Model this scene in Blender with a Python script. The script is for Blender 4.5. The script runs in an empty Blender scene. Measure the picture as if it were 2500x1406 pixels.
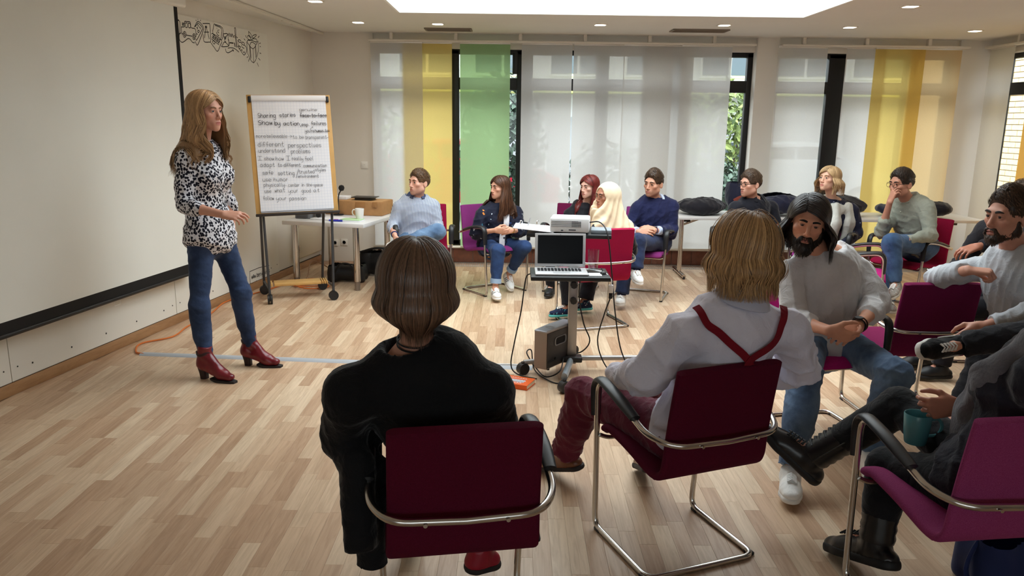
import bpy, bmesh, math, random
import numpy as np
from mathutils import Vector, Matrix

S = bpy.context.scene
COL = S.collection
rnd = random.Random(11)
nrg = np.random.default_rng(5)

# ------------------------------------------------------------------ camera, sky, exposure
EXPOSURE, SKY, LAMP = 0.70, 6.0, 6.0
PITCH, ROLL, CAM_H = math.radians(12.35), math.radians(0.72), 1.57
cd = bpy.data.cameras.new('camera'); cam = bpy.data.objects.new('camera', cd); COL.objects.link(cam)
cd.sensor_fit = 'HORIZONTAL'; cd.sensor_width = 36.0; cd.lens = 1877.0 / 2500.0 * 36.0
cd.clip_start = 0.05; cd.clip_end = 200
_r = Vector((1, 0, 0)); _f = Vector((0, math.cos(PITCH), -math.sin(PITCH))); _u = Vector((0, math.sin(PITCH), math.cos(PITCH)))
_R = _r * math.cos(ROLL) + _u * math.sin(ROLL); _U = -_r * math.sin(ROLL) + _u * math.cos(ROLL)
cam.matrix_world = Matrix(((_R.x, _U.x, -_f.x, 0), (_R.y, _U.y, -_f.y, 0), (_R.z, _U.z, -_f.z, CAM_H), (0, 0, 0, 1)))
S.camera = cam

S.view_settings.view_transform = 'Standard'; S.view_settings.look = 'None'
S.view_settings.gamma = 1.0; S.view_settings.use_curve_mapping = False
S.view_settings.exposure = EXPOSURE
S.cycles.use_denoising = True
S.cycles.max_bounces = 9; S.cycles.diffuse_bounces = 5; S.cycles.glossy_bounces = 3; S.cycles.transparent_max_bounces = 10
S.cycles.transmission_bounces = 5; S.cycles.caustics_reflective = False; S.cycles.caustics_refractive = False
S.cycles.sample_clamp_indirect = 6.0

w = bpy.data.worlds.new('overcast_sky'); S.world = w; w.use_nodes = True
nt = w.node_tree; nt.nodes.clear()
_o = nt.nodes.new('ShaderNodeOutputWorld'); _b = nt.nodes.new('ShaderNodeBackground')
_t = nt.nodes.new('ShaderNodeTexCoord'); _s = nt.nodes.new('ShaderNodeSeparateXYZ'); _c = nt.nodes.new('ShaderNodeValToRGB')
nt.links.new(_t.outputs['Generated'], _s.inputs[0]); nt.links.new(_s.outputs['Z'], _c.inputs[0])
nt.links.new(_c.outputs[0], _b.inputs['Color']); nt.links.new(_b.outputs[0], _o.inputs[0])
_c.color_ramp.elements[0].position = 0.0; _c.color_ramp.elements[0].color = (.225, .232, .238, 1)
_c.color_ramp.elements[1].position = 1.0; _c.color_ramp.elements[1].color = (.95, .975, 1.0, 1)
_b.inputs['Strength'].default_value = SKY

def portal(name, loc, rot, sx, sy):
    l = bpy.data.lights.new(name, 'AREA'); l.shape = 'RECTANGLE'; l.size = sx; l.size_y = sy; l.cycles.is_portal = True
    o = bpy.data.objects.new(name, l); COL.objects.link(o); o.location = loc; o.rotation_euler = rot
portal('skylight_portal', (.73, 5.31, 2.85), (0, 0, 0), 3.6, 3.2)
portal('window_portal', (.7, 8.75, 1.3), (math.radians(-90), 0, 0), 5.0, 2.4)
portal('window_portal', (4.1, 8.75, 1.3), (math.radians(-90), 0, 0), 2.0, 2.4)
portal('window_portal', (.1, -2.75, 1.5), (math.radians(90), 0, 0), 4.6, 1.5)  # serves the added window behind the camera
portal('window_portal', (5.3, 7.2, 1.3), (0, math.radians(90), 0), 2.4, 2.4)

# ------------------------------------------------------------------ materials
MATS = {}
def L(c):
    return tuple(((v / 12.92) if v <= .04045 else ((v + .055) / 1.055) ** 2.4) for v in (x / 255. for x in c)) + (1,)
class N:
    """tiny node helper"""
    def __init__(s, name):
        s.m = bpy.data.materials.new(name); s.m.use_nodes = True; s.t = s.m.node_tree; s.t.nodes.clear()
        s.out = s.n('ShaderNodeOutputMaterial')
    def n(s, typ, **kw):
        x = s.t.nodes.new(typ)
        for k, v in kw.items(): setattr(x, k, v)
        return x
    def l(s, a, b): s.t.links.new(a, b)
    def set(s, node, **kw):
        for k, v in kw.items(): node.inputs[k.replace('_', ' ')].default_value = v
        return node
    def pr(s, base=None, rough=.6, metal=0., spec=.4, sheen=0.):
        p = s.n('ShaderNodeBsdfPrincipled'); p.inputs['Roughness'].default_value = rough; p.inputs['Metallic'].default_value = metal
        p.inputs['Specular IOR Level'].default_value = spec
        if sheen: p.inputs['Sheen Weight'].default_value = sheen; p.inputs['Sheen Roughness'].default_value = .4
        if base is not None: p.inputs['Base Color'].default_value = base
        s.l(p.outputs[0], s.out.inputs[0]); s.p = p; return p
    def coord(s, kind='Object', scale=(1, 1, 1)):
        if kind == 'Position':
            c = s.n('ShaderNodeNewGeometry').outputs['Position']
        else: c = s.n('ShaderNodeTexCoord').outputs[kind]
        m = s.n('ShaderNodeMapping'); m.inputs['Scale'].default_value = scale; s.l(c, m.inputs[0]); return m.outputs[0]
    def noise(s, co, scale, detail=3., rough=.55, dist=0.):
        x = s.n('ShaderNodeTexNoise'); x.inputs['Scale'].default_value = scale; x.inputs['Detail'].default_value = detail
        x.inputs['Roughness'].default_value = rough; x.inputs['Distortion'].default_value = dist; s.l(co, x.inputs['Vector']); return x.outputs['Fac']
    def ramp(s, fac, stops, interp='LINEAR'):
        r = s.n('ShaderNodeValToRGB'); e = r.color_ramp.elements; r.color_ramp.interpolation = interp
        while len(e) < len(stops): e.new(.5)
        for i, (p, c) in enumerate(stops): e[i].position = p; e[i].color = c
        s.l(fac, r.inputs[0]); return r.outputs[0]
    def mix(s, fac, a, b, mode='MIX'):
        x = s.n('ShaderNodeMix', data_type='RGBA', blend_type=mode)
        for v, k in ((fac, 0), (a, 6), (b, 7)):
            if hasattr(v, 'is_linked'): s.l(v, x.inputs[k])
            else: x.inputs[k].default_value = v
        return x.outputs[2]
    def math(s, op, a, b=0.):
        x = s.n('ShaderNodeMath', operation=op)
        for v, k in ((a, 0), (b, 1)):
            if hasattr(v, 'is_linked'): s.l(v, x.inputs[k])
            else: x.inputs[k].default_value = v
        return x.outputs[0]
    def bump(s, h, strength=.2, dist=.01):
        b = s.n('ShaderNodeBump'); b.inputs['Strength'].default_value = strength; b.inputs['Distance'].default_value = dist
        s.l(h, b.inputs['Height']); s.l(b.outputs[0], s.p.inputs['Normal'])

def mat(name, rgb, rough=.6, metal=0., spec=.4, sheen=0., var=.0, vscale=12., bump=0., bscale=200.):
    """plain procedural material: base colour with slight noise variation and fine relief"""
    if name in MATS: return MATS[name]
    n = N(name); c = L(rgb); n.pr(c, rough, metal, spec, sheen)
    if var or bump: co = n.coord('Object')
    if var:
        f = n.noise(co, vscale, 4.)
        n.l(n.ramp(f, [(.3, tuple(x * (1 - var) for x in c[:3]) + (1,)), (.7, tuple(min(1, x * (1 + var)) for x in c[:3]) + (1,))]), n.p.inputs['Base Color'])
    if bump: n.bump(n.noise(co, bscale, 2.), bump, .002)
    MATS[name] = n.m; return n.m

# ------------------------------------------------------------------ objects
def tag(o, label=None, cat=None, group=None, kind=None):
    if label: o['label'] = label
    if cat: o['category'] = cat
    if group: o['group'] = group
    if kind: o['kind'] = kind
    return o
def thing(name, label, cat, loc=(0, 0, 0), rz=0., group=None, parent=None):
    o = bpy.data.objects.new(name, None); COL.objects.link(o); o.location = loc; o.rotation_euler = (0, 0, rz)
    o.empty_display_size = .1
    o['_m'] = [x for row in (Matrix.Translation(loc) @ Matrix.Rotation(rz, 4, 'Z')) for x in row]
    return tag(o, label, cat, group)
def mw(o):
    if o is None: return Matrix.Identity(4)
    v = list(o['_m']); m = Matrix((v[0:4], v[4:8], v[8:12], v[12:16])); return m
def link_mesh(name, me, mats, parent=None, world=False):
    """link a mesh; with world=True its vertices are world coordinates, brought into the parent's frame"""
    o = bpy.data.objects.new(name, me); COL.objects.link(o)
    for m in (mats if isinstance(mats, (list, tuple)) else [mats]): me.materials.append(m)
    if parent is not None:
        o.parent = parent
        if world: me.transform(mw(parent).inverted())
        o['_m'] = [x for row in mw(parent) for x in row]
    else:
        o['_m'] = [1., 0, 0, 0, 0, 1, 0, 0, 0, 0, 1, 0, 0, 0, 0, 1]
    return o
def np_mesh(name, v, f, smooth=True, mi=None):
    """fast mesh from arrays: f is (n,4) or (n,3)"""
    me = bpy.data.meshes.new(name); v = np.asarray(v, np.float32); f = np.asarray(f, np.int32); k = f.shape[1]
    me.vertices.add(len(v)); me.vertices.foreach_set('co', v.ravel())
    me.loops.add(f.size); me.loops.foreach_set('vertex_index', f.ravel())
    me.polygons.add(len(f)); me.polygons.foreach_set('loop_start', np.arange(0, f.size, k, dtype=np.int32))
    if mi is not None: me.polygons.foreach_set('material_index', np.asarray(mi, np.int32))
    me.update(calc_edges=True); me.validate()
    me.polygons.foreach_set('use_smooth', np.full(len(me.polygons), smooth))
    return me

class MB:
    """collects boxes, bars, tubes, lathes into one bmesh"""
    def __init__(s): s.bm = bmesh.new(); s.M = Matrix.Identity(4); s.mi = 0
    def _add(s, vs, fs, smooth=True):
        b = [s.bm.verts.new(s.M @ Vector(v)) for v in vs]
        for f in fs:
            try:
                q = s.bm.faces.new([b[i] for i in f]); q.smooth = smooth; q.material_index = s.mi
            except ValueError: pass
        return b
    def box(s, c, d, bev=0., rot=None):
        x, y, z = (v / 2 for v in d); R = rot if rot is not None else Matrix.Identity(3); c = Vector(c)
        P = lambda a, b2, e: c + R @ Vector((a, b2, e))
        if bev <= 0:
            vs = [P(a * x, b2 * y, e * z) for a in (-1, 1) for b2 in (-1, 1) for e in (-1, 1)]
            s._add(vs, [(0, 1, 3, 2), (4, 6, 7, 5), (0, 4, 5, 1), (2, 3, 7, 6), (0, 2, 6, 4), (1, 5, 7, 3)], False); return s
        bm = bmesh.new(); bmesh.ops.create_cube(bm, size=1)
        for v in bm.verts: v.co = Vector((v.co.x * d[0], v.co.y * d[1], v.co.z * d[2]))
        bmesh.ops.bevel(bm, geom=list(bm.edges), offset=bev, segments=2, affect='EDGES', profile=.5)
        bm.verts.index_update()
        s._add([c + R @ v.co for v in bm.verts], [[v.index for v in f.verts] for f in bm.faces], True); bm.free(); return s
    def ring_loft(s, rings, closed=False, caps=True):
        n = len(rings[0]); vs = [p for r in rings for p in r]; fs = []; m = len(rings)
        for i in range(m if closed else m - 1):
            for k in range(n):
                a = i * n + k; b = i * n + (k + 1) % n; c2 = ((i + 1) % m) * n
                fs.append((a, b, c2 + (k + 1) % n, c2 + k))
        if caps and not closed: fs += [tuple(range(n - 1, -1, -1)), tuple(range((m - 1) * n, m * n))]
        return s._add(vs, fs)
    def tube(s, pts, r, seg=10, closed=False, caps=True, flat=None, up=None):
        """round (or with flat=(a,b) elliptic) tube along a polyline with parallel transport"""
        pts = [Vector(p) for p in pts]; n = len(pts); rings = []; nrm = None
        rr = r if isinstance(r, (list, tuple)) else [r] * n
        for i, p in enumerate(pts):
            if closed: t = (pts[(i + 1) % n] - pts[i - 1])
            else: t = pts[min(i + 1, n - 1)] - pts[max(i - 1, 0)]
            t.normalize()
            if nrm is None:
                a = Vector(up) if up else (Vector((0, 0, 1)) if abs(t.z) < .9 else Vector((1, 0, 0)))
                nrm = (a - t * a.dot(t)).normalized()
            else: nrm = (nrm - t * nrm.dot(t)).normalized()
            bi = t.cross(nrm); fa, fb = flat if flat else (1, 1)
            rings.append([p + (nrm * math.cos(q) * fa + bi * math.sin(q) * fb) * rr[i] for q in (2 * math.pi * k / seg for k in range(seg))])
        s.ring_loft(rings, closed, caps); return s
    def cyl(s, a, b, r0, r1=None, seg=16): return s.tube([a, b], [r0, r0 if r1 is None else r1], seg)
    def lathe(s, prof, c=(0, 0, 0), seg=24, R=None, caps=True):
        c = Vector(c); R = R if R is not None else Matrix.Identity(3)
        rings = [[c + R @ Vector((r * math.cos(q), r * math.sin(q), z)) for q in (2 * math.pi * k / seg for k in range(seg))] for r, z in prof]
        s.ring_loft(rings, False, caps); return s
    def prism(s, poly, o, ax, ay, th):
        """extrude a 2D polygon lying in the plane o+ax*x+ay*y by th along ax x ay"""
        o, ax, ay = Vector(o), Vector(ax).normalized(), Vector(ay).normalized(); nz = ax.cross(ay) * th; n = len(poly)
        a = [o + ax * x + ay * y for x, y in poly]; vs = a + [p + nz for p in a]
        s._add(vs, [tuple(range(n - 1, -1, -1)), tuple(range(n, 2 * n))] + [(i, (i + 1) % n, n + (i + 1) % n, n + i) for i in range(n)], False); return s
    def quad(s, a, b, c, d): s._add([a, b, c, d], [(0, 1, 2, 3)], False); return s
    def ribbon(s, pts, nrm, wd):
        """flat stroke of width wd lying on a plane with normal nrm"""
        pts = [Vector(p) for p in pts]; nrm = Vector(nrm); n = len(pts)
        if n < 2: return s
        a = []; b = []
        for i, p in enumerate(pts):
            t = (pts[min(i + 1, n - 1)] - pts[max(i - 1, 0)])
            if t.length < 1e-9: t = Vector((1, 0, 0))
            q = nrm.cross(t.normalized()) * (wd / 2); a.append(p + q); b.append(p - q)
        s._add(a + b, [(n + i, n + i + 1, i + 1, i) for i in range(n - 1)], False); return s
    def build(s, name, m, parent=None, world=False, recalc=True):
        if recalc: bmesh.ops.recalc_face_normals(s.bm, faces=s.bm.faces)
        for ed in s.bm.edges:
            if len(ed.link_faces) == 2 and ed.calc_face_angle(0) > .75: ed.smooth = False
        me = bpy.data.meshes.new(name); s.bm.to_mesh(me); s.bm.free(); return link_mesh(name, me, m, parent, world)

def fillet(pts, r, n=6, closed=False):
    """round the corners of a polyline"""
    pts = [Vector(p) for p in pts]; out = []; m = len(pts)
    for i, p in enumerate(pts):
        ri = r[i] if isinstance(r, (list, tuple)) else r
        if (not closed and i in (0, m - 1)) or ri <= 0: out.append(p); continue
        a = (pts[i - 1] - p); b = (pts[(i + 1) % m] - p); d = min(ri, a.length * .49, b.length * .49)
        a = p + a.normalized() * d; b = p + b.normalized() * d
        for k in range(n + 1):
            t = k / n; out.append(a * (1 - t) ** 2 + p * 2 * t * (1 - t) + b * t * t)
    return out
def catmull(pts, n=6):
    pts = [Vector(p) for p in pts]; P = [pts[0] * 2 - pts[1]] + pts + [pts[-1] * 2 - pts[-2]]; out = []
    for i in range(1, len(P) - 2):
        a, b, c, d = P[i - 1:i + 3]
        for k in range(n):
            t = k / n
            out.append(.5 * ((2 * b) + (c - a) * t + (2 * a - 5 * b + 4 * c - d) * t * t + (3 * b - a - 3 * c + d) * t ** 3))
    out.append(pts[-1]); return out
def rrect(w_, h_, r, n=4):
    out = []
    for cx, cy, a0 in ((w_ / 2 - r, h_ / 2 - r, 0), (-w_ / 2 + r, h_ / 2 - r, 90), (-w_ / 2 + r, -h_ / 2 + r, 180), (w_ / 2 - r, -h_ / 2 + r, 270)):
        for k in range(n + 1):
            q = math.radians(a0 + 90 * k / n); out.append((cx + r * math.cos(q), cy + r * math.sin(q)))
    return out
def copy_tree(o, loc, rz, label, group=None):
    """copy a thing with copies of its parts and sub-parts (mesh data shared)"""
    r = o.copy(); COL.objects.link(r); r.location = loc; r.rotation_euler = (0, 0, rz); r['label'] = label
    if group: r['group'] = group
    for ch in o.children:
        c = ch.copy(); COL.objects.link(c); c.parent = r
        for g in ch.children:
            d = g.copy(); COL.objects.link(d); d.parent = c
    return r

# ------------------------------------------------------------------ implicit surfaces (bodies, clothes, hair)
V = lambda *a: np.array(a if len(a) > 1 else a[0], float)
def unit(v): v = np.asarray(v, float); return v / (np.linalg.norm(v) + 1e-12)
class SDF:
    """distance field on a rectilinear grid that may be finer in places; primitives are blended smoothly"""
    def __init__(s, lo, hi, step, fine=()):
        s.ax = []
        for i in range(3):
            x = lo[i]; a = [x]
            while x < hi[i]:
                st = step
                for f in fine:
                    if f[0][i] - f[2] < x < f[1][i]: st = min(st, f[2])
                x += st; a.append(x)
            s.ax.append(np.array(a, np.float32))
        s.d = np.full([len(a) for a in s.ax], .5, np.float32); s.st = step
    def slab(s, lo, hi):
        sl = []; 
        for i in range(3):
            a, b = np.searchsorted(s.ax[i], (lo[i], hi[i])); a = max(a - 1, 0); b = min(b + 1, len(s.ax[i]))
            if b <= a: return None
            sl.append(slice(a, b))
        X = s.ax[0][sl[0]][:, None, None]; Y = s.ax[1][sl[1]][None, :, None]; Z = s.ax[2][sl[2]][None, None, :]
        return tuple(sl), X, Y, Z
    def _comb(s, sl, e, k, sub):
        d = s.d[sl]
        if sub: d, e = -d, e
        if k > 0:
            h = np.maximum(k - np.abs(d - e), 0) / k; r = np.minimum(d, e) - h * h * k * .25
        else: r = np.minimum(d, e)
        s.d[sl] = -r if sub else r
    def cone(s, a, b, ra, rb=None, k=.02, sq=None, sub=False, cap=False):
        a = V(a); b = V(b); rb = ra if rb is None else rb; m = k + s.st * 2
        q = s.slab(np.minimum(a - ra, b - rb) - m, np.maximum(a + ra, b + rb) + m)
        if q is None: return s
        sl, X, Y, Z = q; x, y, z = X - a[0], Y - a[1], Z - a[2]; ba = b - a; L2 = float(ba @ ba) + 1e-12
        f = 1.
        if sq is not None:
            n, f = sq; n = unit(n); g = (x * n[0] + y * n[1] + z * n[2]) * (1 / f - 1)
            x, y, z = x + g * n[0], y + g * n[1], z + g * n[2]; ba = ba + n * (ba @ n) * (1 / f - 1); L2 = float(ba @ ba) + 1e-12
        tr = (x * ba[0] + y * ba[1] + z * ba[2]) / L2; t = np.clip(tr, 0, 1)
        e = np.sqrt((x - t * ba[0]) ** 2 + (y - t * ba[1]) ** 2 + (z - t * ba[2]) ** 2) - (ra + t * (rb - ra))
        if f != 1.: e = e * (.5 + .5 * f)
        if cap: e = np.maximum(e, (tr - 1) * math.sqrt(L2))
        s._comb(sl, e.astype(np.float32), k, sub); return s
    def ell(s, c, r, R=None, k=.02, sub=False):
        c = V(c); r = V(r); m = k + s.st * 2; R = np.eye(3) if R is None else R
        ext = np.sqrt((R ** 2) @ (r ** 2)) + m
        q = s.slab(c - ext, c + ext)
        if q is None: return s
        sl, X, Y, Z = q; x, y, z = X - c[0], Y - c[1], Z - c[2]
        u = [(x * R[0, i] + y * R[1, i] + z * R[2, i]) / r[i] for i in range(3)]
        k0 = np.sqrt(u[0] ** 2 + u[1] ** 2 + u[2] ** 2) + 1e-6
        k1 = np.sqrt((u[0] / r[0]) ** 2 + (u[1] / r[1]) ** 2 + (u[2] / r[2]) ** 2) + 1e-6
        s._comb(sl, (k0 * (k0 - 1) / k1).astype(np.float32), k, sub); return s
    def cut(s, p, n, lo=None, hi=None, k=.0):
        """remove everything on the side the normal n points to (within a box)"""
        p = V(p); n = unit(n); big = 9.
        q = s.slab(V(lo) if lo is not None else V(-big, -big, -big), V(hi) if hi is not None else V(big, big, big))
        if q is None: return s
        sl, X, Y, Z = q; e = -((X - p[0]) * n[0] + (Y - p[1]) * n[1] + (Z - p[2]) * n[2])
        s._comb(sl, e.astype(np.float32), k, True); return s
    def sample(s, P):
        P = np.asarray(P); ix = []; fr = []
        for i in range(3):
            a = s.ax[i]; j = np.clip(np.searchsorted(a, P[:, i]) - 1, 0, len(a) - 2); ix.append(j)
            fr.append(np.clip((P[:, i] - a[j]) / (a[j + 1] - a[j]), 0, 1))
        out = 0
        for c in range(8):
            o = [(c >> i) & 1 for i in range(3)]; wgt = 1
            for i in range(3): wgt = wgt * (fr[i] if o[i] else 1 - fr[i])
            out = out + wgt * s.d[ix[0] + o[0], ix[1] + o[1], ix[2] + o[2]]
        return out
    def grad(s, P, h=.006):
        g = np.stack([s.sample(P + e) - s.sample(P - e) for e in np.eye(3) * h], 1); return g / (np.linalg.norm(g, axis=1, keepdims=True) + 1e-9)
    def mesh(s, smooth=1):
        d = s.d; ins = d < 0; nx, ny, nz = d.shape
        cnt = np.zeros((nx - 1, ny - 1, nz - 1), np.uint8)
        for a in (0, 1):
            for b in (0, 1):
                for c in (0, 1): cnt += ins[a:nx - 1 + a, b:ny - 1 + b, c:nz - 1 + c]
        I, J, K = np.nonzero((cnt > 0) & (cnt < 8)); n = len(I)
        if n == 0: return np.zeros((0, 3)), np.zeros((0, 4), int)
        acc = np.zeros((n, 3)); num = np.zeros(n); A = s.ax
        for e in range(3):
            o1, o2 = [i for i in range(3) if i != e]
            for p in (0, 1):
                for q in (0, 1):
                    c0 = [I, J, K]; c0[o1] = c0[o1] + p; c0[o2] = c0[o2] + q; c1 = list(c0); c1[e] = c1[e] + 1
                    v0 = d[tuple(c0)]; v1 = d[tuple(c1)]; x = (v0 < 0) != (v1 < 0); t = np.where(x, v0 / np.where(x, v0 - v1, 1), 0)
                    P = np.stack([A[i][c0[i]] for i in range(3)], 1).astype(float); P[:, e] += t * (A[e][c1[e]] - A[e][c0[e]])
                    acc += P * x[:, None]; num += x
        v = acc / num[:, None]; cid = np.full(cnt.shape, -1, np.int32); cid[I, J, K] = np.arange(n); F = []
        for e in range(3):
            o1, o2 = [(1, 2), (2, 0), (0, 1)][e]
            s0 = [slice(0, None)] * 3; s0[e] = slice(0, -1); s1 = [slice(0, None)] * 3; s1[e] = slice(1, None)
            a = ins[tuple(s0)]; b = ins[tuple(s1)]; X = np.stack(np.nonzero(a != b), 1)
            ok = (X[:, o1] > 0) & (X[:, o2] > 0) & (X[:, o1] < d.shape[o1] - 1) & (X[:, o2] < d.shape[o2] - 1); X = X[ok]
            sg = a[tuple(X.T)]; qs = []
            for p, q in ((1, 1), (0, 1), (0, 0), (1, 0)):
                Y = X.copy(); Y[:, o1] -= p; Y[:, o2] -= q; qs.append(cid[tuple(Y.T)])
            f = np.stack(qs, 1); f[~sg] = f[~sg][:, ::-1]; F.append(f)
        F = np.concatenate(F); F = F[(F >= 0).all(1)]
        for _ in range(smooth):
            acc = np.zeros_like(v); num = np.zeros(n)
            for i in range(4):
                a, b = F[:, i], F[:, (i + 1) % 4]
                np.add.at(acc, a, v[b]); np.add.at(num, a, 1)
            v = v * .5 + .5 * acc / np.maximum(num, 1)[:, None]
        return v, F
def vnormals(v, F):
    nrm = np.zeros_like(v); a = np.cross(v[F[:, 2]] - v[F[:, 0]], v[F[:, 3]] - v[F[:, 1]])
    for i in range(4): np.add.at(nrm, F[:, i], a)
    return nrm / (np.linalg.norm(nrm, axis=1, keepdims=True) + 1e-12)
def wob(P, seed, freq, amp, aniso=(1, 1, 1)):
    """smooth pseudo-noise from summed sines, for folds"""
    g = np.random.default_rng(seed); o = np.zeros(len(P)); P = P * np.array(aniso)
    for i in range(7):
        k = g.normal(size=3); k = k / np.linalg.norm(k) * freq * (.6 + .35 * i); o += np.sin(P @ k + g.uniform(0, 6.28) + 1.3 * np.sin(P @ (g.normal(size=3) * freq * .5))) / (1 + .5 * i)
    return o * amp / 2.2
def creases(P, seed, freq, n=5, sharp=1.7):
    """raised cloth folds: warped ridges that come and go, 0..1"""
    g = np.random.default_rng(seed + 100); o = np.zeros(len(P))
    for i in range(n):
        k = g.normal(size=3); k /= np.linalg.norm(k); ph = P @ k * freq * (.75 + .25 * i) + wob(P, seed + i, freq * .16, 1.5); msk = np.clip(.5 + 1.2 * wob(P, seed + 50 + i, freq * .22, 1.), 0, 1)
        o += (1 - np.abs(np.sin(ph))) ** sharp * msk / (1 + .25 * i)
    return np.clip(o / 1.5, 0, 1.2)

# ------------------------------------------------------------------ the room
HC, YB, XR = 2.443, 8.474, 5.03
WA = Vector((-2.867, 4.076, 0)); WD = (Vector((-2.28, 7.702, 0)) - WA).normalized(); WN = Vector((WD.y, -WD.x, 0))   # left wall line and its inward normal
def wl(t, d=0., z=0.): return WA + WD * t + WN * d + Vector((0, 0, z))
TB = (YB - WA.y) / WD.y; TF = (-2.5 - WA.y) / WD.y
def plaster(name, rgb, b=.06):
    n = N(name); c = L(rgb); n.pr(c, .85, 0, .2); co = n.coord('Position'); f = n.noise(co, 1.3, 4.)
    n.l(n.ramp(f, [(.3, tuple(x * .95 for x in c[:3]) + (1,)), (.7, c)]), n.p.inputs['Base Color']); n.bump(n.noise(co, 260., 3.), b, .003); return n.m
wallm = plaster('wall_paint', (226, 220, 210)); ceilm = plaster('ceiling_paint', (224, 221, 215)); panelm = plaster('white_board_paint', (230, 226, 216), .03); pillarm = plaster('pillar_paint', (228, 224, 216))
def wood_mat(name, cols, scale=1., rough=.38, attr_=True, spec=.4):
    """oak: each piece has its own tone (mesh attribute), grain stretched along Y"""
    n = N(name); p = n.pr(None, rough, 0, spec); co = n.coord('Position', (1, .07, 1)); a = n.n('ShaderNodeAttribute', attribute_name='tone')
    oi = n.n('ShaderNodeObjectInfo'); off = n.n('ShaderNodeVectorMath', operation='ADD'); n.l(co, off.inputs[0])
    cmb = n.n('ShaderNodeCombineXYZ'); n.l(n.math('MULTIPLY', a.outputs['Fac'], 37.), cmb.inputs[0]); n.l(n.math('MULTIPLY', oi.outputs['Random'], 13.), cmb.inputs[1]); n.l(cmb.outputs[0], off.inputs[1])
    g = n.noise(off.outputs[0], 55. * scale, 4., .6, 1.2); g2 = n.noise(off.outputs[0], 9. * scale, 2., .5, 2.)
    base = n.ramp(a.outputs['Fac'], cols); k = n.ramp(g, [(.35, (.70, .64, .58, 1)), (.6, (1, 1, 1, 1))]); k2 = n.ramp(g2, [(.3, (.86, .82, .78, 1)), (.65, (1.04, 1.03, 1.02, 1))])
    n.l(n.mix(.75, n.mix(.55, base, k, 'MULTIPLY'), k2, 'MULTIPLY'), p.inputs['Base Color']); n.l(n.ramp(g, [(.3, (rough + .08,) * 3 + (1,)), (.7, (rough - .05,) * 3 + (1,))]), p.inputs['Roughness']); n.bump(g, .06, .002); return n.m
oakm = wood_mat('oak_parquet', [(0, L((186, 153, 124))), (.3, L((198, 167, 138))), (.6, L((207, 179, 150))), (1, L((219, 196, 168)))], 1., .36)
floor = MB().box((.8, 1.7, -.0525), (11., 13.6, .1)).build('floor', oakm); tag(floor, kind='structure')
# oak staves: the nearest ones in view each an object, the rest joined
SW = .068; LENS = (.33, .41, .49); tones = (0, .12, .28, .42, .55, .7, .85, 1)
def stave(l, w_=SW):
    g = .0002; c = .0004; x, y = w_ / 2 - g, l / 2 - g
    v = [(-x, -y, -.004), (x, -y, -.004), (x, y, -.004), (-x, y, -.004), (-x, -y, -c), (x, -y, -c), (x, y, -c), (-x, y, -c), (-x + c, -y + c, 0), (x - c, -y + c, 0), (x - c, y - c, 0), (-x + c, y - c, 0)]
    f = [(0, 1, 5, 4), (1, 2, 6, 5), (2, 3, 7, 6), (3, 0, 4, 7), (4, 5, 9, 8), (5, 6, 10, 9), (6, 7, 11, 10), (7, 4, 8, 11), (8, 9, 10, 11)]
    return np.array(v), np.array(f)
smesh = {}
for l in LENS:
    for t in tones:
        v, f = stave(l); me = np_mesh('plank', v, f, False); attr_t = me.attributes.new('tone', 'FLOAT', 'POINT'); attr_t.data.foreach_set('value', np.full(len(v), t, np.float32)); me.materials.append(oakm); smesh[(l, t)] = me
allst = []; r2 = random.Random(3); x = -4.4; row = 0
while x < XR:
    y = -.2 + r2.uniform(-.4, 0)
    while y < 8.22:
        l = r2.choice(LENS); t = r2.choice(tones)
        if y + l > 8.235: l = max(8.235 - y, .05)
        allst.append((x + SW / 2, y + l / 2, l, t)); y += l
    x += SW
def inside(x, y):
    return ((Vector((x, y, 0)) - WA).dot(WN) > -.02)
allst = [s for s in allst if inside(s[0], s[1])]
def seen(s):
    q = Vector((s[0], s[1], -CAM_H)); zc = q.dot(_f); X, Y = q.dot(_R) / zc, q.dot(_U) / zc; return zc > .3 and abs(X) < .68 and abs(Y) < .385
vis = sorted([s for s in allst if seen(s) and s[2] in LENS], key=lambda s: s[0] ** 2 + s[1] ** 2 - (1.2 if s[0] < 0 else 0))[:300]; vs_ = set(vis)
for s in vis:
    o = bpy.data.objects.new('plank', smesh[(s[2], s[3])]); COL.objects.link(o); o.location = (s[0], s[1], 0); o.parent = floor
V_, F_, T_ = [], [], []; nb_ = 0
for s in allst:
    if s in vs_: continue
    v, f = stave(s[2]); V_.append(v + np.array((s[0], s[1], 0))); F_.append(f + nb_); nb_ += 12; T_.append(np.full(12, s[3]))
me = np_mesh('planks', np.concatenate(V_), np.concatenate(F_), False); a_ = me.attributes.new('tone', 'FLOAT', 'POINT'); a_.data.foreach_set('value', np.concatenate(T_).astype(np.float32))
tag(link_mesh('planks', me, oakm, floor), kind='stuff')

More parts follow.
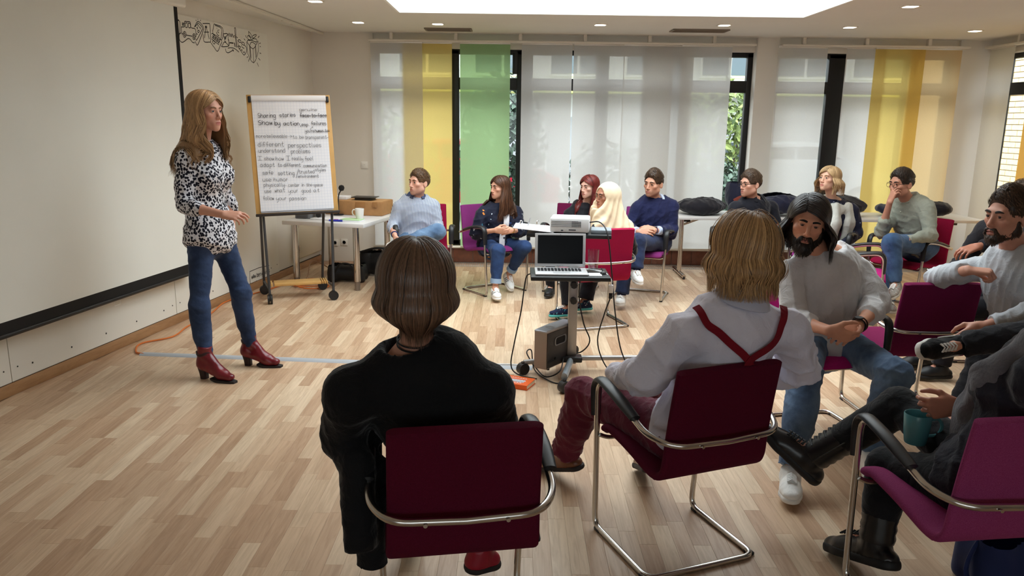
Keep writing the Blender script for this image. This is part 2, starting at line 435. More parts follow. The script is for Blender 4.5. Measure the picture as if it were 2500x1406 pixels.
# left wall with white boards on it
wlft = MB(); q = [wl(TF, 0), wl(TB + .1, 0), wl(TB + .1, -.15), wl(TF, -.15)]
wlft.ring_loft([[tuple(p) for p in q], [tuple(p + Vector((0, 0, HC + .02))) for p in q]]); wall_left = wlft.build('wall_left', wallm); tag(wall_left, kind='structure')
wall_left['_m'] = [1., 0, 0, 0, 0, 1, 0, 0, 0, 0, 1, 0, 0, 0, 0, 1]
T1 = (Vector((-2.874, 4.162, 0.000)) - WA).dot(WD); T2 = (Vector((-2.573, 5.745, 0.000)) - WA).dot(WD); T3 = (Vector((-2.323, 7.472, 0.000)) - WA).dot(WD)
seams = [TF, T1 - 3.4, T1 - 1.7, T1, T2, T3]
for a, b in zip(seams[:-1], seams[1:]):
    m = MB(); q = [wl(a + .003, .0), wl(b - .003, .0), wl(b - .003, .014), wl(a + .003, .014)]
    m.ring_loft([[tuple(p + Vector((0, 0, z))) for p in q] for z in (.075, HC - .13)]); m.build('panel', panelm, wall_left)
    m = MB(); n_ = 5
    for i in range(n_):
        c = wl(a + (b - a) * (i + .5) / n_, .0142, .14); m.cyl(c, c + WN * .0015, .006, seg=8)
    for z in (.14,):
        for e in (.05, -.05): c = wl((a if e > 0 else b) + e, .0142, z + .012); m.cyl(c, c + WN * .0015, .005, seg=8)
    tag(m.build('screw', mat('screw_dark', (45, 42, 40), .5), wall_left), kind='stuff')
m = MB(); m.box(wl((TF + TB) / 2, .012, .035), (.022, TB - TF, .07), .004, Matrix.Rotation(-math.atan2(WD.x, WD.y), 3, 'Z'))
tag(m.build('baseboard_left', wood_mat('oak_trim', [(0, L((170, 130, 92))), (1, L((176, 136, 98)))], .6, .5)), kind='structure')
m = MB(); m.box(wl((TF + TB) / 2, .004, .0725), (.012, TB - TF, .003), 0, Matrix.Rotation(-math.atan2(WD.x, WD.y), 3, 'Z')); tag(m.build('trim_1', mat('gap_dark', (40, 36, 32), .9)), kind='structure')
m = MB(); c0 = Vector((-2.175, 6.160, 2.430)); c1 = Vector((-2.037, 8.554, 2.430)); dr = (c1 - c0).normalized(); c0 = c0 - dr * 6
m.box((c0 + c1) / 2, (.05, (c1 - c0).length, .022), .003, Matrix.Rotation(-math.atan2(dr.x, dr.y), 3, 'Z'))
for k in (.35, 1.0, 1.25): m.box(c1 - dr * k + Vector((0, 0, -.014)), (.012, .03, .008))
rl = m.build('curtain_rail', mat('rail_white', (222, 216, 205), .5)); tag(rl, 'thin white empty ceiling rail running along the left wall', 'rail')

# drawings printed on the board
ink = mat('print_black', (30, 26, 25), .7)
def ell_(cx, cy, rx, ry): return None
MURAL = """2.047,2.224 2.091,2.232 2.096,2.268 2.132,2.271 2.172,2.272 2.180,2.234 2.234,2.231 2.241,2.202 2.241,2.180 2.233,2.170|2.047,2.224 2.045,2.177 2.062,2.176|2.105,2.171 2.185,2.171|2.104,2.259 2.130,2.260 2.128,2.231 2.102,2.230 2.104,2.259|2.144,2.261 2.168,2.262 2.171,2.233 2.143,2.233 2.144,2.261|2.064,2.172 2.072,2.187 2.086,2.195 2.101,2.190 2.105,2.176 2.096,2.160 2.080,2.152 2.067,2.157 2.064,2.172|2.075,2.173 2.085,2.185 2.092,2.175 2.082,2.162 2.075,2.173|2.190,2.168 2.198,2.183 2.213,2.192 2.227,2.186 2.231,2.172 2.223,2.156 2.207,2.148 2.194,2.154 2.190,2.168|2.201,2.169 2.212,2.181 2.219,2.171 2.209,2.158 2.201,2.169|2.060,2.254 2.090,2.255|2.059,2.245 2.085,2.247|2.062,2.238 2.084,2.239|2.037,2.181 2.013,2.164 2.012,2.126 2.040,2.112 2.076,2.123 2.124,2.147 2.155,2.145 2.183,2.126 2.215,2.124|1.995,2.279 2.027,2.264 2.033,2.246 2.020,2.179 1.992,2.162|1.992,2.255 2.024,2.271|2.226,2.242 2.284,2.293 2.354,2.259 2.347,2.228 2.299,2.164 2.250,2.110 2.221,2.137|2.282,2.281 2.341,2.253 2.331,2.232 2.246,2.149 2.233,2.157|2.236,2.246 2.282,2.281|2.271,2.267 2.284,2.261 2.274,2.252|2.292,2.252 2.310,2.246 2.304,2.236|2.254,2.245 2.272,2.242 2.261,2.231|2.275,2.225 2.293,2.222 2.282,2.209 2.268,2.212 2.275,2.225|2.247,2.196 2.265,2.193|2.348,2.283 2.435,2.293 2.453,2.283 2.452,2.164 2.426,2.151 2.362,2.145 2.345,2.159 2.344,2.203|2.393,2.271 2.378,2.227 2.362,2.175|2.393,2.271 2.411,2.225 2.431,2.174|2.361,2.220 2.433,2.228|2.383,2.267 2.403,2.269 2.406,2.260 2.385,2.257 2.383,2.267|2.519,2.300 2.649,2.282 2.623,2.186 2.494,2.219 2.519,2.300|2.530,2.291 2.632,2.275 2.612,2.195|2.469,2.215 2.494,2.221 2.621,2.184 2.594,2.141 2.544,2.088 2.495,2.117 2.450,2.148|2.479,2.205 2.593,2.167|2.471,2.194 2.581,2.156|2.464,2.180 2.574,2.142|2.508,2.213 2.484,2.182|2.536,2.203 2.512,2.172|2.565,2.193 2.541,2.162|2.590,2.182 2.565,2.152|2.475,2.156 2.492,2.168 2.515,2.155 2.498,2.142 2.475,2.156|2.546,2.240 2.559,2.220 2.584,2.215|2.580,2.264 2.569,2.243 2.584,2.238|2.556,2.274 2.560,2.269|2.593,2.263 2.597,2.259|2.648,2.235 2.723,2.245 2.728,2.201 2.734,2.149 2.619,2.132 2.615,2.143|2.652,2.230 2.675,2.204 2.722,2.240|2.625,2.139 2.666,2.174 2.732,2.150|2.662,2.209 2.684,2.218 2.693,2.206 2.672,2.196 2.664,2.203|2.672,2.196 2.672,2.180 2.689,2.176|2.731,2.230 2.752,2.253 2.759,2.224 2.779,2.253 2.786,2.224 2.801,2.254 2.813,2.224 2.832,2.246 2.841,2.222|2.845,2.304 2.861,2.305 2.862,2.236 2.867,2.145|2.845,2.304 2.851,2.235 2.857,2.149|2.746,2.177 2.811,2.180|2.745,2.174 2.811,2.176|2.822,2.183 2.831,2.150|2.833,2.184 2.841,2.150|2.735,2.202 2.735,2.154|2.670,2.122 2.682,2.097 2.713,2.091 2.752,2.103 2.792,2.117|2.782,2.122 2.809,2.119 2.794,2.109|2.713,2.128 2.768,2.137 2.833,2.133 2.897,2.112|2.886,2.203 2.910,2.216 2.943,2.209 2.929,2.194 2.886,2.203|2.946,2.190 2.970,2.203 3.003,2.192 2.990,2.177 2.946,2.190|2.885,2.195 2.893,2.169 2.936,2.156|2.950,2.179 2.954,2.160 2.992,2.150|2.875,2.162 2.932,2.123 2.980,2.094 3.023,2.120 3.034,2.159 3.002,2.179|2.891,2.156 2.914,2.164 2.919,2.144 2.898,2.139|2.930,2.128 2.952,2.137 2.956,2.120|2.970,2.113 2.989,2.122 2.999,2.109|3.046,2.210 3.153,2.161 3.254,2.240|3.046,2.210 3.072,2.228 3.113,2.228|3.046,2.210 3.052,2.111 3.150,2.040 3.249,2.150 3.254,2.240|3.153,2.161 3.152,2.102 3.150,2.040|3.096,2.187 3.136,2.219 3.207,2.203|3.090,2.187 3.095,2.081|3.102,2.182 3.106,2.073|3.206,2.197 3.206,2.098|3.193,2.190 3.193,2.088|3.138,2.233 3.089,2.267 3.064,2.256 3.075,2.235 3.138,2.233|3.138,2.233 3.170,2.250 3.231,2.250 3.216,2.226 3.138,2.233|3.087,2.303 3.126,2.285 3.149,2.252|3.087,2.303 3.092,2.276 3.132,2.251|3.146,2.253 3.164,2.276 3.229,2.290 3.209,2.271 3.152,2.249|3.030,2.264 3.045,2.243|2.997,2.233 3.019,2.221|3.257,2.267 3.284,2.284|3.276,2.218 3.302,2.226|3.283,2.193 3.301,2.193|3.273,2.137 3.301,2.132|3.242,2.089 3.277,2.072|3.212,2.047 3.239,2.014|3.076,2.071 3.052,2.044|3.030,2.076 3.048,2.086|2.252,2.299 2.259,2.293|2.283,2.310 2.283,2.302|2.323,2.307 2.315,2.300|2.868,2.236 2.889,2.228"""
m = MB()
for s in MURAL.split('|'):
    pts = [tuple(float(v) for v in t.split(',')) for t in s.split()]
    P_ = [wl(a, .0150, z) for a, z in pts]
    m.ribbon(P_ if len(P_) < 3 else catmull(P_, 3), WN, .0065)
tag(m.build('drawing_print', ink, wall_left, recalc=False), kind='stuff')

# stroke handwriting
GL = {'a': '46 27 06 04 13 34 46/47 44 53', 'b': '09 03/05 27 46 44 23 04', 'c': '46 27 06 04 23 44', 'd': '46 27 06 04 23 44/49 43', 'e': '05 45 46 27 06 04 23 44', 'f': '48 39 28 23/06 46', 'g': '46 27 06 04 23 44/47 42 30 10 01', 'h': '09 03/05 27 46 43', 'i': '17 13/18 19', 'j': '27 22 10 00/28 29', 'k': '09 03/47 05 43', 'l': '19 14 23', 'm': '07 03/06 17 26 23/26 37 46 43', 'n': '07 03/06 27 46 43', 'o': '27 06 04 23 44 46 27', 'p': '07 00/06 27 46 44 23 04', 'r': '07 03/05 17 36', 's': '46 27 06 15 35 44 23 04', 't': '29 24 33 44/07 47', 'u': '07 04 23 44/47 43', 'v': '07 23 47', 'w': '07 13 26 33 47', 'x': '07 43/47 03', 'y': '07 04 24 45/47 42 20 00', 'z': '07 47 03 43', 'S': '49 29 08 16 36 45 44 23 04', 'I': '09 49/29 23/03 43', 'R': '03 09 39 47 36 06/26 43', 'A': '03 29 43/15 35', 'B': '03 09 38 36 06/36 44 33 03', 'M': '03 09 26 49 43', '-': '05 35', ',': '13 11', '.': '13 14', '/': '00 49', "'": '19 17', '>': '05 55/37 55 33'}
def text_strokes(txt, rj=None):
    """strokes of a handwritten word in glyph units (x-height 4, baseline 0) and its width"""
    x = 0.; out = []
    for ch in txt:
        if ch == ' ': x += 4.; continue
        g = GL[ch]; mx = 0
        for st in g.split('/'):
            pts = [(int(c[0]) * .85, int(c[1]) - 3.) for c in st.split()]; mx = max(mx, max(p[0] for p in pts))
            if rj: pts = [(a + rj.uniform(-.25, .25), b + rj.uniform(-.25, .25)) for a, b in pts]
            out.append([(x + a, b) for a, b in pts])
        x += mx + 1.5
    return out, x - 1.5
def write(m, txt, fr, x0, x1, y, xh, wd, slope=0., rj=None):
    """write txt from x0 to x1 at baseline y; fr maps (x,y) to a point, returns also the normal"""
    st, w_ = text_strokes(txt, rj); k = (x1 - x0) / w_
    for s in st:
        P_ = [fr(x0 + a * k, y + b * xh / 4 + slope * a * k) for a, b in s]; m.ribbon(P_ if len(P_) < 3 else catmull(P_, 3), fr.n, wd)
class Fr:
    def __init__(s, o, ax, ay, lift=.0): s.o, s.ax, s.ay = Vector(o), Vector(ax).normalized(), Vector(ay).normalized(); s.n = s.ax.cross(s.ay); s.o = s.o + s.n * lift
    def __call__(s, x, y): return tuple(s.o + s.ax * x + s.ay * y)
fw = Fr(wl(0, .0), WD, (0, 0, 1), .0160); fw.n = WN; fw.o = wl(0, .0155)
m = MB(); rj = random.Random(2)
bx_ = [(2.845, 0.185), (3.227, 0.172), (3.249, -0.001), (2.844, 0.056)]
fr_pts = [wl(a, .0155, z) for a, z in bx_]
m.ribbon([fr_pts[0], (fr_pts[0] + fr_pts[1]) / 2 + Vector((0, 0, .01)), fr_pts[1]], WN, .006); m.ribbon([fr_pts[0], fr_pts[3]], WN, .005)
(u0, v0), (u1, v1), (u2, v2), (u3, v3) = bx_
write(m, 'www.benjamin', fw, u0 + .03, u1 - .05, v0 - .075, .028, .005, -.02, rj); write(m, 'jessica', fw, u0 + .10, u1 - .05, v0 - .15, .030, .006, -.02, rj); write(m, 'RI', fw, u0 + .02, u0 + .07, v0 - .16, .02, .006, 0, rj)
write(m, 's', fw, u1 - .035, u1 - .0, v1 - .07, .035, .006, 0, rj); write(m, 'o', fw, u1 - .03, u1 + .0, v1 - .12, .03, .006, 0, rj)
tag(m.build('lettering', ink, wall_left, recalc=False), kind='stuff')

# back wall: piers, tiled plinth, windows
def pier(name, x0, x1, y0=YB, y1=8.78, z0=0., z1=HC + .02, m_=None):
    o = MB().box(((x0 + x1) / 2, (y0 + y1) / 2, (z0 + z1) / 2), (x1 - x0, y1 - y0, z1 - z0)).build(name, m_ or wallm); tag(o, kind='structure'); return o
wall_back = pier('wall_back', -2.35, -1.50); pier('wall_back_pier', 2.555, 2.785, YB - .02, 8.78, m_=pillarm); pier('wall_back_corner', 4.70, XR + .25, YB - .0, 8.78, m_=pillarm)
pier('wall_back_lintel', -1.6, 4.85, YB + .04, 8.78, 2.30, HC + .02); 
plinth = pier('wall_back_plinth', -1.56, 4.85, YB + .012, 8.78, -.05, .165, mat('grout', (150, 135, 122), .9)); 
tile = mat('brown_tile', (112, 66, 48), .35, 0, .5, var=.18, vscale=25.)
tm = MB().box((0, 0, 0), (.217, .014, .157), .003).build('tile', tile, plinth); tm.location = (-1.44, YB + .008, .083); x = -1.44 + .222
while x < 4.8:
    o = tm.copy(); COL.objects.link(o); o.parent = plinth; o.location = (x, YB + .008, .083); x += .222
tag(MB().box((1.64, YB + .06, .171), (6.38, .16, .014), .003).build('trim_2', mat('sill_stone', (196, 186, 172), .5)), kind='structure')
# floor grille
gr = thing('floor_grille', 'silver slatted convector grille in the floor before the windows', 'grille', (1.6, 8.36, 0))
m = MB(); m.box((1.6, 8.25, -.004), (6.4, .012, .012)); m.box((1.6, 8.465, -.004), (6.4, .012, .012)); m.build('frame', mat('alu', (190, 186, 178), .4, .8), gr, True)
m = MB(); x = -1.55
while x < 4.8: m.box((x, 8.357, -.005), (.011, .205, .010)); x += .024
tag(m.build('slat', mat('alu', (190, 186, 178)), gr, True), kind='stuff')
MB().box((1.6, 8.357, -.011), (6.4, .205, .003)).build('trough', mat('trough_black', (18, 17, 16), .8), gr, True)
framem = mat('window_frame_black', (22, 21, 22), .45, 0, .4)
def glassm():
    n = N('window_glass'); t = n.n('ShaderNodeBsdfTransparent'); t.inputs[0].default_value = (.92, .95, .95, 1); g = n.n('ShaderNodeBsdfGlossy'); g.inputs['Roughness'].default_value = .02
    f = n.n('ShaderNodeLayerWeight'); f.inputs[0].default_value = .5; k = n.math('ADD', n.math('MULTIPLY', n.math('POWER', f.outputs['Facing'], 5.), .7), .03); mx = n.n('ShaderNodeMixShader'); n.l(k, mx.inputs[0]); n.l(t.outputs[0], mx.inputs[1]); n.l(g.outputs[0], mx.inputs[2]); n.l(mx.outputs[0], n.out.inputs[0]); return n.m
glass = glassm()
def window(name, x0, x1, mull, z0=.178, z1=2.30, y=8.62, tr=(1.883, 2.008), axis='x'):
    """black framed window band; mull lists (from, to) of the uprights"""
    P_ = (lambda a, z: (a, y, z)) if axis == 'x' else (lambda a, z: (y, a, z))
    D = (lambda a, z: (a, .07, z)) if axis == 'x' else (lambda a, z: (.07, a, z))
    m = MB(); m.box(P_((x0 + x1) / 2, z0 + .03), D(x1 - x0, .06), .004); m.box(P_((x0 + x1) / 2, z1 - .025), D(x1 - x0, .05), .004)
    root = m.build(name, framem); tag(root, kind='structure')
    for a, b in mull: MB().box(P_((a + b) / 2, (z0 + z1) / 2), D(b - a, z1 - z0 - .02), .004).build('mullion', framem, root)
    for (a0, a1), (b0, b1) in zip(mull[:-1], mull[1:]):
        MB().box(P_((a1 + b0) / 2, sum(tr) / 2), D(b0 - a1, tr[1] - tr[0]), .004).build('transom', framem, root)
        for za, zb in ((z0 + .05, tr[0] + .01), (tr[1] - .01, z1 - .04)):
            MB().box(P_((a1 + b0) / 2, (za + zb) / 2), (b0 - a1 + .02, .008, zb - za) if axis == 'x' else (.008, b0 - a1 + .02, zb - za)).build('pane', glass, root)
    return root
window('window_1', -1.50, 2.56, [(-1.50, -1.46), (-.685, -.600), (.022, .195), (.879, 1.016), (1.691, 1.832), (2.50, 2.56)])
MB().box((.005, 8.60, 2.16), (.06, .05, .22), .004).build('mullion', framem, bpy.data.objects['window_1'])
window('window_2', 2.785, 4.70, [(2.785, 2.84), (3.375, 3.56), (4.20, 4.33), (4.64, 4.70)])
window('window_3', 5.4, 8.40, [(5.4, 5.5), (6.6, 6.75), (7.85, 7.95), (8.34, 8.40)], y=5.18, axis='y')

# right wall, rear wall, ceiling with skylight
pier('wall_right', XR, XR + .25, -5.0, 5.4); pier('wall_right_lintel', XR, XR + .25, 5.4, 8.5, 2.30, HC + .02); pier('wall_right_sill', XR, XR + .25, 5.4, 8.5, 0, .178)
pier('wall_rear', -5.2, XR + .3, -2.7, -2.5, 0, .75); pier('wall_rear_lintel', -5.2, XR + .3, -2.7, -2.5, 2.25, HC + .02); pier('wall_rear_pier', -5.2, -2.2, -2.7, -2.5, .75, 2.25); pier('wall_rear_pier', 2.4, XR + .3, -2.7, -2.5, .75, 2.25)
window('window_rear_fill', -2.2, 2.4, [(-2.2, -2.1), (-.7, -.6), (.8, .9), (2.3, 2.4)], .75, 2.25, -2.6, (1.75, 1.85))  # unseen window, added in the rear wall for soft front light
SX0, SX1, SY0, SY1 = -1.0, 2.455, 4.0, 6.87
m = MB()
for c, d in (((SX0 - 5.2) / 2, SX0 + 5.2), ((SX1 + 5.4) / 2, 5.4 - SX1)): m.box((c, 1.82, HC + .15), (d, 14.04, .30))
m.box(((SX0 + SX1) / 2, (SY0 - 5.2) / 2, HC + .15), (SX1 - SX0, SY0 + 5.2, .30)); m.box(((SX0 + SX1) / 2, (SY1 + 8.84) / 2, HC + .15), (SX1 - SX0, 8.84 - SY1, .30))
ceiling = m.build('ceiling', ceilm); tag(ceiling, kind='structure')
sk = MB(); t = .04
for c, d in ((((SX0 + SX1) / 2, SY0 - t / 2 + .02, HC + .22), (SX1 - SX0, t, .44)), (((SX0 + SX1) / 2, SY1 + t / 2 - .02, HC + .22), (SX1 - SX0, t, .44)), ((SX0 + t / 2 - .02, (SY0 + SY1) / 2, HC + .22), (t, SY1 - SY0, .44)), ((SX1 - t / 2 + .02, (SY0 + SY1) / 2, HC + .22), (t, SY1 - SY0, .44))): sk.box(c, d)
skr = sk.build('window_4', mat('skylight_white', (240, 240, 236), .7)); tag(skr, kind='structure')
for i in range(4):
    for j in range(2):
        MB().box((SX0 + (i + .5) * (SX1 - SX0) / 4, SY0 + (j + .5) * (SY1 - SY0) / 2, HC + .44), ((SX1 - SX0) / 4 - .05, (SY1 - SY0) / 2 - .05, .012)).build('pane', glass, skr)
m = MB()
for i in range(5): m.box((SX0 + i * (SX1 - SX0) / 4, (SY0 + SY1) / 2, HC + .44), (.05, SY1 - SY0, .05))
for j in range(3): m.box(((SX0 + SX1) / 2, SY0 + j * (SY1 - SY0) / 2, HC + .44), (SX1 - SX0, .05, .05))
m.build('glazing_bar', mat('skylight_white', (240, 240, 236)), skr)

# ceiling vents and recessed lights
ventm = mat('vent_grey', (128, 118, 106), .6); ventd = mat('vent_dark', (70, 62, 54), .8)
for i, (x0, x1, y0, y1, lb) in enumerate(((-.89, -.44, 7.93, 8.14, 'grey slatted ceiling vent near the yellow and green curtains'), (1.53, 2.06, 7.76, 7.97, 'grey slatted ceiling vent above the white pillar side'))):
    r = thing('ceiling_vent', lb, 'vent', ((x0 + x1) / 2, (y0 + y1) / 2, HC), 0, 'slatted vents in the ceiling')
    cx, cy = (x0 + x1) / 2, (y0 + y1) / 2; m = MB()
    for c, d in (((cx, y0, HC - .005), (x1 - x0, .018, .012)), ((cx, y1, HC - .005), (x1 - x0, .018, .012)), ((x0, cy, HC - .005), (.018, y1 - y0, .012)), ((x1, cy, HC - .005), (.018, y1 - y0, .012))): m.box(c, d)
    m.build('frame', ventm, r, True); MB().box((cx, cy, HC - .001), (x1 - x0, y1 - y0, .003)).build('backing', ventd, r, True)
    for k in range(7): MB().box((cx, y0 + (k + .5) * (y1 - y0) / 7, HC - .008), (x1 - x0 - .02, .022, .003), 0, Matrix.Rotation(.5, 3, 'X')).build('slat', ventm, r, True)
def glow():
    n = N('lamp_glow'); e = n.n('ShaderNodeEmission'); e.inputs[0].default_value = (1, .86, .68, 1); e.inputs[1].default_value = 14.; n.l(e.outputs[0], n.out.inputs[0]); return n.m
glow = glow(); rim = mat('lamp_rim', (236, 230, 220), .35)
DL = [(-1.54, 6.24, 'cut by the top edge of the picture'), (-1.47, 7.55, 'above the bare wall by the first curtain'), (-.73, 7.60, 'in front of the first ceiling vent'), (.79, 7.51, 'between the two ceiling vents'), (1.92, 7.42, 'beside the second ceiling vent'), (3.09, 7.46, 'in front of the second window'), (2.98, 6.13, 'beside the skylight corner'), (4.34, 7.62, 'in the far right ceiling corner')]
for i, (x, y, lb) in enumerate(DL + [(-1.6, 4.9, ''), (3.0, 4.7, '')]):
    r = thing('ceiling_light', ('lit square recessed ceiling light ' + lb) if lb else 'recessed ceiling light ' + ('over the standing woman' if x < 0 else 'over the seats at right') + ', out of the picture', 'ceiling light', (x, y, HC), 0, 'recessed lights in the ceiling')
    m = MB(); ou = rrect(.125, .125, .03); inn = rrect(.10, .10, .025)
    m.ring_loft([[(x + a, y + b, HC + .001) for a, b in ou], [(x + a, y + b, HC - .006) for a, b in ou], [(x + a, y + b, HC - .006) for a, b in inn], [(x + a, y + b, HC - .001) for a, b in inn]], False, False); m.build('rim', rim, r, True)
    m = MB(); m._add([(x + a, y + b, HC - .003) for a, b in inn], [tuple(range(len(inn) - 1, -1, -1))], False); m.build('lens', glow, r, True, recalc=False)
    l = bpy.data.lights.new('lamp', 'SPOT'); l.energy = LAMP; l.color = (1, .87, .70); l.spot_size = math.radians(120); l.spot_blend = .8; l.shadow_soft_size = .045
    o = bpy.data.objects.new('lamp', l); COL.objects.link(o); o.parent = r; o.location = (0, 0, -.03)

# curtain rails and sliding panel curtains
railm = mat('rail_white', (222, 216, 205))
def rail(name, a, b, y, lb, axis='x'):
    r = thing(name, lb, 'rail', ((a + b) / 2, y, HC) if axis == 'x' else (y, (a + b) / 2, HC)); P_ = (lambda t, w_, z: (t, y + w_, z)) if axis == 'x' else (lambda t, w_, z: (y + w_, t, z)); D = (lambda t, w_, z: (t, w_, z)) if axis == 'x' else (lambda t, w_, z: (w_, t, z))
    MB().box(P_((a + b) / 2, 0, 2.362), D(b - a, .085, .022), .004).build('track', railm, r, True)
    n_ = max(2, int((b - a) / .65))
    for i in range(n_):
        t = a + (i + .35) * (b - a) / n_; MB().box(P_(t, 0, 2.41), D(.035, .05, .075), .003).build('bracket', railm, r, True)
rail('curtain_rail', -1.53, 2.52, 8.405, 'long white curtain rail above the first window'); rail('curtain_rail', 2.79, 4.75, 8.405, 'short white curtain rail right of the white pillar'); rail('curtain_rail', 5.2, 8.40, 4.95, 'white curtain rail along the right hand wall', 'y')
def cloth(name, rgb, see=.15, trans=.58):
    n = N(name); co = n.coord('Object', (260, 260, 260)); d = n.n('ShaderNodeBsdfDiffuse'); t = n.n('ShaderNodeBsdfTranslucent'); tr = n.n('ShaderNodeBsdfTransparent')
    wv = n.noise(co, 1.0, 2.); c = L(rgb); col = n.ramp(wv, [(.3, tuple(v * .93 for v in c[:3]) + (1,)), (.7, c)]); n.l(col, d.inputs[0]); n.l(col, t.inputs[0]); tr.inputs[0].default_value = c
    a = n.n('ShaderNodeMixShader'); a.inputs[0].default_value = trans; n.l(d.outputs[0], a.inputs[1]); n.l(t.outputs[0], a.inputs[2])
    b = n.n('ShaderNodeMixShader'); b.inputs[0].default_value = see; n.l(a.outputs[0], b.inputs[1]); n.l(tr.outputs[0], b.inputs[2]); n.l(b.outputs[0], n.out.inputs[0]); return n.m
CW = cloth('curtain_white', (224, 221, 217)); CY = cloth('curtain_yellow', (236, 210, 128)); CG = cloth('curtain_green', (172, 204, 150)); CO = cloth('curtain_orange', (240, 212, 164)); CO2 = cloth('curtain_amber', (226, 178, 96)); CGY = cloth('curtain_grey', (208, 204, 197), .06)
barm = mat('curtain_bar', (214, 210, 202), .4, .3)
def panel(x0, x1, lay, m_, lb, axis='x', y=8.395, z0=.192, z1=2.35):
    yy = y + lay * .022; r = thing('panel_curtain', lb, 'curtain', ((x0 + x1) / 2, yy, z0) if axis == 'x' else (yy, (x0 + x1) / 2, z0), 0, 'sliding panel curtains at the windows')
    n_ = 12; v = []; f = []
    for i in range(n_ + 1):
        for k in (0, 1):
            t = i / n_; a = x0 + (x1 - x0) * t; w_ = .003 * math.sin(t * 6 + x0 * 9)
            v.append((a, yy + w_, (z0, z1)[k]) if axis == 'x' else (yy + w_, a, (z0, z1)[k]))
    f = [(2 * i, 2 * i + 2, 2 * i + 3, 2 * i + 1) for i in range(n_)]
    link_mesh('fabric', np_mesh('fabric', v, np.array(f)), m_, r, True)
    for nm, z in (('top_bar', z1), ('bottom_bar', z0 + .004)):
        MB().box(((x0 + x1) / 2, yy, z) if axis == 'x' else (yy, (x0 + x1) / 2, z), ((x1 - x0), .012, .026 if nm == 'top_bar' else .016) if axis == 'x' else (.012, (x1 - x0), .026 if nm == 'top_bar' else .016), .003).build(nm, barm, r, True)
panel(-1.515, -.971, 0, CW, 'white panel curtain at the left end of the first window'); panel(-1.185, -.662, 1, CY, 'yellow panel curtain behind the man in the striped shirt'); panel(-.576, -.049, 0, CG, 'green panel curtain behind the woman in the floral jacket')
panel(.071, .602, 0, CW, 'white panel curtain right of the green one'); panel(.619, 1.155, 1, CW, 'white panel curtain behind the red-haired woman'); panel(1.142, 1.664, 0, CW, 'white panel curtain behind the man in the navy sweater'); panel(1.347, 1.883, 1, CW, 'white panel curtain behind the black coat heap', y=8.40); panel(1.745, 2.272, 0, CW, 'white panel curtain beside the open pane and pillar', y=8.385)
panel(2.755, 3.273, 0, CW, 'white panel curtain right of the white pillar'); panel(3.478, 3.90, 1, CW, 'white panel curtain between black frame and yellow curtain'); panel(3.773, 4.299, 0, CY, 'yellow panel curtain right of the blonde woman in a scarf'); panel(4.154, 4.69, 1, CO, 'pale orange panel curtain near the far corner')
panel(7.95, 8.36, 0, CGY, 'pale grey panel curtain on the right wall', 'y', 4.95); panel(6.95, 7.62, 0, CO2, 'amber panel curtain cut by the right edge', 'y', 4.93); panel(5.7, 6.3, 0, CW, 'white panel curtain on the right wall out of the picture', 'y', 4.95); panel(6.35, 6.9, 0, CW, 'white panel curtain on the right wall beside the amber one', 'y', 4.95)  # the two white panels are out of view, kept to block light
# wall fittings
def plate(name, c, lb, cat, sock=False, group=None):
    r = thing(name, lb, cat, c, 0, group); MB().box((c[0], c[1] - .005, c[2]), (.075, .010, .075), .003).build('plate', mat('plastic_white', (232, 228, 220), .4), r, True)
    if sock: MB().lathe([(.022, 0), (.022, .004), (.019, .004), (.018, -.004), (.0, -.004)], (c[0], c[1] - .010, c[2]), 18, Matrix.Rotation(math.radians(90), 3, 'X')).build('socket_well', mat('plastic_grey', (190, 186, 178), .5), r, True)
    else: MB().box((c[0], c[1] - .011, c[2]), (.05, .005, .05), .002).build('rocker', mat('plastic_white', (232, 228, 220)), r, True); MB().box((c[0], c[1] - .0145, c[2] + .004), (.006, .002, .003)).build('lamp_dot', mat('screw_dark', (45, 42, 40)), r, True)
plate('light_switch', (-1.625, YB, 1.066), 'white square light switch on the wall beside the first curtain', 'switch')
plate('wall_socket', (-1.978, YB, .208), 'white wall socket behind the flip chart leg', 'socket', True); plate('wall_socket', (-1.875, YB, .213), 'white wall socket above the black bag', 'socket', True)
# service flap on the left wall under the table
r = thing('wall_hatch', 'cream hinged hatch on the left wall under the table', 'hatch', wl(4.1, .03, .2))
rot = Matrix.Rotation(-math.atan2(WD.x, WD.y), 3, 'Z')
MB().box(wl(4.08, .055, .345), (.022, .62, .40), .004, rot).build('door', mat('hatch_cream', (206, 192, 170), .5), r, True)
MB().box(wl(4.10, .028, .345), (.05, .66, .43), .003, rot).build('frame', mat('hatch_frame', (190, 176, 154), .6), r, True)
for z in (.24, .50): 
    m = MB(); c = wl(3.80, .069, z); m.cyl(c - Vector((0, 0, .035)), c + Vector((0, 0, .035)), .007, seg=8); m.build('hinge', mat('chrome', (205, 200, 195), .18, 1.), r, True)

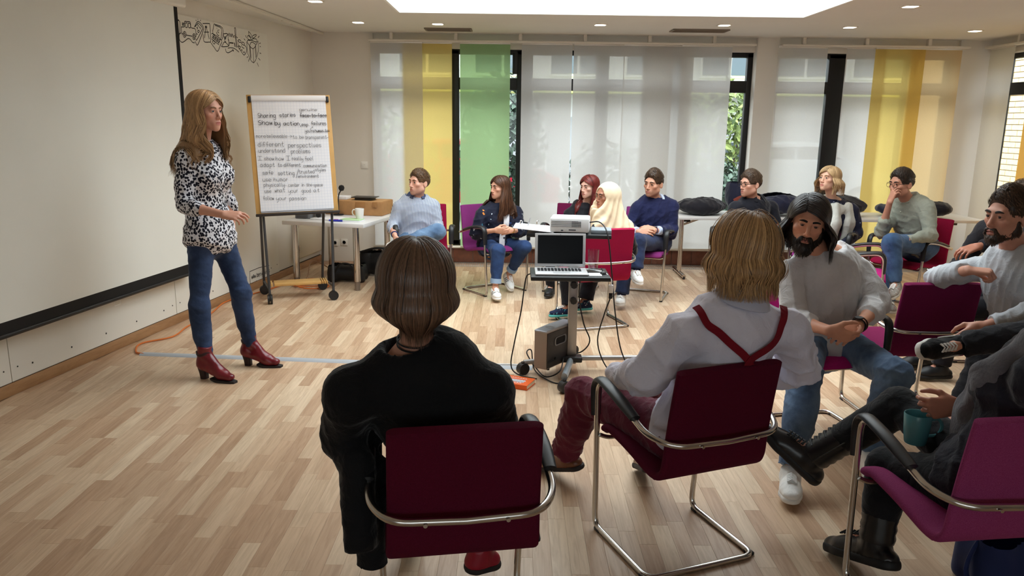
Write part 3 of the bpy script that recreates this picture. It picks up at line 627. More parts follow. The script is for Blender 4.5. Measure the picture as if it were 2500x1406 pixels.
# projection screen hanging before the left wall
so = .11; sc_ = thing('projection_screen', 'large white projection screen with black borders on left wall', 'screen', wl(1.0, so, 0))
te, SZB = 1.85, .39
m = MB(); m.ring_loft([[tuple(wl(t, so + d, z)) for t, d in ((te - 6, 0), (te - .045, 0), (te - .045, .004), (te - 6, .004))] for z in (SZB + .07, HC - .02)]); m.build('screen_fabric', plaster('screen_white', (232, 234, 229), .02), sc_, True)
m = MB(); m.ring_loft([[tuple(wl(t, so + d, z)) for t, d in ((te - .045, 0), (te, 0), (te, .0045), (te - .045, .0045))] for z in (SZB, HC - .02)]); m.ring_loft([[tuple(wl(t, so + d, z)) for t, d in ((te - 6, 0), (te - .045, 0), (te - .045, .0045), (te - 6, .0045))] for z in (SZB, SZB + .07)]); m.build('black_border', mat('border_black', (20, 18, 18), .8), sc_, True)
m = MB(); m.tube([wl(te - 6, so + .002, SZB - .008), wl(te + .01, so + .002, SZB - .008)], .014, 10); m.build('bottom_bar', mat('bar_black', (28, 26, 26), .4), sc_, True)
m = MB(); c = wl(te - .95, so + .002, SZB - .03); m.tube([c - WD * .03 + Vector((0, 0, .02)), c - WD * .028 - Vector((0, 0, .022)), c + WD * .028 - Vector((0, 0, .022)), c + WD * .03 + Vector((0, 0, .02))], .0018, 6); m.build('pull_loop', mat('plastic_white', (232, 228, 220)), sc_, True)
m = MB(); m.ring_loft([[tuple(wl(te - 6 + i * 6.05, so + a, HC - .06 + b)) for a, b in rrect(.09, .09, .02)] for i in (0, 1)]); m.build('housing', mat('plastic_white', (232, 228, 220)), sc_, True)

# ------------------------------------------------------------------ outside the windows
asph = mat('asphalt', (120, 120, 122), .9, var=.15, vscale=4.)
tag(MB().box((3, 24, -.35), (60, 30, .2)).build('ground_outside', asph), kind='structure')
def leafm(name, a, b):
    n = N(name); p = n.pr(None, .5, 0, .4); at = n.n('ShaderNodeAttribute', attribute_name='tone'); n.l(n.ramp(at.outputs['Fac'], [(0, L(a)), (1, L(b))]), p.inputs['Base Color']); p.inputs['Subsurface Weight'].default_value = 0.; return n.m
def bush(name, c, r, n_, m_, lb, cat, size=.07, trunk=True, seed=1):
    g = np.random.default_rng(seed); t = thing(name, lb, cat, c); d = g.normal(size=(n_, 3)); d /= np.linalg.norm(d, axis=1, keepdims=True); P_ = np.array(c) + np.array((0, 0, r[2])) + d * np.array(r) * g.uniform(.45, 1, (n_, 1)) ** .6
    N0 = d + g.normal(0, .6, (n_, 3)); N0 /= np.linalg.norm(N0, axis=1, keepdims=True); T = np.cross(N0, g.normal(size=(n_, 3))); T /= np.linalg.norm(T, axis=1, keepdims=True); B = np.cross(N0, T); s = size * g.uniform(.6, 1.3, (n_, 1))
    v = np.stack([P_ - T * s, P_ + B * s * .55 + N0 * s * .15, P_ + T * s, P_ - B * s * .55 + N0 * s * .15], 1).reshape(-1, 3); f = np.arange(n_ * 4).reshape(-1, 4)
    me = np_mesh('foliage', v, f, False); attr_ = me.attributes.new('tone', 'FLOAT', 'POINT'); attr_.data.foreach_set('value', np.repeat(g.uniform(0, 1, n_), 4).astype(np.float32)); tag(link_mesh('foliage', me, m_, t, True), kind='stuff')
    m = MB()
    for i in range(9):
        e = np.array(c) + np.array((0, 0, r[2])) + g.normal(0, .4, 3) * np.array(r); m.tube([(c[0] + g.normal() * .1, c[1], c[2]), tuple((np.array(c) + e) / 2 + g.normal(0, .05, 3)), tuple(e)], [.03, .02, .008], 5)
    m.build('branches', mat('bark', (88, 70, 58), .9, var=.3), t, True)
LG = leafm('leaf_green', (40, 62, 38), (120, 150, 90)); LD = leafm('leaf_dark', (24, 40, 32), (96, 122, 104)); LY = leafm('leaf_lime', (58, 80, 40), (150, 168, 98))
bush('ivy_hedge', (-.15, 10.6, -.25), (.62, .5, 1.25), 2600, LD, 'dark ivy hedge outside beside the green curtain', 'hedge', .06, seed=2)
bush('shrub', (-1.75, 11.6, -.25), (.7, .6, 1.0), 1500, LG, 'green shrub outside seen past the yellow curtain', 'shrub', .06, seed=3)
bush('tree', (3.35, 12.9, -.25), (.9, .8, 1.28), 3600, LY, 'lime green young tree outside the open pane', 'tree', .06, seed=4)
bush('ivy_hedge', (3.1, 11.4, -.25), (.5, .4, .62), 2000, LD, 'dark ivy outside below the lime green tree', 'hedge', .055, seed=5)
bush('shrub', (1.35, 11.0, -.25), (.7, .4, .8), 1500, LD, 'dark shrub outside behind the white curtains', 'shrub', .06, seed=6)
# building across the street
bl = thing('building', 'pale office building with window band across the street', 'building', (5, 20, -.3)); bw = mat('facade_white', (226, 228, 230), .8, var=.05, vscale=2.)
m = MB(); m.box((6, 20.4, 2.2), (40, .6, 5)); m.build('wall', bw, bl, True); MB().box((6, 19.6, 5.1), (40, 1.2, .5)).build('parapet', bw, bl, True)
MB().box((6, 19.75, 2.28), (40, .9, .12)).build('balcony_slab', mat('balcony_lime', (196, 206, 120), .7), bl, True)
for i in range(14):
    x = -6 + i * 1.9; f_ = MB().box((x, 20.08, 3.3), (1.5, .08, 1.3), .01).build('window_frame', mat('frame_white', (236, 238, 240), .5), bl, True)
    for k in (-.36, .36): 
        MB().box((x + k, 20.03, 3.3), (.64, .03, 1.16)).build('pane', mat('dark_glass', (96, 112, 124), .1, 0, .6), f_, True)
    MB().box((x, 20.08, .9), (1.5, .08, 1.5), .01).build('shutter', mat('shutter_grey', (168, 172, 176), .6), bl, True)
# brick wall beyond the right window
bk = thing('garden_wall', 'sunlit pale brick wall outside the right window', 'wall', (6.6, 9.5, -.3)); bkm = mat('brick_pale', (236, 214, 168), .85, var=.12, vscale=30.); MB().box((6.75, 9.5, 1.2), (.2, 7, 3)).build('mortar', mat('mortar', (190, 176, 150), .9), bk, True)
v, f = [], []; cnt = 0
m = MB()
for j in range(38):
    for i in range(19): m.box((6.64, 7.6 + i * .25 + (j % 2) * .12, -.25 + j * .075), (.03, .24, .065))
tag(m.build('brick', bkm, bk, True), kind='stuff')
# parked cars
def car(loc, rz, rgb, lb):
    t = thing('car', lb, 'car', loc, rz); cm = mat('car_paint_%d_%d_%d' % rgb, rgb, .25, .3, .6); dk = mat('car_glass', (30, 38, 44), .08, 0, .7); prof = [(-2.05, .35), (-2.1, .7), (-1.95, .92), (-1.2, 1.0), (-.75, 1.42), (.55, 1.45), (1.25, 1.0), (1.95, .85), (2.1, .6), (2.08, .35)]
    m = MB(); n_ = len(prof); rings = [[(x, y * (1 if z < 1.02 else .80), z) for x, z in prof] for y in (-.86, -.80, .80, .86)]; rings[0] = [(x * .985, -.86 * (1 if z < 1.02 else .80), z * .99 + .01) for x, z in prof]; rings[3] = [(x * .985, .86 * (1 if z < 1.02 else .80), z * .99 + .01) for x, z in prof]; m.ring_loft(rings); m.build('body', cm, t)
    for s in (-1, 1):
        m = MB(); m.prism([(-1.08, 1.03), (-.70, 1.36), (-.12, 1.38), (-.12, 1.03)], (0, s * .79, 0), (1, 0, 0), (0, 0, 1), .012 * -s); m.prism([(-.05, 1.03), (-.05, 1.38), (.5, 1.38), (1.0, 1.03)], (0, s * .79, 0), (1, 0, 0), (0, 0, 1), .012 * -s); m.build('side_glass', dk, t)
        for x in (-1.3, 1.3):
            w_ = MB(); w_.cyl((x, s * .72, .32), (x, s * .88, .32), .32, seg=20); o = w_.build('wheel', mat('tyre', (24, 24, 26), .8), t); MB().cyl((x, s * .87, .32), (x, s * .895, .32), .2, seg=16).build('hubcap', mat('alu', (190, 186, 178)), o)
        MB().box((s * 2.05, .55, .72), (.08, .35, .14), .02).build('lamp', mat('car_lamp', (220, 210, 200) if s > 0 else (170, 20, 20), .2), t); MB().box((s * 2.05, -.55, .72), (.08, .35, .14), .02).build('lamp', mat('car_lamp', (220, 210, 200)), t)
    m = MB(); m.quad((1.22, -.62, 1.04), (1.22, .62, 1.04), (.60, .6, 1.43), (.60, -.6, 1.43)); m.quad((-1.18, .62, 1.04), (-1.18, -.62, 1.04), (-.79, -.6, 1.41), (-.79, .6, 1.41)); m.build('windscreen', dk, t)
car((-1.3, 14.6, -.25), .1, (176, 30, 52), 'red car parked outside behind the green curtain gap'); car((5.4, 15.8, -.25), .15, (176, 184, 192), 'silver car parked outside beyond the open pane'); car((8.6, 12.2, -.25), 1.3, (200, 206, 212), 'white car parked outside seen beside the black window frame')

# ------------------------------------------------------------------ furniture and small things
chrome = mat('chrome', (205, 200, 195), .18, 1.); steel = mat('brushed_tube', (206, 203, 198), .22, 1.); blackpl = mat('black_plastic', (24, 25, 28), .42, 0, .5, bump=.05, bscale=400)
white = mat('plastic_white', (232, 228, 220)); darkgrey = mat('dark_grey_metal', (66, 66, 68), .45, .3)
def fabric(name, a, b):
    if name in MATS: return MATS[name]
    n = N(name); p = n.pr(None, .9, 0, .15, .35); co = n.coord('Object'); f = n.noise(co, 420., 3.); g = n.noise(co, 7., 3.)
    n.l(n.mix(n.math('MULTIPLY', g, .5), n.ramp(f, [(.3, L(a)), (.7, L(b))]), L(a)), p.inputs['Base Color']); p.inputs['Sheen Tint'].default_value = L(b); n.bump(f, .25, .002); MATS[name] = n.m; return n.m
FB = {'mauve': fabric('felt_mauve', (132, 46, 92), (162, 72, 122)), 'crimson': fabric('felt_crimson', (138, 14, 52), (164, 26, 70)), 'purple': fabric('felt_purple', (124, 44, 108), (152, 64, 134)), 'magenta': fabric('felt_magenta', (172, 24, 110), (204, 48, 138)), 'shaded': fabric('felt_shaded', (74, 8, 32), (94, 16, 44)), 'plum': fabric('felt_plum', (104, 20, 62), (130, 36, 84))}  # darkest felt has the shade on the near chair backs put into its colour
CHAIRS = {}
def chair(col, loc, rz, label, scale=1.):
    """cantilever conference chair: one tube loop makes runners, uprights, arms and the bar behind the back; it faces local +Y"""
    if col in CHAIRS: return copy_tree(CHAIRS[col], loc, rz, label)
    root = thing('conference_chair', label, 'chair', loc, rz, 'upholstered cantilever chairs of the circle'); fb = FB[col]
    SC = Matrix.Diagonal((1., .92, .955, 1.))
    def mk():
        q = MB(); q.M = SC; return q
    def shell(prof, wfun, th=.030, n=18, bow=.012):
        rings = []; m_ = len(prof)
        for i, (y, z) in enumerate(prof):
            a, b = prof[max(i - 1, 0)], prof[min(i + 1, m_ - 1)]; t = Vector((0, b[0] - a[0], b[1] - a[1])).normalized(); nn = Vector((0, -t.z, t.y)); w_ = wfun(i / (m_ - 1)); r = []
            for x, q in rrect(w_, th, .0145, 3):
                k = bow * (1 - (2 * x / w_) ** 2); r.append(tuple(Vector((x, y, z)) + nn * (q - k)))
            rings.append(r)
        return rings
    sp = catmull([(0, .235, .418), (0, .225, .436), (0, .17, .447), (0, .02, .430), (0, -.12, .404), (0, -.175, .402)], 4); sp = [(p.y, p.z) for p in sp]
    bp = catmull([(0, -.150, .402), (0, -.195, .410), (0, -.222, .445), (0, -.232, .52), (0, -.248, .64), (0, -.276, .80), (0, -.281, .822)], 4); bp = [(p.y, p.z) for p in bp]
    m = mk(); m.ring_loft(shell(sp, lambda t: .43 - .03 * max(0, .12 - t) * 8)); m.build('seat', fb, root)
    m = mk(); m.ring_loft(shell(bp, lambda t: .432 - .022 * t - (.05 * ((t - .93) / .07) ** 2 if t > .93 else 0))); m.build('backrest', fb, root)
    r_ = .0115; h = [(-.225, -.20, r_), (-.225, .235, r_), (-.245, .215, .655), (-.258, .04, .640), (-.258, -.20, .575), (-.20, -.292, .560)]
    pts = h + [(0, -.300, .556)] + [(-x, y, z) for x, y, z in h[::-1]]
    rad = [.05, .05, .07, .12, .10, .06, 0, .06, .10, .12, .07, .05, .05]
    m = mk(); m.tube(fillet(pts, rad, 6, True), r_, 10, closed=True); m.build('frame', steel, root)
    m = mk(); m.tube(fillet([(-.233, .205, .420), (-.20, .200, .405), (.20, .200, .405), (.233, .205, .420)], .02, 3), .009, 8); m.build('crossbar', steel, root)
    for s in (-1, 1):
        P_ = fillet([(s * .242, .228, .50), (s * .245, .228, .668), (s * .262, .05, .656), (s * .262, -.115, .610)], [.0, .075, .12, 0], 7)
        m = mk(); m.tube(P_, [.9 * .0175] + [.0185] * (len(P_) - 2) + [.9 * .0175], 12, flat=(1.28, .66), up=(s, 0, 0)); m.build('armrest', blackpl, root)
        m = mk(); m.cyl((s * .11, -.312, .556), (s * .11, -.316, .556), .006, seg=8); m.build('screw', chrome, root)
        for y in (-.17, .2): m = mk(); m.box((s * .225, y, .007), (.026, .04, .014), .004); m.build('glide', blackpl, root)
    CHAIRS[col] = root; return root

# --- flip chart
FO, FX, FY, FN = [Vector(v) for v in ((-2.1600, 6.4500, 0.7620), (0.9303, 0.3663, 0.0190), (-0.0720, 0.1315, 0.9887), (0.3596, -0.9212, 0.1487))]; FWD, FH = .685, .99
fc = thing('flip_chart', 'flip chart easel with handwritten grid paper beside the standing woman', 'flip chart', (-1.92, 6.70, 0)); ply = mat('birch_ply', (204, 160, 96), .5, var=.08, vscale=6.)
def fb(u, v, d=0.): return FO + FX * u + FY * v + FN * d
RB = Matrix((FX, FY, FN)).transposed()
MB().box(fb(FWD / 2, FH / 2, -.012), (FWD, FH + .01, .018), .003, RB).build('board', ply, fc, True)
gp = N('grid_paper'); p_ = gp.pr(None, .8, 0, .2); ux = gp.n('ShaderNodeAttribute', attribute_name='uvx').outputs['Fac']; uz = gp.n('ShaderNodeAttribute', attribute_name='uvz').outputs['Fac']
def gl_(a): return gp.math('LESS_THAN', gp.math('FRACT', gp.math('MULTIPLY', a, 40.)), .07)
gp.l(gp.mix(gp.math('MULTIPLY', gp.math('MAXIMUM', gl_(ux), gl_(uz)), .35), L((232, 233, 240)), L((150, 165, 200))), p_.inputs['Base Color'])
pu0, pu1, pv0, pv1 = .038, .645, .022, .955
v, f = [], []; nx_, ny_ = 12, 18
for j in range(ny_ + 1):
    for i in range(nx_ + 1):
        u, vv = pu0 + (pu1 - pu0) * i / nx_, pv0 + (pv1 - pv0) * j / ny_; v.append(tuple(fb(u, vv, .004 + .004 * (1 - j / ny_) ** 3 * (1 + .5 * math.sin(i * .6)))))
f = [(j * (nx_ + 1) + i, j * (nx_ + 1) + i + 1, (j + 1) * (nx_ + 1) + i + 1, (j + 1) * (nx_ + 1) + i) for j in range(ny_) for i in range(nx_)]
me = np_mesh('paper_sheet', v, np.array(f)); vv = np.array(v) - np.array(FO); attr_ = lambda n_, a: me.attributes.new(n_, 'FLOAT', 'POINT').data.foreach_set('value', a.astype(np.float32)); attr_('uvx', vv @ np.array(FX)); attr_('uvz', vv @ np.array(FY))
paper = link_mesh('paper_sheet', me, gp.m, fc, True)
MB().box(fb(.34, .47, -.001), (.60, .92, .006), .001, RB).build('paper_pad', mat('paper_white', (236, 236, 240), .8), fc, True)
m = MB(); m.tube([fb(pu0 - .002, .965, .010), fb(pu1 + .002, .965, .010)], .024, 14, flat=(1, .55), up=FY); m.build('rolled_paper', mat('paper_white', (236, 236, 240)), fc, True)
for u in (.022, .66): MB().box(fb(u, .955, .008), (.022, .05, .022), .004, RB).build('clip', blackpl, fc, True)
MB().box(fb(FWD / 2, -.008, .014), (FWD + .01, .022, .07), .004, RB).build('pen_tray', mat('tray_black', (44, 36, 32), .5), fc, True)
legs = [((-2.071, 6.408), .035, -.01), ((-1.568, 6.589), .615, -.01), ((-2.235, 6.775), .02, -.045), ((-1.765, 7.00), .58, -.045)]
tops = [fb(.055, -.02, .0), fb(.625, -.02, .0), fb(.035, -.01, -.05), fb(.56, -.01, -.05)]
for (b, ax_, _), tp in zip(legs, tops):
    bz = Vector((b[0], b[1], .085)); m = MB(); m.tube([tp, bz], .0115, 10); m.build('leg', darkgrey, fc, True)
    m = MB(); m.tube([bz, bz - Vector((0, 0, .035))], .014, 10); a = Vector((.94, .34, 0)) if b[0] == -2.071 else Vector((-.42, .90, 0)); c = Vector((b[0], b[1], .041)); m.cyl(c - a * .020, c - a * .003, .041, seg=18); m.cyl(c + a * .003, c + a * .020, .041, seg=18); m.cyl(c - a * .005, c + a * .005, .02, seg=10)
    m.build('caster', blackpl, fc, True)
B4 = [Vector((b[0], b[1], .125)) for b, _, _ in legs]
for a, b in ((0, 2), (1, 3)): m = MB(); m.tube([B4[a], B4[b]], .009, 8); m.build('side_bar', darkgrey, fc, True)
c = sum(B4, Vector()) / 4; ax = (B4[1] - B4[0]).normalized(); R_ = Matrix((ax, Vector((0, 0, 1)).cross(ax), Vector((0, 0, 1)))).transposed(); sh = MB().box(c + Vector((0, 0, .008)) - ax * .0, (.40, .17, .022), .003, R_).build('shelf', ply, fc, True)
for k in (-.245, -.222, .212, .232, .250): MB().box(c + ax * k + Vector((0, 0, .008)), (.013, .17, .022), .002, R_).build('slat', ply, fc, True)
TX = [('genuine', [(0.4209, 0.8568), (0.5650, 0.8563)], .8, 2.2), ('Sharing', [(0.0805, 0.8024), (0.2197, 0.8040)], 1.15, 3.4), ('stories', [(0.2556, 0.8064), (0.3834, 0.8108)], 1.05, 3.4), ('face-to-face', [(0.4220, 0.8053), (0.6432, 0.8039)], 1.0, 3.4), ('Show', [(0.0793, 0.7426), (0.1893, 0.7441)], 1.15, 4.0), ('by', [(0.2105, 0.7387), (0.2528, 0.7409)], 1.1, 4.0), ('action,', [(0.2821, 0.7379), (0.4204, 0.7365)], 1.0, 4.0), ('esp.', [(0.4317, 0.7311), (0.4892, 0.7305)], .8, 3.2), ('failures', [(0.5095, 0.7383), (0.6339, 0.7370)], 1.0, 3.2), ("you're", [(0.4548, 0.6777), (0.5297, 0.6767)], .8, 2.6), ('human too', [(0.5376, 0.6766), (0.6575, 0.6790)], .8, 2.8), ('more', [(0.0505, 0.6377), (0.1260, 0.6365)], .9, 2.2), ('believeable', [(0.1386, 0.6363), (0.3019, 0.6337)], .95, 2.2), ('>', [(0.3085, 0.6349), (0.3407, 0.6344)], 1.0, 2.2), ('to be', [(0.3465, 0.6263), (0.4375, 0.6248)], .9, 2.2), ('transparent', [(0.4502, 0.6193), (0.6289, 0.6217)], .95, 2.2), ('different', [(0.0607, 0.5632), (0.2678, 0.5617)], 1.25, 2.6), ('perspectives', [(0.3044, 0.5530), (0.5767, 0.5502)], 1.15, 2.6), ('understand', [(0.0603, 0.5136), (0.2740, 0.5114)], 1.1, 2.4), ('problems', [(0.3236, 0.5023), (0.4828, 0.5013)], 1.1, 2.4), ('I', [(0.0514, 0.4511), (0.0828, 0.4503)], 1.1, 2.4), ('show', [(0.1017, 0.4498), (0.1778, 0.4478)], .95, 2.4), ('how', [(0.1944, 0.4474), (0.2583, 0.4457)], .95, 2.4), ('I', [(0.2802, 0.4451), (0.3124, 0.4443)], 1.1, 2.4), ('really', [(0.3279, 0.4439), (0.4164, 0.4415)], 1.0, 2.4), ('feel', [(0.4331, 0.4384), (0.5017, 0.4393)], 1.1, 2.4), ('adapt', [(0.0657, 0.3958), (0.1797, 0.3937)], 1.05, 2.6), ('to', [(0.2077, 0.3916), (0.2385, 0.3920)], 1.05, 2.6), ('different', [(0.2564, 0.3902), (0.3924, 0.3875)], 1.0, 2.6), ('communication', [(0.4156, 0.3828), (0.6100, 0.3798)], .8, 2.6), ('styles', [(0.5115, 0.3464), (0.6005, 0.3436)], .8, 2.4), ('safe', [(0.0792, 0.3297), (0.1617, 0.3297)], 1.05, 2.6), ('setting', [(0.2021, 0.3230), (0.3347, 0.3187)], 1.05, 2.6), ('trusted', [(0.3748, 0.3307), (0.5022, 0.3292)], .95, 2.6), ('environment', [(0.3654, 0.2949), (0.5364, 0.2918)], .85, 2.4), ('use', [(0.0746, 0.2747), (0.1417, 0.2723)], 1.0, 2.4), ('humor', [(0.1634, 0.2715), (0.2789, 0.2700)], 1.0, 2.4), ('physically-', [(0.0798, 0.2298), (0.2624, 0.2254)], .95, 2.2), ('center', [(0.2789, 0.2221), (0.3700, 0.2213)], .9, 2.2), ('in the', [(0.3882, 0.2206), (0.4750, 0.2199)], .85, 2.2), ('space', [(0.4880, 0.2167), (0.5638, 0.2165)], .85, 2.2), ('use', [(0.0830, 0.1769), (0.1340, 0.1774)], 1.0, 2.2), ('what', [(0.1647, 0.1788), (0.2457, 0.1782)], 1.0, 2.2), ('your', [(0.2749, 0.1716), (0.3529, 0.1711)], 1.0, 2.2), ('good', [(0.3842, 0.1698), (0.4603, 0.1667)], 1.0, 2.2), ('at', [(0.4868, 0.1683), (0.5332, 0.1664)], 1.0, 2.2), ('follow', [(0.0654, 0.1170), (0.1506, 0.1158)], 1.05, 2.2), ('your', [(0.1721, 0.1122), (0.2532, 0.1112)], 1.0, 2.2), ('passion', [(0.2788, 0.1074), (0.4157, 0.1040)], 1.05, 2.2)]
m = MB(); fr = Fr(FO, FX, FY, .0115); rj = random.Random(9); XH = .0215
for t, ((x0, y0), (x1, y1)), k, wd in TX: write(m, t, fr, x0, x1, y0, XH * k, wd * .00095, (y1 - y0) / (x1 - x0), rj)
for pl, wd in (([(0.4228, 0.8159), (0.6444, 0.8199)], 2.6), ([(0.3739, 0.3681), (0.3484, 0.2942)], 2.6), ([(0.4976, 0.7038), (0.5203, 0.7248), (0.5110, 0.7236)], 2.2), ([(0.5203, 0.7248), (0.5180, 0.7115)], 2.2), ([(0.5512, 0.6818), (0.6551, 0.6831)], 2.2), ([(0.6296, 0.6298), (0.6513, 0.6348)], 1.8)): m.ribbon([fr(a, b) for a, b in pl], fr.n, wd * .0011)
tag(m.build('lettering', mat('marker_black', (34, 34, 42), .7), paper, True, recalc=False), kind='stuff')

# --- table by the wall with its clutter
TZ = .635
tb = thing('side_table', 'white topped table with chrome legs in the corner behind flip chart', 'table', (-1.72, 7.4, 0)); tX = (Vector((-1.345, 6.86, 0)) - Vector((-2.13, 7.05, 0))).normalized(); tY = Vector((-tX.y, tX.x, 0)); tO = Vector((-2.13, 7.05, 0)); tR = Matrix((tX, tY, Vector((0, 0, 1)))).transposed()
def tp(u, v, z=0.): return tO + tX * u + tY * v + Vector((0, 0, z))
MB().box(tp(.405, .45, TZ - .018), (.81, .90, .036), .003, tR).build('tabletop', mat('table_white', (222, 222, 224), .4), tb, True)
for u, v in ((.06, .12), (.69, .10), (.08, .80), (.70, .80)):
    m = MB(); m.cyl(tp(u, v, .085), tp(u, v, TZ - .036), .030, seg=18); lg = m.build('leg', chrome, tb, True); m = MB(); m.cyl(tp(u, v, 0), tp(u, v, .085), .026, seg=16); m.build('foot', mat('foot_grey', (150, 140, 132), .35, .8), lg, True)
def slab(name, lb, cat, u, v, z, d, m_, rot=0., parts=(), bev=.003, group=None, z0=TZ):
    c = tp(u, v, z0 + z + d[2] / 2); R_ = tR @ Matrix.Rotation(rot, 3, 'Z'); o = MB().box((0, 0, 0), d, bev, R_).build(name, m_); o.location = c; return tag(o, lb, cat, group)
bxm = mat('cardboard', (176, 130, 84), .8, var=.10, vscale=14., bump=.1, bscale=60)
bx = thing('cardboard_box', 'brown cardboard box on the corner table by the window', 'box', tp(.42, .72, TZ)); 
m = MB(); R_ = tR @ Matrix.Rotation(.05, 3, 'Z'); m.box(tp(.42, .74, TZ + .068), (.62, .32, .132), .004, R_); m.build('carton', bxm, bx, True)
m = MB(); m.box(tp(.42, .74, TZ + .136), (.60, .30, .003), .001, R_); m.build('lid', mat('cardboard_light', (190, 146, 98), .8), bx, True)
m = MB(); m.box(tp(.52, .578, TZ + .105), (.10, .003, .055), .001, R_); m.box(tp(.67, .582, TZ + .110), (.05, .003, .05), .001, R_); m.build('tape', mat('tape_tan', (166, 118, 72), .35), bx, True)
slab('notebook_stack', 'white paper stack lying on the cardboard box', 'papers', .22, .74, .139, (.20, .14, .030), mat('paper_white', (236, 236, 240)), .1)
slab('black_case', 'flat black device lying on the cardboard box', 'device', .50, .74, .139, (.17, .12, .022), blackpl, -.1)
slab('picture_frame', 'thin dark board resting on the black device', 'board', .50, .74, .163, (.24, .16, .008), mat('board_dark', (58, 54, 50), .5), .1)
ms = thing('stand_microphone', 'black round microphone head peeping out beside the flip chart', 'microphone', tp(.22, .86, TZ)); m = MB(); m.cyl(tp(.30, .55, TZ), tp(.30, .55, TZ + .012), .05, seg=18); m.build('base', blackpl, ms, True); m = MB(); m.tube(catmull([tp(.30, .55, TZ + .01), tp(.30, .56, TZ + .18), tp(.33, .56, TZ + .245)], 5), .006, 8); m.build('neck', blackpl, ms, True); m = MB(); m.lathe([(.001, -.03), (.02, -.025), (.030, 0), (.022, .022), (.001, .03)], tp(.335, .56, TZ + .265), 16); m.build('head', mat('foam_black', (30, 28, 28), .9, bump=.5), ms, True)
def mug(name, lb, loc, rz, m_, r=.042, h=.095, flare=.75):
    t = thing(name, lb, 'mug', loc, rz); m = MB(); m.lathe([(r * flare * .95, 0), (r * flare, .004), (r * (.5 + .5 * flare) * 1.04, h * .5), (r, h - .003), (r - .0015, h), (r - .004, h - .002), (r * (.5 + .5 * flare) * 1.04 - .004, h * .5), (r * flare - .004, .008), (.001, .007)], (0, 0, 0), 28, caps=False); m.build('cup', m_, t)
    m = MB(); m.tube(catmull([(r * .97, 0, h * .82), (r * 1.45, 0, h * .86), (r * 1.75, 0, h * .62), (r * 1.5, 0, h * .34), (r * .86, 0, h * .26)], 5), .0055, 8, flat=(1, .8)); m.build('handle', m_, t); return t
mug('mug', 'white mug with handle standing on the green notepads', tp(.685, .20, TZ + .022), math.radians(165), mat('porcelain', (240, 238, 234), .2, 0, .6))
slab('notepad', 'white notepad below the green pad under the mug', 'notepad', .62, .18, .0, (.20, .13, .012), mat('paper_white', (236, 236, 240)), .05); slab('notepad', 'pale green notepad under the white mug', 'notepad', .62, .18, .012, (.19, .125, .010), mat('paper_green', (190, 224, 176), .8), .02)
slab('notepad', 'large white paper pad on the table behind the flip chart legs', 'notepad', .36, .25, .0, (.30, .21, .012), mat('paper_white', (236, 236, 240)), -.1)
for i, (u, v, cl, nm) in enumerate(((.50, .10, (40, 50, 170), 'blue'), (.47, .12, (60, 66, 190), 'violet'), (.44, .14, (170, 40, 70), 'red'))):
    r = thing('marker_pen', nm + ' marker pen lying on the table edge behind the flip chart', 'pen', tp(u, v, TZ + .008), 0); m = MB(); m.cyl(tp(u - .05, v - .01, TZ + .008), tp(u + .015, v, TZ + .008), .0075, seg=10); m.build('barrel', white if i == 2 else mat('pen_%s' % nm, cl, .4), r, True); m = MB(); m.cyl(tp(u + .015, v, TZ + .008), tp(u + .055, v + .006, TZ + .008), .0082, seg=10); m.build('cap', mat('pen_%s' % nm, cl, .4), r, True)
r = thing('speaker_box', 'small grey box on the table end beside the wall', 'speaker', tp(.11, .24, TZ)); m = MB(); m.box(tp(.11, .24, TZ + .045), (.15, .12, .09), .006, tR); m.build('cabinet', mat('speaker_grey', (120, 120, 122), .6), r, True); m = MB(); m.box(tp(.11, .178, TZ + .045), (.12, .004, .07), .002, tR); m.build('grille', mat('grille_grey', (96, 96, 98), .9, bump=.5), r, True)
r = thing('web_camera', 'small round silver camera on the table behind the easel legs', 'camera', tp(.25, .26, TZ)); m = MB(); m.box(tp(.25, .27, TZ + .035), (.09, .05, .07), .01, tR); m.build('body', mat('silver_plastic', (176, 176, 178), .4, .3), r, True); m = MB(); m.cyl(tp(.25, .245, TZ + .035), tp(.25, .225, TZ + .035), .024, seg=16); m.build('lens', blackpl, r, True)
# bags and box under the table
def lump(name, lb, cat, c, r, m_, seed, amp=.02, freq=9., step=.012, cutz=None, parts=None, boxy=None):
    t = thing(name, lb, cat, (c[0], c[1], c[2])); F = SDF(V(*c) - V(*r) * 1.35 - .03, V(*c) + V(*r) * 1.35 + .05, step); cz = c[2] + r[2]
    if boxy: 
        for sx in (-1, 1):
            for sy in (-1, 1): F.cone((c[0] + sx * r[0] * .75, c[1] + sy * r[1] * .6, c[2] + .03), (c[0] + sx * r[0] * .7, c[1] + sy * r[1] * .55, c[2] + r[2] * 2 - .03), min(r[0], r[1]) * .42, None, .06)
    F.ell((c[0], c[1], cz), r, None, .05); F.cut((0, 0, c[2] + .002), (0, 0, -1)); v, f = F.mesh(1); n_ = vnormals(v, f); v = v + n_ * (np.clip(wob(v, seed, freq, amp), -amp * 2, amp * .8) + (creases(v, seed, 34.) - .3) * amp * .5)[:, None]; v[:, 2] = np.maximum(v[:, 2], c[2]); me = np_mesh('cloth', v, f); link_mesh('cloth', me, m_, t, True); return t
nyl = mat('black_nylon', (26, 26, 28), .5, 0, .4, bump=.3, bscale=90); 
b1 = lump('camera_bag', 'low black bag on the floor under the corner table', 'bag', (-1.62, 7.42, 0), (.18, .12, .085), nyl, 3, .006, boxy=True); m = MB(); m.tube(catmull([(-1.72, 7.30, .10), (-1.66, 7.27, .19), (-1.57, 7.28, .19), (-1.52, 7.31, .10)], 5), .008, 8); m.build('handle', nyl, b1, True)
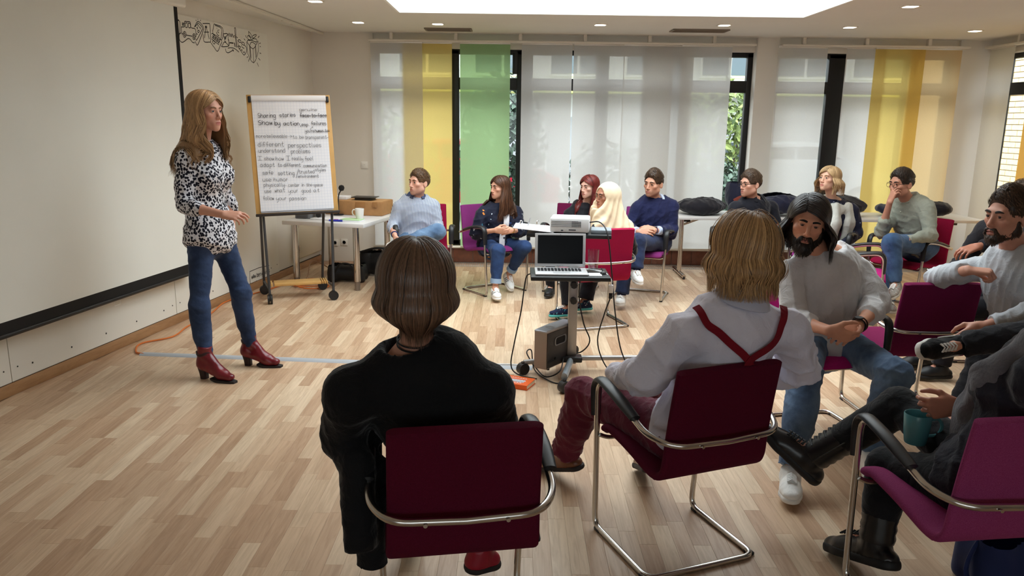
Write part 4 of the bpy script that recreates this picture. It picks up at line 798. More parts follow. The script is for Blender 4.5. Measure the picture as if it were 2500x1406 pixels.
b2 = lump('shoulder_bag', 'larger black shoulder bag leaning behind the low bag', 'bag', (-1.33, 7.72, 0), (.24, .11, .14), nyl, 5, .010, boxy=True); m = MB(); m.tube(catmull([(-1.53, 7.62, .25), (-1.34, 7.58, .30), (-1.12, 7.62, .24), (-1.08, 7.62, .08)], 6), .012, 8, flat=(1, .3)); m.build('strap', nyl, b2, True)
o = MB().box((0, 0, 0), (.40, .28, .20), .01).build('storage_box', mat('box_grey', (186, 180, 170), .6)); o.location = (-1.20, 8.05, .10); tag(o, 'pale grey storage box on the floor behind the black bags', 'box')
# orange cable on the floor
def cable(name, lb, pts, r, m_, n=6): 
    o = MB().tube(catmull(pts, n), r, 7).build(name, m_); return tag(o, lb, 'cable')
orange = mat('cable_orange', (206, 112, 48), .5)
cable('extension_cable', 'orange cable looping along the left wall behind the standing woman', [(-2.462, 4.926, 0.008), (-2.536, 4.978, 0.008), (-2.591, 5.171, 0.008), (-2.451, 5.344, 0.008), (-2.459, 5.589, 0.008), (-2.453, 5.709, 0.008), (-2.435, 6.030, 0.008), (-2.466, 6.414, 0.008), (-2.371, 6.671, 0.008), (-2.265, 6.913, 0.008), (-2.162, 7.209, 0.008)], .006, orange)
cable('extension_cable', 'heap of orange cable coiled on the floor below the wall hatch', [(-2.143, 7.210, 0.008), (-1.974, 7.395, 0.008), (-1.888, 7.245, 0.012), (-2.046, 7.077, 0.014), (-2.034, 7.246, 0.018), (-1.806, 7.202, 0.014), (-1.735, 7.068, 0.012), (-1.918, 6.958, 0.018), (-2.095, 7.185, 0.022), (-1.954, 7.397, 0.020), (-1.801, 7.100, 0.020), (-1.983, 6.989, 0.026)], .006, orange, 8)
cable('cable', 'thin pale cable rising from the orange heap under table', [(-2.015, 7.324, 0.010), (-1.995, 7.359, 0.060), (-2.05, 7.70, .13), (-1.95, 7.75, .10), (-1.85, 7.78, .02)], .005, mat('cable_pale', (170, 130, 100), .5))
# grey cable duct
cA, cB = Vector((-2.483, 4.941, 0.000)), Vector((0.139, 4.741, 0.000)); d_ = (cB - cA).normalized(); m = MB(); n_ = d_.cross(Vector((0, 0, 1)))
m.ring_loft([[tuple(c + n_ * a + Vector((0, 0, z))) for a, z in ((-.032, .0), (-.018, .011), (.018, .011), (.032, 0))] for c in (cA, cB)]); o = m.build('cable_duct', mat('duct_grey', (168, 172, 178), .5)); tag(o, 'long grey floor cable duct crossing in front of the standing woman', 'cable duct')

# --- projector cart
CT = thing('projector_cart', 'silver rolling projector cart with two black trays in the middle', 'cart', (.40, 4.72, 0)); silv = mat('silver_paint', (168, 166, 164), .35, .6)
cb = Vector((.385, 4.69, 0))
m = MB(); m.box(cb + Vector((0, .02, .40)), (.058, .035, .70), .006); m.build('column', silv, CT, True)
m = MB(); m.tube([Vector((-.02, 4.76, .075)) + Vector((.10, -.12, 0)), cb + Vector((0, .03, .085))], .017, 10); m.build('base_bar', silv, CT, True)
m = MB(); m.tube([cb + Vector((0, .02, .085)), (.86, 4.74, .085)], .017, 10); m.build('base_bar', silv, CT, True)
m = MB(); m.tube([cb + Vector((-.01, -.03, .08)), (.316, 4.33, .085)], .026, 12, flat=(1, .75)); m.build('base_leg', mat('leg_bluegrey', (150, 160, 168), .4, .3), CT, True)
MB().box(cb + Vector((0, .0, .09)), (.13, .09, .035), .008).build('base_joint', blackpl, CT, True)
for c in ((.316, 4.30, .037), (.075, 4.63, .037), (.86, 4.72, .037), (.42, 5.05, .037)):
    m = MB(); m.cyl((c[0] - .012, c[1] + .018, c[2]), (c[0] + .012, c[1] - .018, c[2]), .037, seg=18); m.cyl((c[0], c[1], c[2]), (c[0], c[1], c[2] + .045), .012, seg=10); m.build('caster', blackpl, CT, True)
m = MB(); m.tube([cb + Vector((.02, .05, .085)), (.42, 5.05, .085)], .017, 10); m.build('base_bar', silv, CT, True)
for z in (.50, .60): m = MB(); m.cyl(cb + Vector((.0, -.0, z - .03)), cb + Vector((.0, -.03, z - .03)), .022, seg=8); m.build('knob', blackpl, CT, True)
LZ = .672
MB().box((.345, 4.56, LZ - .012), (.47, .30, .024), .004).build('tray', blackpl, CT, True)
MB().box(cb + Vector((-.005, .02, LZ - .05)), (.075, .05, .07), .006).build('bracket', blackpl, CT, True)
PZ = .862
m = MB(); m.tube([cb + Vector((.0, .04, .70)), cb + Vector((0, .22, PZ - .02))], .02, 10); m.build('upper_arm', silv, CT, True)
Rp = Matrix.Rotation(math.radians(-6), 3, 'Z')
MB().box((.375, 5.02, PZ - .012), (.54, .36, .024), .004, Rp).build('tray', blackpl, CT, True)
o = MB().box((.575, 4.96, PZ + .012), (.13, .16, .024), .003, Rp).build('tray_block', mat('leg_bluegrey', (150, 160, 168)), CT, True)
# laptop
lp = thing('laptop', 'open silver laptop with black screen on the lower cart tray', 'laptop', (.295, 4.55, LZ)); al = mat('aluminium', (206, 206, 208), .32, .35); lx0, lx1 = .137, .452
MB().box(((lx0 + lx1) / 2, 4.555, LZ + .006), (.315, .215, .012), .004).build('base', al, lp, True)
ky = mat('key_black', (28, 28, 30), .5)
kb = MB()
for j in range(5):
    for i in range(13): kb.box((lx0 + .024 + i * .0206, 4.600 - j * .0185 + .02, LZ + .0130), (.0165, .014, .002), .0)
tag(kb.build('keyboard', ky, lp, True), kind='stuff')
MB().box(((lx0 + lx1) / 2, 4.495, LZ + .0122), (.10, .062, .0008), 0).build('touchpad', mat('pad_silver', (190, 190, 192), .3, .3), lp, True)
Rl = Matrix.Rotation(math.radians(-8), 3, 'X'); hz = Vector(((lx0 + lx1) / 2, 4.666, LZ + .012)); lid = MB().box(hz + Rl @ Vector((0, 0, .105)), (.312, .006, .206), .003, Rl).build('lid', al, lp, True)
MB().box(hz + Rl @ Vector((0, -.0035, .109)), (.278, .001, .174), 0, Rl).build('display', mat('display_black', (6, 6, 9), .15, 0, .06), lid, True)
fr2 = Fr(hz + Rl @ Vector((-.15, -.0036, 0)), (1, 0, 0), Rl @ Vector((0, 0, 1)), .0004); m = MB(); write(m, 'MacBook Air', fr2, .130, .170, .009, .0028, .0008); m.build('lettering', mat('lettering_grey', (110, 110, 114), .5), lid, True, recalc=False)
m = MB(); c = hz + Rl @ Vector((0, -.0036, .201)); m.cyl(c, c - Vector((0, .0006, 0)), .002, seg=8); m.build('camera_dot', ky, lid, True)
# glass, remote, paper on the tray
def clearm():
    n = N('drinking_glass'); t = n.n('ShaderNodeBsdfTransparent'); t.inputs[0].default_value = (.93, .95, .96, 1); g = n.n('ShaderNodeBsdfGlossy'); g.inputs['Roughness'].default_value = .03
    f = n.n('ShaderNodeLayerWeight'); f.inputs[0].default_value = .5; k = n.math('ADD', n.math('MULTIPLY', n.math('POWER', f.outputs['Facing'], 3.), .65), .04); mx = n.n('ShaderNodeMixShader'); n.l(k, mx.inputs[0]); n.l(t.outputs[0], mx.inputs[1]); n.l(g.outputs[0], mx.inputs[2]); n.l(mx.outputs[0], n.out.inputs[0]); return n.m
clear = clearm()
gt = thing('drinking_glass', 'half empty tall drinking glass beside the laptop', 'glass', (.492, 4.60, LZ)); m = MB(); m.lathe([(.001, 0), (.026, 0), (.028, .004), (.0345, .135), (.0325, .135), (.0262, .012), (.001, .010)], (.492, 4.60, LZ), 28, caps=False); m.build('tumbler', clear, gt, True); m = MB(); m.lathe([(.001, .0115), (.0255, .0125), (.0272, .045), (.001, .045)], (.492, 4.60, LZ), 24, caps=False); m.build('water', clear, gt, True)
o = MB().box((0, 0, 0), (.075, .085, .002)).build('note_sheet', mat('paper_white', (236, 236, 240))); o.location = (.495, 4.50, LZ + .0015); tag(o, 'small white note sheet on the tray beside the laptop', 'paper')
r = thing('pointer_remote', 'small black pointing stick on the tray corner', 'remote', (.545, 4.52, LZ)); m = MB(); m.lathe([(.001, 0), (.02, 0), (.017, .012), (.008, .018), (.001, .019)], (.545, 4.52, LZ), 16); m.build('base', blackpl, r, True); m = MB(); m.tube([(.545, 4.52, LZ + .015), (.535, 4.535, LZ + .034)], .004, 8); m.build('stem', blackpl, r, True)
# projector
pr = thing('projector', 'white projector with vent slots on the upper cart tray', 'projector', (.372, 4.95, PZ), math.radians(-8)); pw = mat('projector_white', (236, 236, 236), .4)
MB().box((0, 0, .056), (.25, .20, .092), .012).build('case', pw, pr)
for k in range(4): MB().box((-.03, -.1005, .050 + k * .011), (.17, .003, .0035), 0).build('vent_slot', mat('slot_grey', (150, 152, 156), .6), pr)
m = MB()
for j in range(4):
    for i in range(6): m.box((.02 + i * .010, -.1012, .050 + j * .010), (.008, .003, .005))
tag(m.build('vent_grid', mat('slot_dark', (70, 72, 76), .7), pr), kind='stuff')
m = MB(); m.box((-.045, -.1005, .024), (.014, .003, .008)); m.box((.02, -.1005, .028), (.045, .003, .007)); m.build('port', mat('slot_dark', (70, 72, 76)), pr)
for sx in (-1, 1):
    for sy in (-1, 1): m = MB(); m.cyl((sx * .1, sy * .075, 0), (sx * .1, sy * .075, .012), .009, seg=10); m.build('foot', blackpl, pr)
m = MB(); m.cyl((-.07, .1, .06), (-.07, .112, .06), .032, seg=20); m.build('lens', blackpl, pr)
# open folder with paper, standing partly over the tray edge
fo = thing('ring_binder', 'open white ring binder sheet lying beside the projector', 'binder', (.14, 5.0, PZ)); fo_q = [Vector((.02, 5.12, PZ + .030)), Vector((.27, 5.10, PZ + .014)), Vector((.26, 4.86, PZ + .006)), Vector((.0, 4.88, PZ + .030))]
m = MB(); m.ring_loft([[tuple(p) for p in fo_q], [tuple(p + Vector((0, 0, .004))) for p in fo_q]]); m.build('sheet', mat('paper_white', (236, 236, 240)), fo, True)
for x in (.05, .16): m = MB(); m.tube(catmull([(x, 5.08, PZ + .03), (x, 5.09, PZ + .05), (x + .012, 5.10, PZ + .05), (x + .014, 5.105, PZ + .03)], 4), .003, 6); m.build('ring', chrome, fo, True)
r = thing('ballpoint_pen', 'silver pen standing up in the ring binder', 'pen', (.11, 5.05, PZ + .03)); m = MB(); m.tube([(.10, 5.04, PZ + .026), (.115, 5.06, PZ + .075)], .004, 8); m.build('barrel', mat('silver_plastic', (176, 176, 178)), r, True); m = MB(); m.tube([(.112, 5.050, PZ + .07), (.106, 5.042, PZ + .045)], .0012, 5); m.build('clip', chrome, r, True)
# cables of the cart
blk = mat('cable_black', (24, 23, 24), .5); wht = mat('cable_white', (226, 226, 226), .5)
cable('cable', 'long black cable arching from the projector over the red chair to floor', [(.49, 4.93, .93), (.56, 4.88, .935), (.60, 4.80, .86), (.63, 4.76, .62), (.655, 4.72, .38), (.70, 4.68, .14), (.78, 4.58, .02), (.9, 4.5, .008)], .0045, blk)
cable('cable', 'black cable hanging from the lower tray and curling to the speaker', [(.43, 4.68, .655), (.42, 4.70, .50), (.455, 4.70, .32), (.50, 4.72, .20), (.46, 4.78, .11), (.38, 4.80, .08)], .0045, blk)
cable('cable', 'white video adapter cable bending down from the laptop', [(.455, 4.63, LZ + .008), (.52, 4.56, LZ + .012), (.56, 4.52, LZ + .006), (.592, 4.50, LZ - .03), (.592, 4.50, LZ - .07)], .0045, wht)
r = thing('video_adapter', 'white and black video plug hanging below the tray', 'adapter', (.592, 4.50, LZ - .11)); MB().box((.592, 4.50, LZ - .085), (.028, .014, .05), .003).build('socket', wht, r, True); MB().box((.592, 4.50, LZ - .128), (.022, .012, .035), .003).build('plug', blk, r, True)
cable('cable', 'thin black cable from the video plug down to the floor', [(.592, 4.50, LZ - .14), (.56, 4.52, .42), (.53, 4.55, .25), (.57, 4.5, .12), (.66, 4.42, .03), (.75, 4.3, .008)], .0042, blk)
cable('cable', 'thin black cable hanging left of the cart down to the orange book', [(.115, 4.67, LZ - .03), (.085, 4.70, .60), (.06, 4.70, .40), (.02, 4.66, .2), (.0, 4.62, .06), (.05, 4.58, .012), (.16, 4.52, .008)], .0042, blk)
cable('cable', 'tangled thin black cable on the floor under the speaker unit', [(.33, 4.64, .10), (.30, 4.54, .05), (.22, 4.56, .008), (.16, 4.66, .03), (.10, 4.72, .11), (.13, 4.75, .12), (.15, 4.66, .02), (.24, 4.48, .008), (.32, 4.46, .008), (.37, 4.56, .06), (.36, 4.64, .1)], .0042, blk, 8)
cable('cable', 'pale cable running along the floor behind the orange book', [(-.25, 4.79, .008), (.0, 4.80, .008), (.12, 4.77, .008), (.26, 4.78, .008)], .0055, wht)
# speaker unit standing on the base bar
so_, sa, sb_ = Vector((0.205, 4.509, 0.070)), Vector((0.143, 4.554, 0.070)), Vector((.46, 5.0, .07)); sx = (so_ - sa).normalized(); sy = Vector((-sx.y, sx.x, 0)); sR = Matrix((sx, sy, Vector((0, 0, 1)))).transposed()
SP = thing('speaker_unit', 'grey boxy speaker unit with a handle on the cart base', 'speaker', so_); W_, D_, H_ = .085, .34, .245; grim = mat('unit_grey', (150, 138, 128), .5, 0, .4); dkp = mat('unit_dark', (52, 50, 50), .5)
prof = [(0, 0), (W_, .006), (W_ + .0, D_ - .02), (W_ * .82, D_), (-W_ * .02, D_ * .98), (-W_ * .12, D_ * .5)]
base_ = sa
def spt(u, v, z): return sa + sx * u + sy * v + Vector((0, 0, z))
m = MB(); m.ring_loft([[tuple(spt(u, v, z)) for u, v in prof] for z in (.0, H_ - .012)]); m.build('cabinet', grim, SP, True)
m = MB(); m.ring_loft([[tuple(spt(u * k + .5 * W_ * (1 - k), v * k + .5 * D_ * (1 - k), z)) for u, v in prof] for z, k in ((H_ - .012, 1.01), (H_ - .004, 1.01), (H_, .97))]); m.build('lid', mat('unit_top', (156, 160, 168), .35, .3), SP, True)
m = MB(); m.box(spt(W_ + .002, D_ / 2 - .004, H_ / 2 - .006), (.004, D_ - .03, H_ - .024), .001, sR); m.build('side_panel', dkp, SP, True)
m = MB(); m.ring_loft([[tuple(spt(W_ + d, .155 + a * k, .16 + b * k)) for a, b in rrect(.135, .055, .02)] for d, k in ((.004, 1.0), (.008, 1.0), (.008, .82), (.0045, .8))], False, False); m.build('handle_rim', mat('unit_rim', (110, 112, 118), .4, .3), SP, True)
m = MB(); m.box(spt(W_ + .0045, .155, .16), (.001, .11, .042), 0, sR); m.build('handle_well', mat('hole_black', (6, 6, 6), .9), SP, True)
m = MB(); m.tube([tuple(spt(.045 + .03 * math.cos(a), .10 + .02 * math.sin(a), H_ + .0005)) for a in np.linspace(0, 6.283, 18, endpoint=False)], .0015, 5, closed=True); m.build('top_emblem', grim, SP, True)
m = MB(); m.box(spt(W_ + .004, .05, .045), (.003, .07, .012), 0, sR); m.cyl(spt(W_ + .003, .10, .052), spt(W_ + .012, .10, .052), .009, seg=10); m.build('socket_row', blackpl, SP, True)
for u, v in ((.02, .05), (.07, .05), (.04, .3)): m = MB(); m.cyl(spt(u, v, -.014), spt(u, v, .001), .01, seg=8); m.build('foot', blackpl, SP, True)
# orange book on the floor
B0, B1, B2 = Vector((0.163, 4.488, 0.000)), Vector((0.095, 4.325, 0.000)), Vector((0.012, 4.379, 0.000)); bX = (B0 - B1).normalized(); bY = Vector((-bX.y, bX.x, 0)); BK = thing('orange_book', 'thick orange hardcover book on the floor by the cart', 'book', B1); oc = mat('book_orange', (236, 100, 30), .45)
def bp_(u, v, z): return B1 + bX * u + bY * v + Vector((0, 0, z))
bR = Matrix((bX, bY, Vector((0, 0, 1)))).transposed(); BW, BH, BT = .145, .215, .030
MB().box(bp_(BW / 2, BH / 2, BT - .0015), (BW, BH, .003), .001, bR).build('front_cover', oc, BK, True); MB().box(bp_(BW / 2, BH / 2, .0015), (BW, BH, .003), .001, bR).build('back_cover', oc, BK, True); MB().box(bp_(.0015, BH / 2, BT / 2), (.003, BH, BT), .001, bR).build('spine', oc, BK, True); MB().box(bp_(BW / 2, BH / 2, BT / 2), (BW - .006, BH - .008, BT - .006), 0, bR).build('page_block', mat('pages', (226, 214, 190), .8), BK, True)
m = MB(); m.box(bp_(.065, .125, BT + .0004), (.045, .17, .0006), 0, bR); m.build('cover_band', mat('cover_grey', (176, 176, 184), .5), BK, True)
m = MB(); fr3 = Fr(bp_(0, 0, BT + .001), -bY, bX, 0); 
rb = random.Random(4)
for y0 in (.020, .062, .104):
    x = -.200
    while x < -.045:
        w_ = rb.uniform(.008, .016); h_ = rb.uniform(.012, .020); m.ribbon([fr3(x, y0), fr3(x + w_ * .3, y0 + h_), fr3(x + w_, y0 + h_ * .2)], fr3.n, .0045); x += w_ + .006
m.build('lettering', mat('paper_white', (236, 236, 240)), BK, True, recalc=False)

# --- folding tables along the window with coats on them
fm = mat('table_grey', (206, 204, 202), .5)
def ftable(x0, x1, y0, y1, lb, legs_, z=.645):
    t = thing('folding_table', lb, 'table', ((x0 + x1) / 2, (y0 + y1) / 2, 0), 0, 'folding tables under the windows'); MB().box(((x0 + x1) / 2, (y0 + y1) / 2, z - .014), (x1 - x0, y1 - y0, .028), .004).build('tabletop', fm, t, True)
    yc = (y0 + y1) / 2
    for lx in legs_:
        m = MB(); m.tube([(lx, y0 + .06, .03), (lx, y1 - .06, .03)], .021, 12); m.build('foot_bar', chrome, t, True)
        for dy in (-.035, .035): m = MB(); m.cyl((lx, yc + dy, .03), (lx, yc + dy, z - .03), .016, seg=12); m.build('leg', chrome, t, True)
        MB().box((lx + .045, yc, z - .055), (.07, .08, .055), .004).build('hinge_block', blackpl, t, True)
        for dy in (-.03, .03): m = MB(); s = 1 if lx < (x0 + x1) / 2 else -1; m.tube([(lx, yc + dy, z - .12), (lx + s * .24, yc + dy, z - .03)], .006, 8); m.build('brace', chrome, t, True)
        for y_ in (y0 + .07, y1 - .07): m = MB(); m.cyl((lx, y_, 0), (lx, y_, .03), .014, seg=8); m.build('glide', blackpl, t, True)
ftable(1.60, 3.18, 7.62, 8.24, 'white folding table with a black coat behind the navy sweater man', (1.75, 3.03))
ftable(3.20, 4.72, 7.62, 8.24, 'grey folding table behind the man in the grey shirt', (3.35, 4.50))
def coat(name, lb, c, r, m_, seed): 
    return lump(name, lb, 'coat', c, r, m_, seed, .030, 8., .012)
ck = mat('coat_black', (30, 29, 36), .85, 0, .2, .3, bump=.3, bscale=120); cn = mat('coat_navy', (36, 38, 58), .8, 0, .2, .3, bump=.3, bscale=120)
coat('coat', 'black coat heaped on the white folding table beside the navy sweater', (1.93, 7.90, .646), (.27, .22, .085), ck, 21)
coat('coat', 'dark coat heaped on the table behind the glasses man in black', (2.72, 7.90, .646), (.32, .24, .12), cn, 22); coat('coat', 'black jacket heap on the table left of the blonde woman', (3.32, 7.92, .646), (.30, .24, .10), ck, 23); coat('coat', 'navy coat heap on the table right of the blonde woman', (4.0, 7.90, .646), (.26, .24, .075), cn, 24)
coat('coat', 'black scarf and coat bundle behind the grey shirt man', (4.28, 7.80, .646), (.16, .2, .10), ck, 25)
o = lump('backpack', 'dark red trimmed coat bundle by the window behind glasses man', 'coat', (2.34, 8.02, .646), (.13, .14, .20), cn, 26, .02); m = MB(); m.tube(catmull([(2.26, 7.86, .78), (2.33, 7.83, .82), (2.42, 7.86, .80)], 5), .03, 8, flat=(1, .5)); m.build('red_fold', mat('coat_rust', (120, 50, 36), .8), o, True)

# ------------------------------------------------------------------ people
def skin_mat():
    if 'skin' in MATS: return MATS['skin']
    n = N('skin'); p = n.pr(None, .5, 0, .35); a = n.n('ShaderNodeAttribute', attribute_name='tint')
    f = n.noise(n.coord('Object'), 60., 3.); n.l(n.mix(n.math('MULTIPLY', f, .22), a.outputs['Color'], (.35, .12, .08, 1)), p.inputs['Base Color'])
    n.bump(n.noise(n.coord('Object'), 500., 2.), .08, .002); p.inputs['Subsurface Weight'].default_value = 0.
    MATS['skin'] = n.m; return n.m
def hair_mat(name, dark, light, rough=.38, spec=.35):
    if name in MATS: return MATS[name]
    n = N(name); p = n.pr(None, rough, 0, spec); a = n.n('ShaderNodeAttribute', attribute_name='tone')
    f = n.noise(n.coord('Object', (1, 1, .12)), 160., 3.); t = n.math('ADD', n.math('MULTIPLY', a.outputs['Fac'], .75), n.math('MULTIPLY', f, .35))
    n.l(n.ramp(t, [(.12, L(dark)), (.85, L(light))]), p.inputs['Base Color']); n.bump(f, .25, .004)
    MATS[name] = n.m; return n.m
def basis(f, up=(0, 0, 1)):
    f = unit(f); x = unit(np.cross(f, up)); return np.stack([x, f, np.cross(x, f)], 1)     # columns: right, forward, up
def attr(me, name, vals, typ='FLOAT'):
    a = me.attributes.new(name, typ, 'POINT'); a.data.foreach_set('color' if 'COLOR' in typ else 'value', np.asarray(vals, np.float32).ravel())

def ribbons(P, Nn, wd, tone):
    """many thin tapered strips: P (m,n,3) centre lines, Nn (m,n,3) facing, wd (m,n) widths"""
    m, n, _ = P.shape; T = np.gradient(P, axis=1); T /= np.linalg.norm(T, axis=2, keepdims=True) + 1e-9
    B = np.cross(T, Nn); B /= np.linalg.norm(B, axis=2, keepdims=True) + 1e-9
    v = np.stack([P - B * wd[..., None] / 2, P + Nn * wd[..., None] * .25, P + B * wd[..., None] / 2], 2).reshape(-1, 3)
    i = (np.arange(m)[:, None] * n + np.arange(n - 1)[None, :]).ravel() * 3
    f = np.concatenate([np.stack([i + q, i + q + 1, i + q + 4, i + q + 3], 1) for q in (0, 1)])
    return v, f, np.repeat(tone, n * 3)

def head_prims(F, c, R, s, fem=False, nose=.9, jaw=1., slim=1., smile=0.):
    T = lambda x, y, z: c + R @ (V(x * slim, y, z) * s)
    def E(p, r, k=.012, sub=False, rot=None): F.ell(T(*p), V(*r) * s, R if rot is None else R @ rot, k * s, sub)
    def C(a, b, ra, rb, k=.012, sub=False): F.cone(T(*a), T(*b), ra * s, rb * s, k * s, None, sub)
    E((0, -.012, .032), (.076 * slim, .096, .083)); E((0, .018, -.028), (.066 * slim, .068, .083), .02)
    jw = jaw * (.92 if fem else 1.)
    for q in (-1, 1):
        C((q * .053 * jw, .002, -.055), (q * .012, .066, -.096), .020 * jw, .016, .022)
        E((q * .044, .056, -.018), (.021, .020, .016), .018)
    E((0, .072, -.097), (.019 * jw, .017, .015), .014)
    C((-.034, .0775, .024), (.034, .0775, .024), .0115 if fem else .0135, .0115 if fem else .0135, .016)
    E((0, .072, -.066), (.033, .022, .028), .016)
    for q in (-1, 1): E((q * .031, .1, .003), (.019, .017, .0125), .010, True)
    for q in (-1, 1):
        E((q * .031, .0735, .003), (.0150, .0150, .0138), .003)
        E((q * .031, .092, .0015), (.0136, .0110, .0041 - smile * .0005), .0015, True)
    C((0, .083, .014), (0, .0965 + .0055 * nose, -.030), .0078, .0105 * (.9 if fem else 1), .010)
    E((0, .0972 + .0058 * nose, -.0345), (.0105, .0105, .0095), .006)
    for q in (-1, 1): E((q * .0115, .0945, -.0385), (.0072, .0095, .0070), .005)
    for q in (-1, 1): E((q * .006, .099, -.0450), (.003, .005, .003), .002, True)
    E((0, .0905, -.0615), (.023, .0085, .0058), .004); E((0, .0893, -.0735), (.0195, .0088, .0068), .004)
    for q in (-1, 1): E((q * .0125, .1005 - .0035, -.0672 + .004 * smile), (.0135, .009, .0019), .0022, True, np.array([[1, 0, 0], [0, 1, 0], [0, 0, 1.]]))
    for q in (-1, 1):
        a = .35 * q; rot = np.array([[math.cos(a), -math.sin(a), 0], [math.sin(a), math.cos(a), 0], [0, 0, 1]])
        E((q * .079, -.012, -.006), (.0075, .019, .031), .004, False, rot); E((q * .087, -.004, -.002), (.006, .011, .019), .004, True, rot)

def hand_prims(F, w, f, n, side, curl=.35, S=1., spread=.12, thumb=.5, pinch=0.):
    f = unit(f); n = unit(V(n) - f * (V(n) @ f)); s = np.cross(f, n) if side == 'r' else np.cross(n, f); w = V(w)
    cl = curl if isinstance(curl, (list, tuple)) else [curl] * 4
    K = [.030, .010, -.011, -.030]; KL = [.088, .092, .087, .078]; FL = [.072, .080, .074, .058]; FR = [.0086, .0090, .0085, .0074]
    for i in range(4):
        kn = w + (f * KL[i] + s * K[i] - n * (.002 if i in (1, 2) else 0.)) * S
        F.cone(w + s * K[i] * .55 * S + f * .006 * S, kn, .0165 * S, .0115 * S, .010, (n, .85))
        th = 0.; p = kn; d0 = unit(f + s * spread * (1.1 - i * .75))
        for q, (fr, bend) in enumerate(((.46, 55), (.30, 75), (.24, 45))):
            th += math.radians(bend) * cl[i] * 1.15; d = d0 * math.cos(th) + n * math.sin(th); e = p + d * FL[i] * fr * S
            F.cone(p, e, FR[i] * S * (1 - .09 * q), FR[i] * S * (.92 - .1 * q), .0035); p = e
    b = w + (f * .020 + s * .022 + n * .006) * S; d = unit(f * .62 + s * .62 + n * (.25 + .4 * thumb))
    e = b + d * .042 * S; F.cone(b, e, .0155 * S, .0115 * S, .010)
    d = unit(f * .85 + s * (.35 - .5 * thumb) + n * (.25 + .5 * thumb)); g = e + d * .034 * S; F.cone(e, g, .0108 * S, .0095 * S, .005)
    d = unit(f * .9 + s * (.1 - .6 * thumb) + n * (.25 + .4 * thumb)); F.cone(g, g + d * .026 * S, .0095 * S, .0072 * S, .004)
    F.ell(w + (f * .035 + s * .022 + n * .008) * S, V(.016, .03, .012) * S, np.stack([s, f, -n], 1), .012)

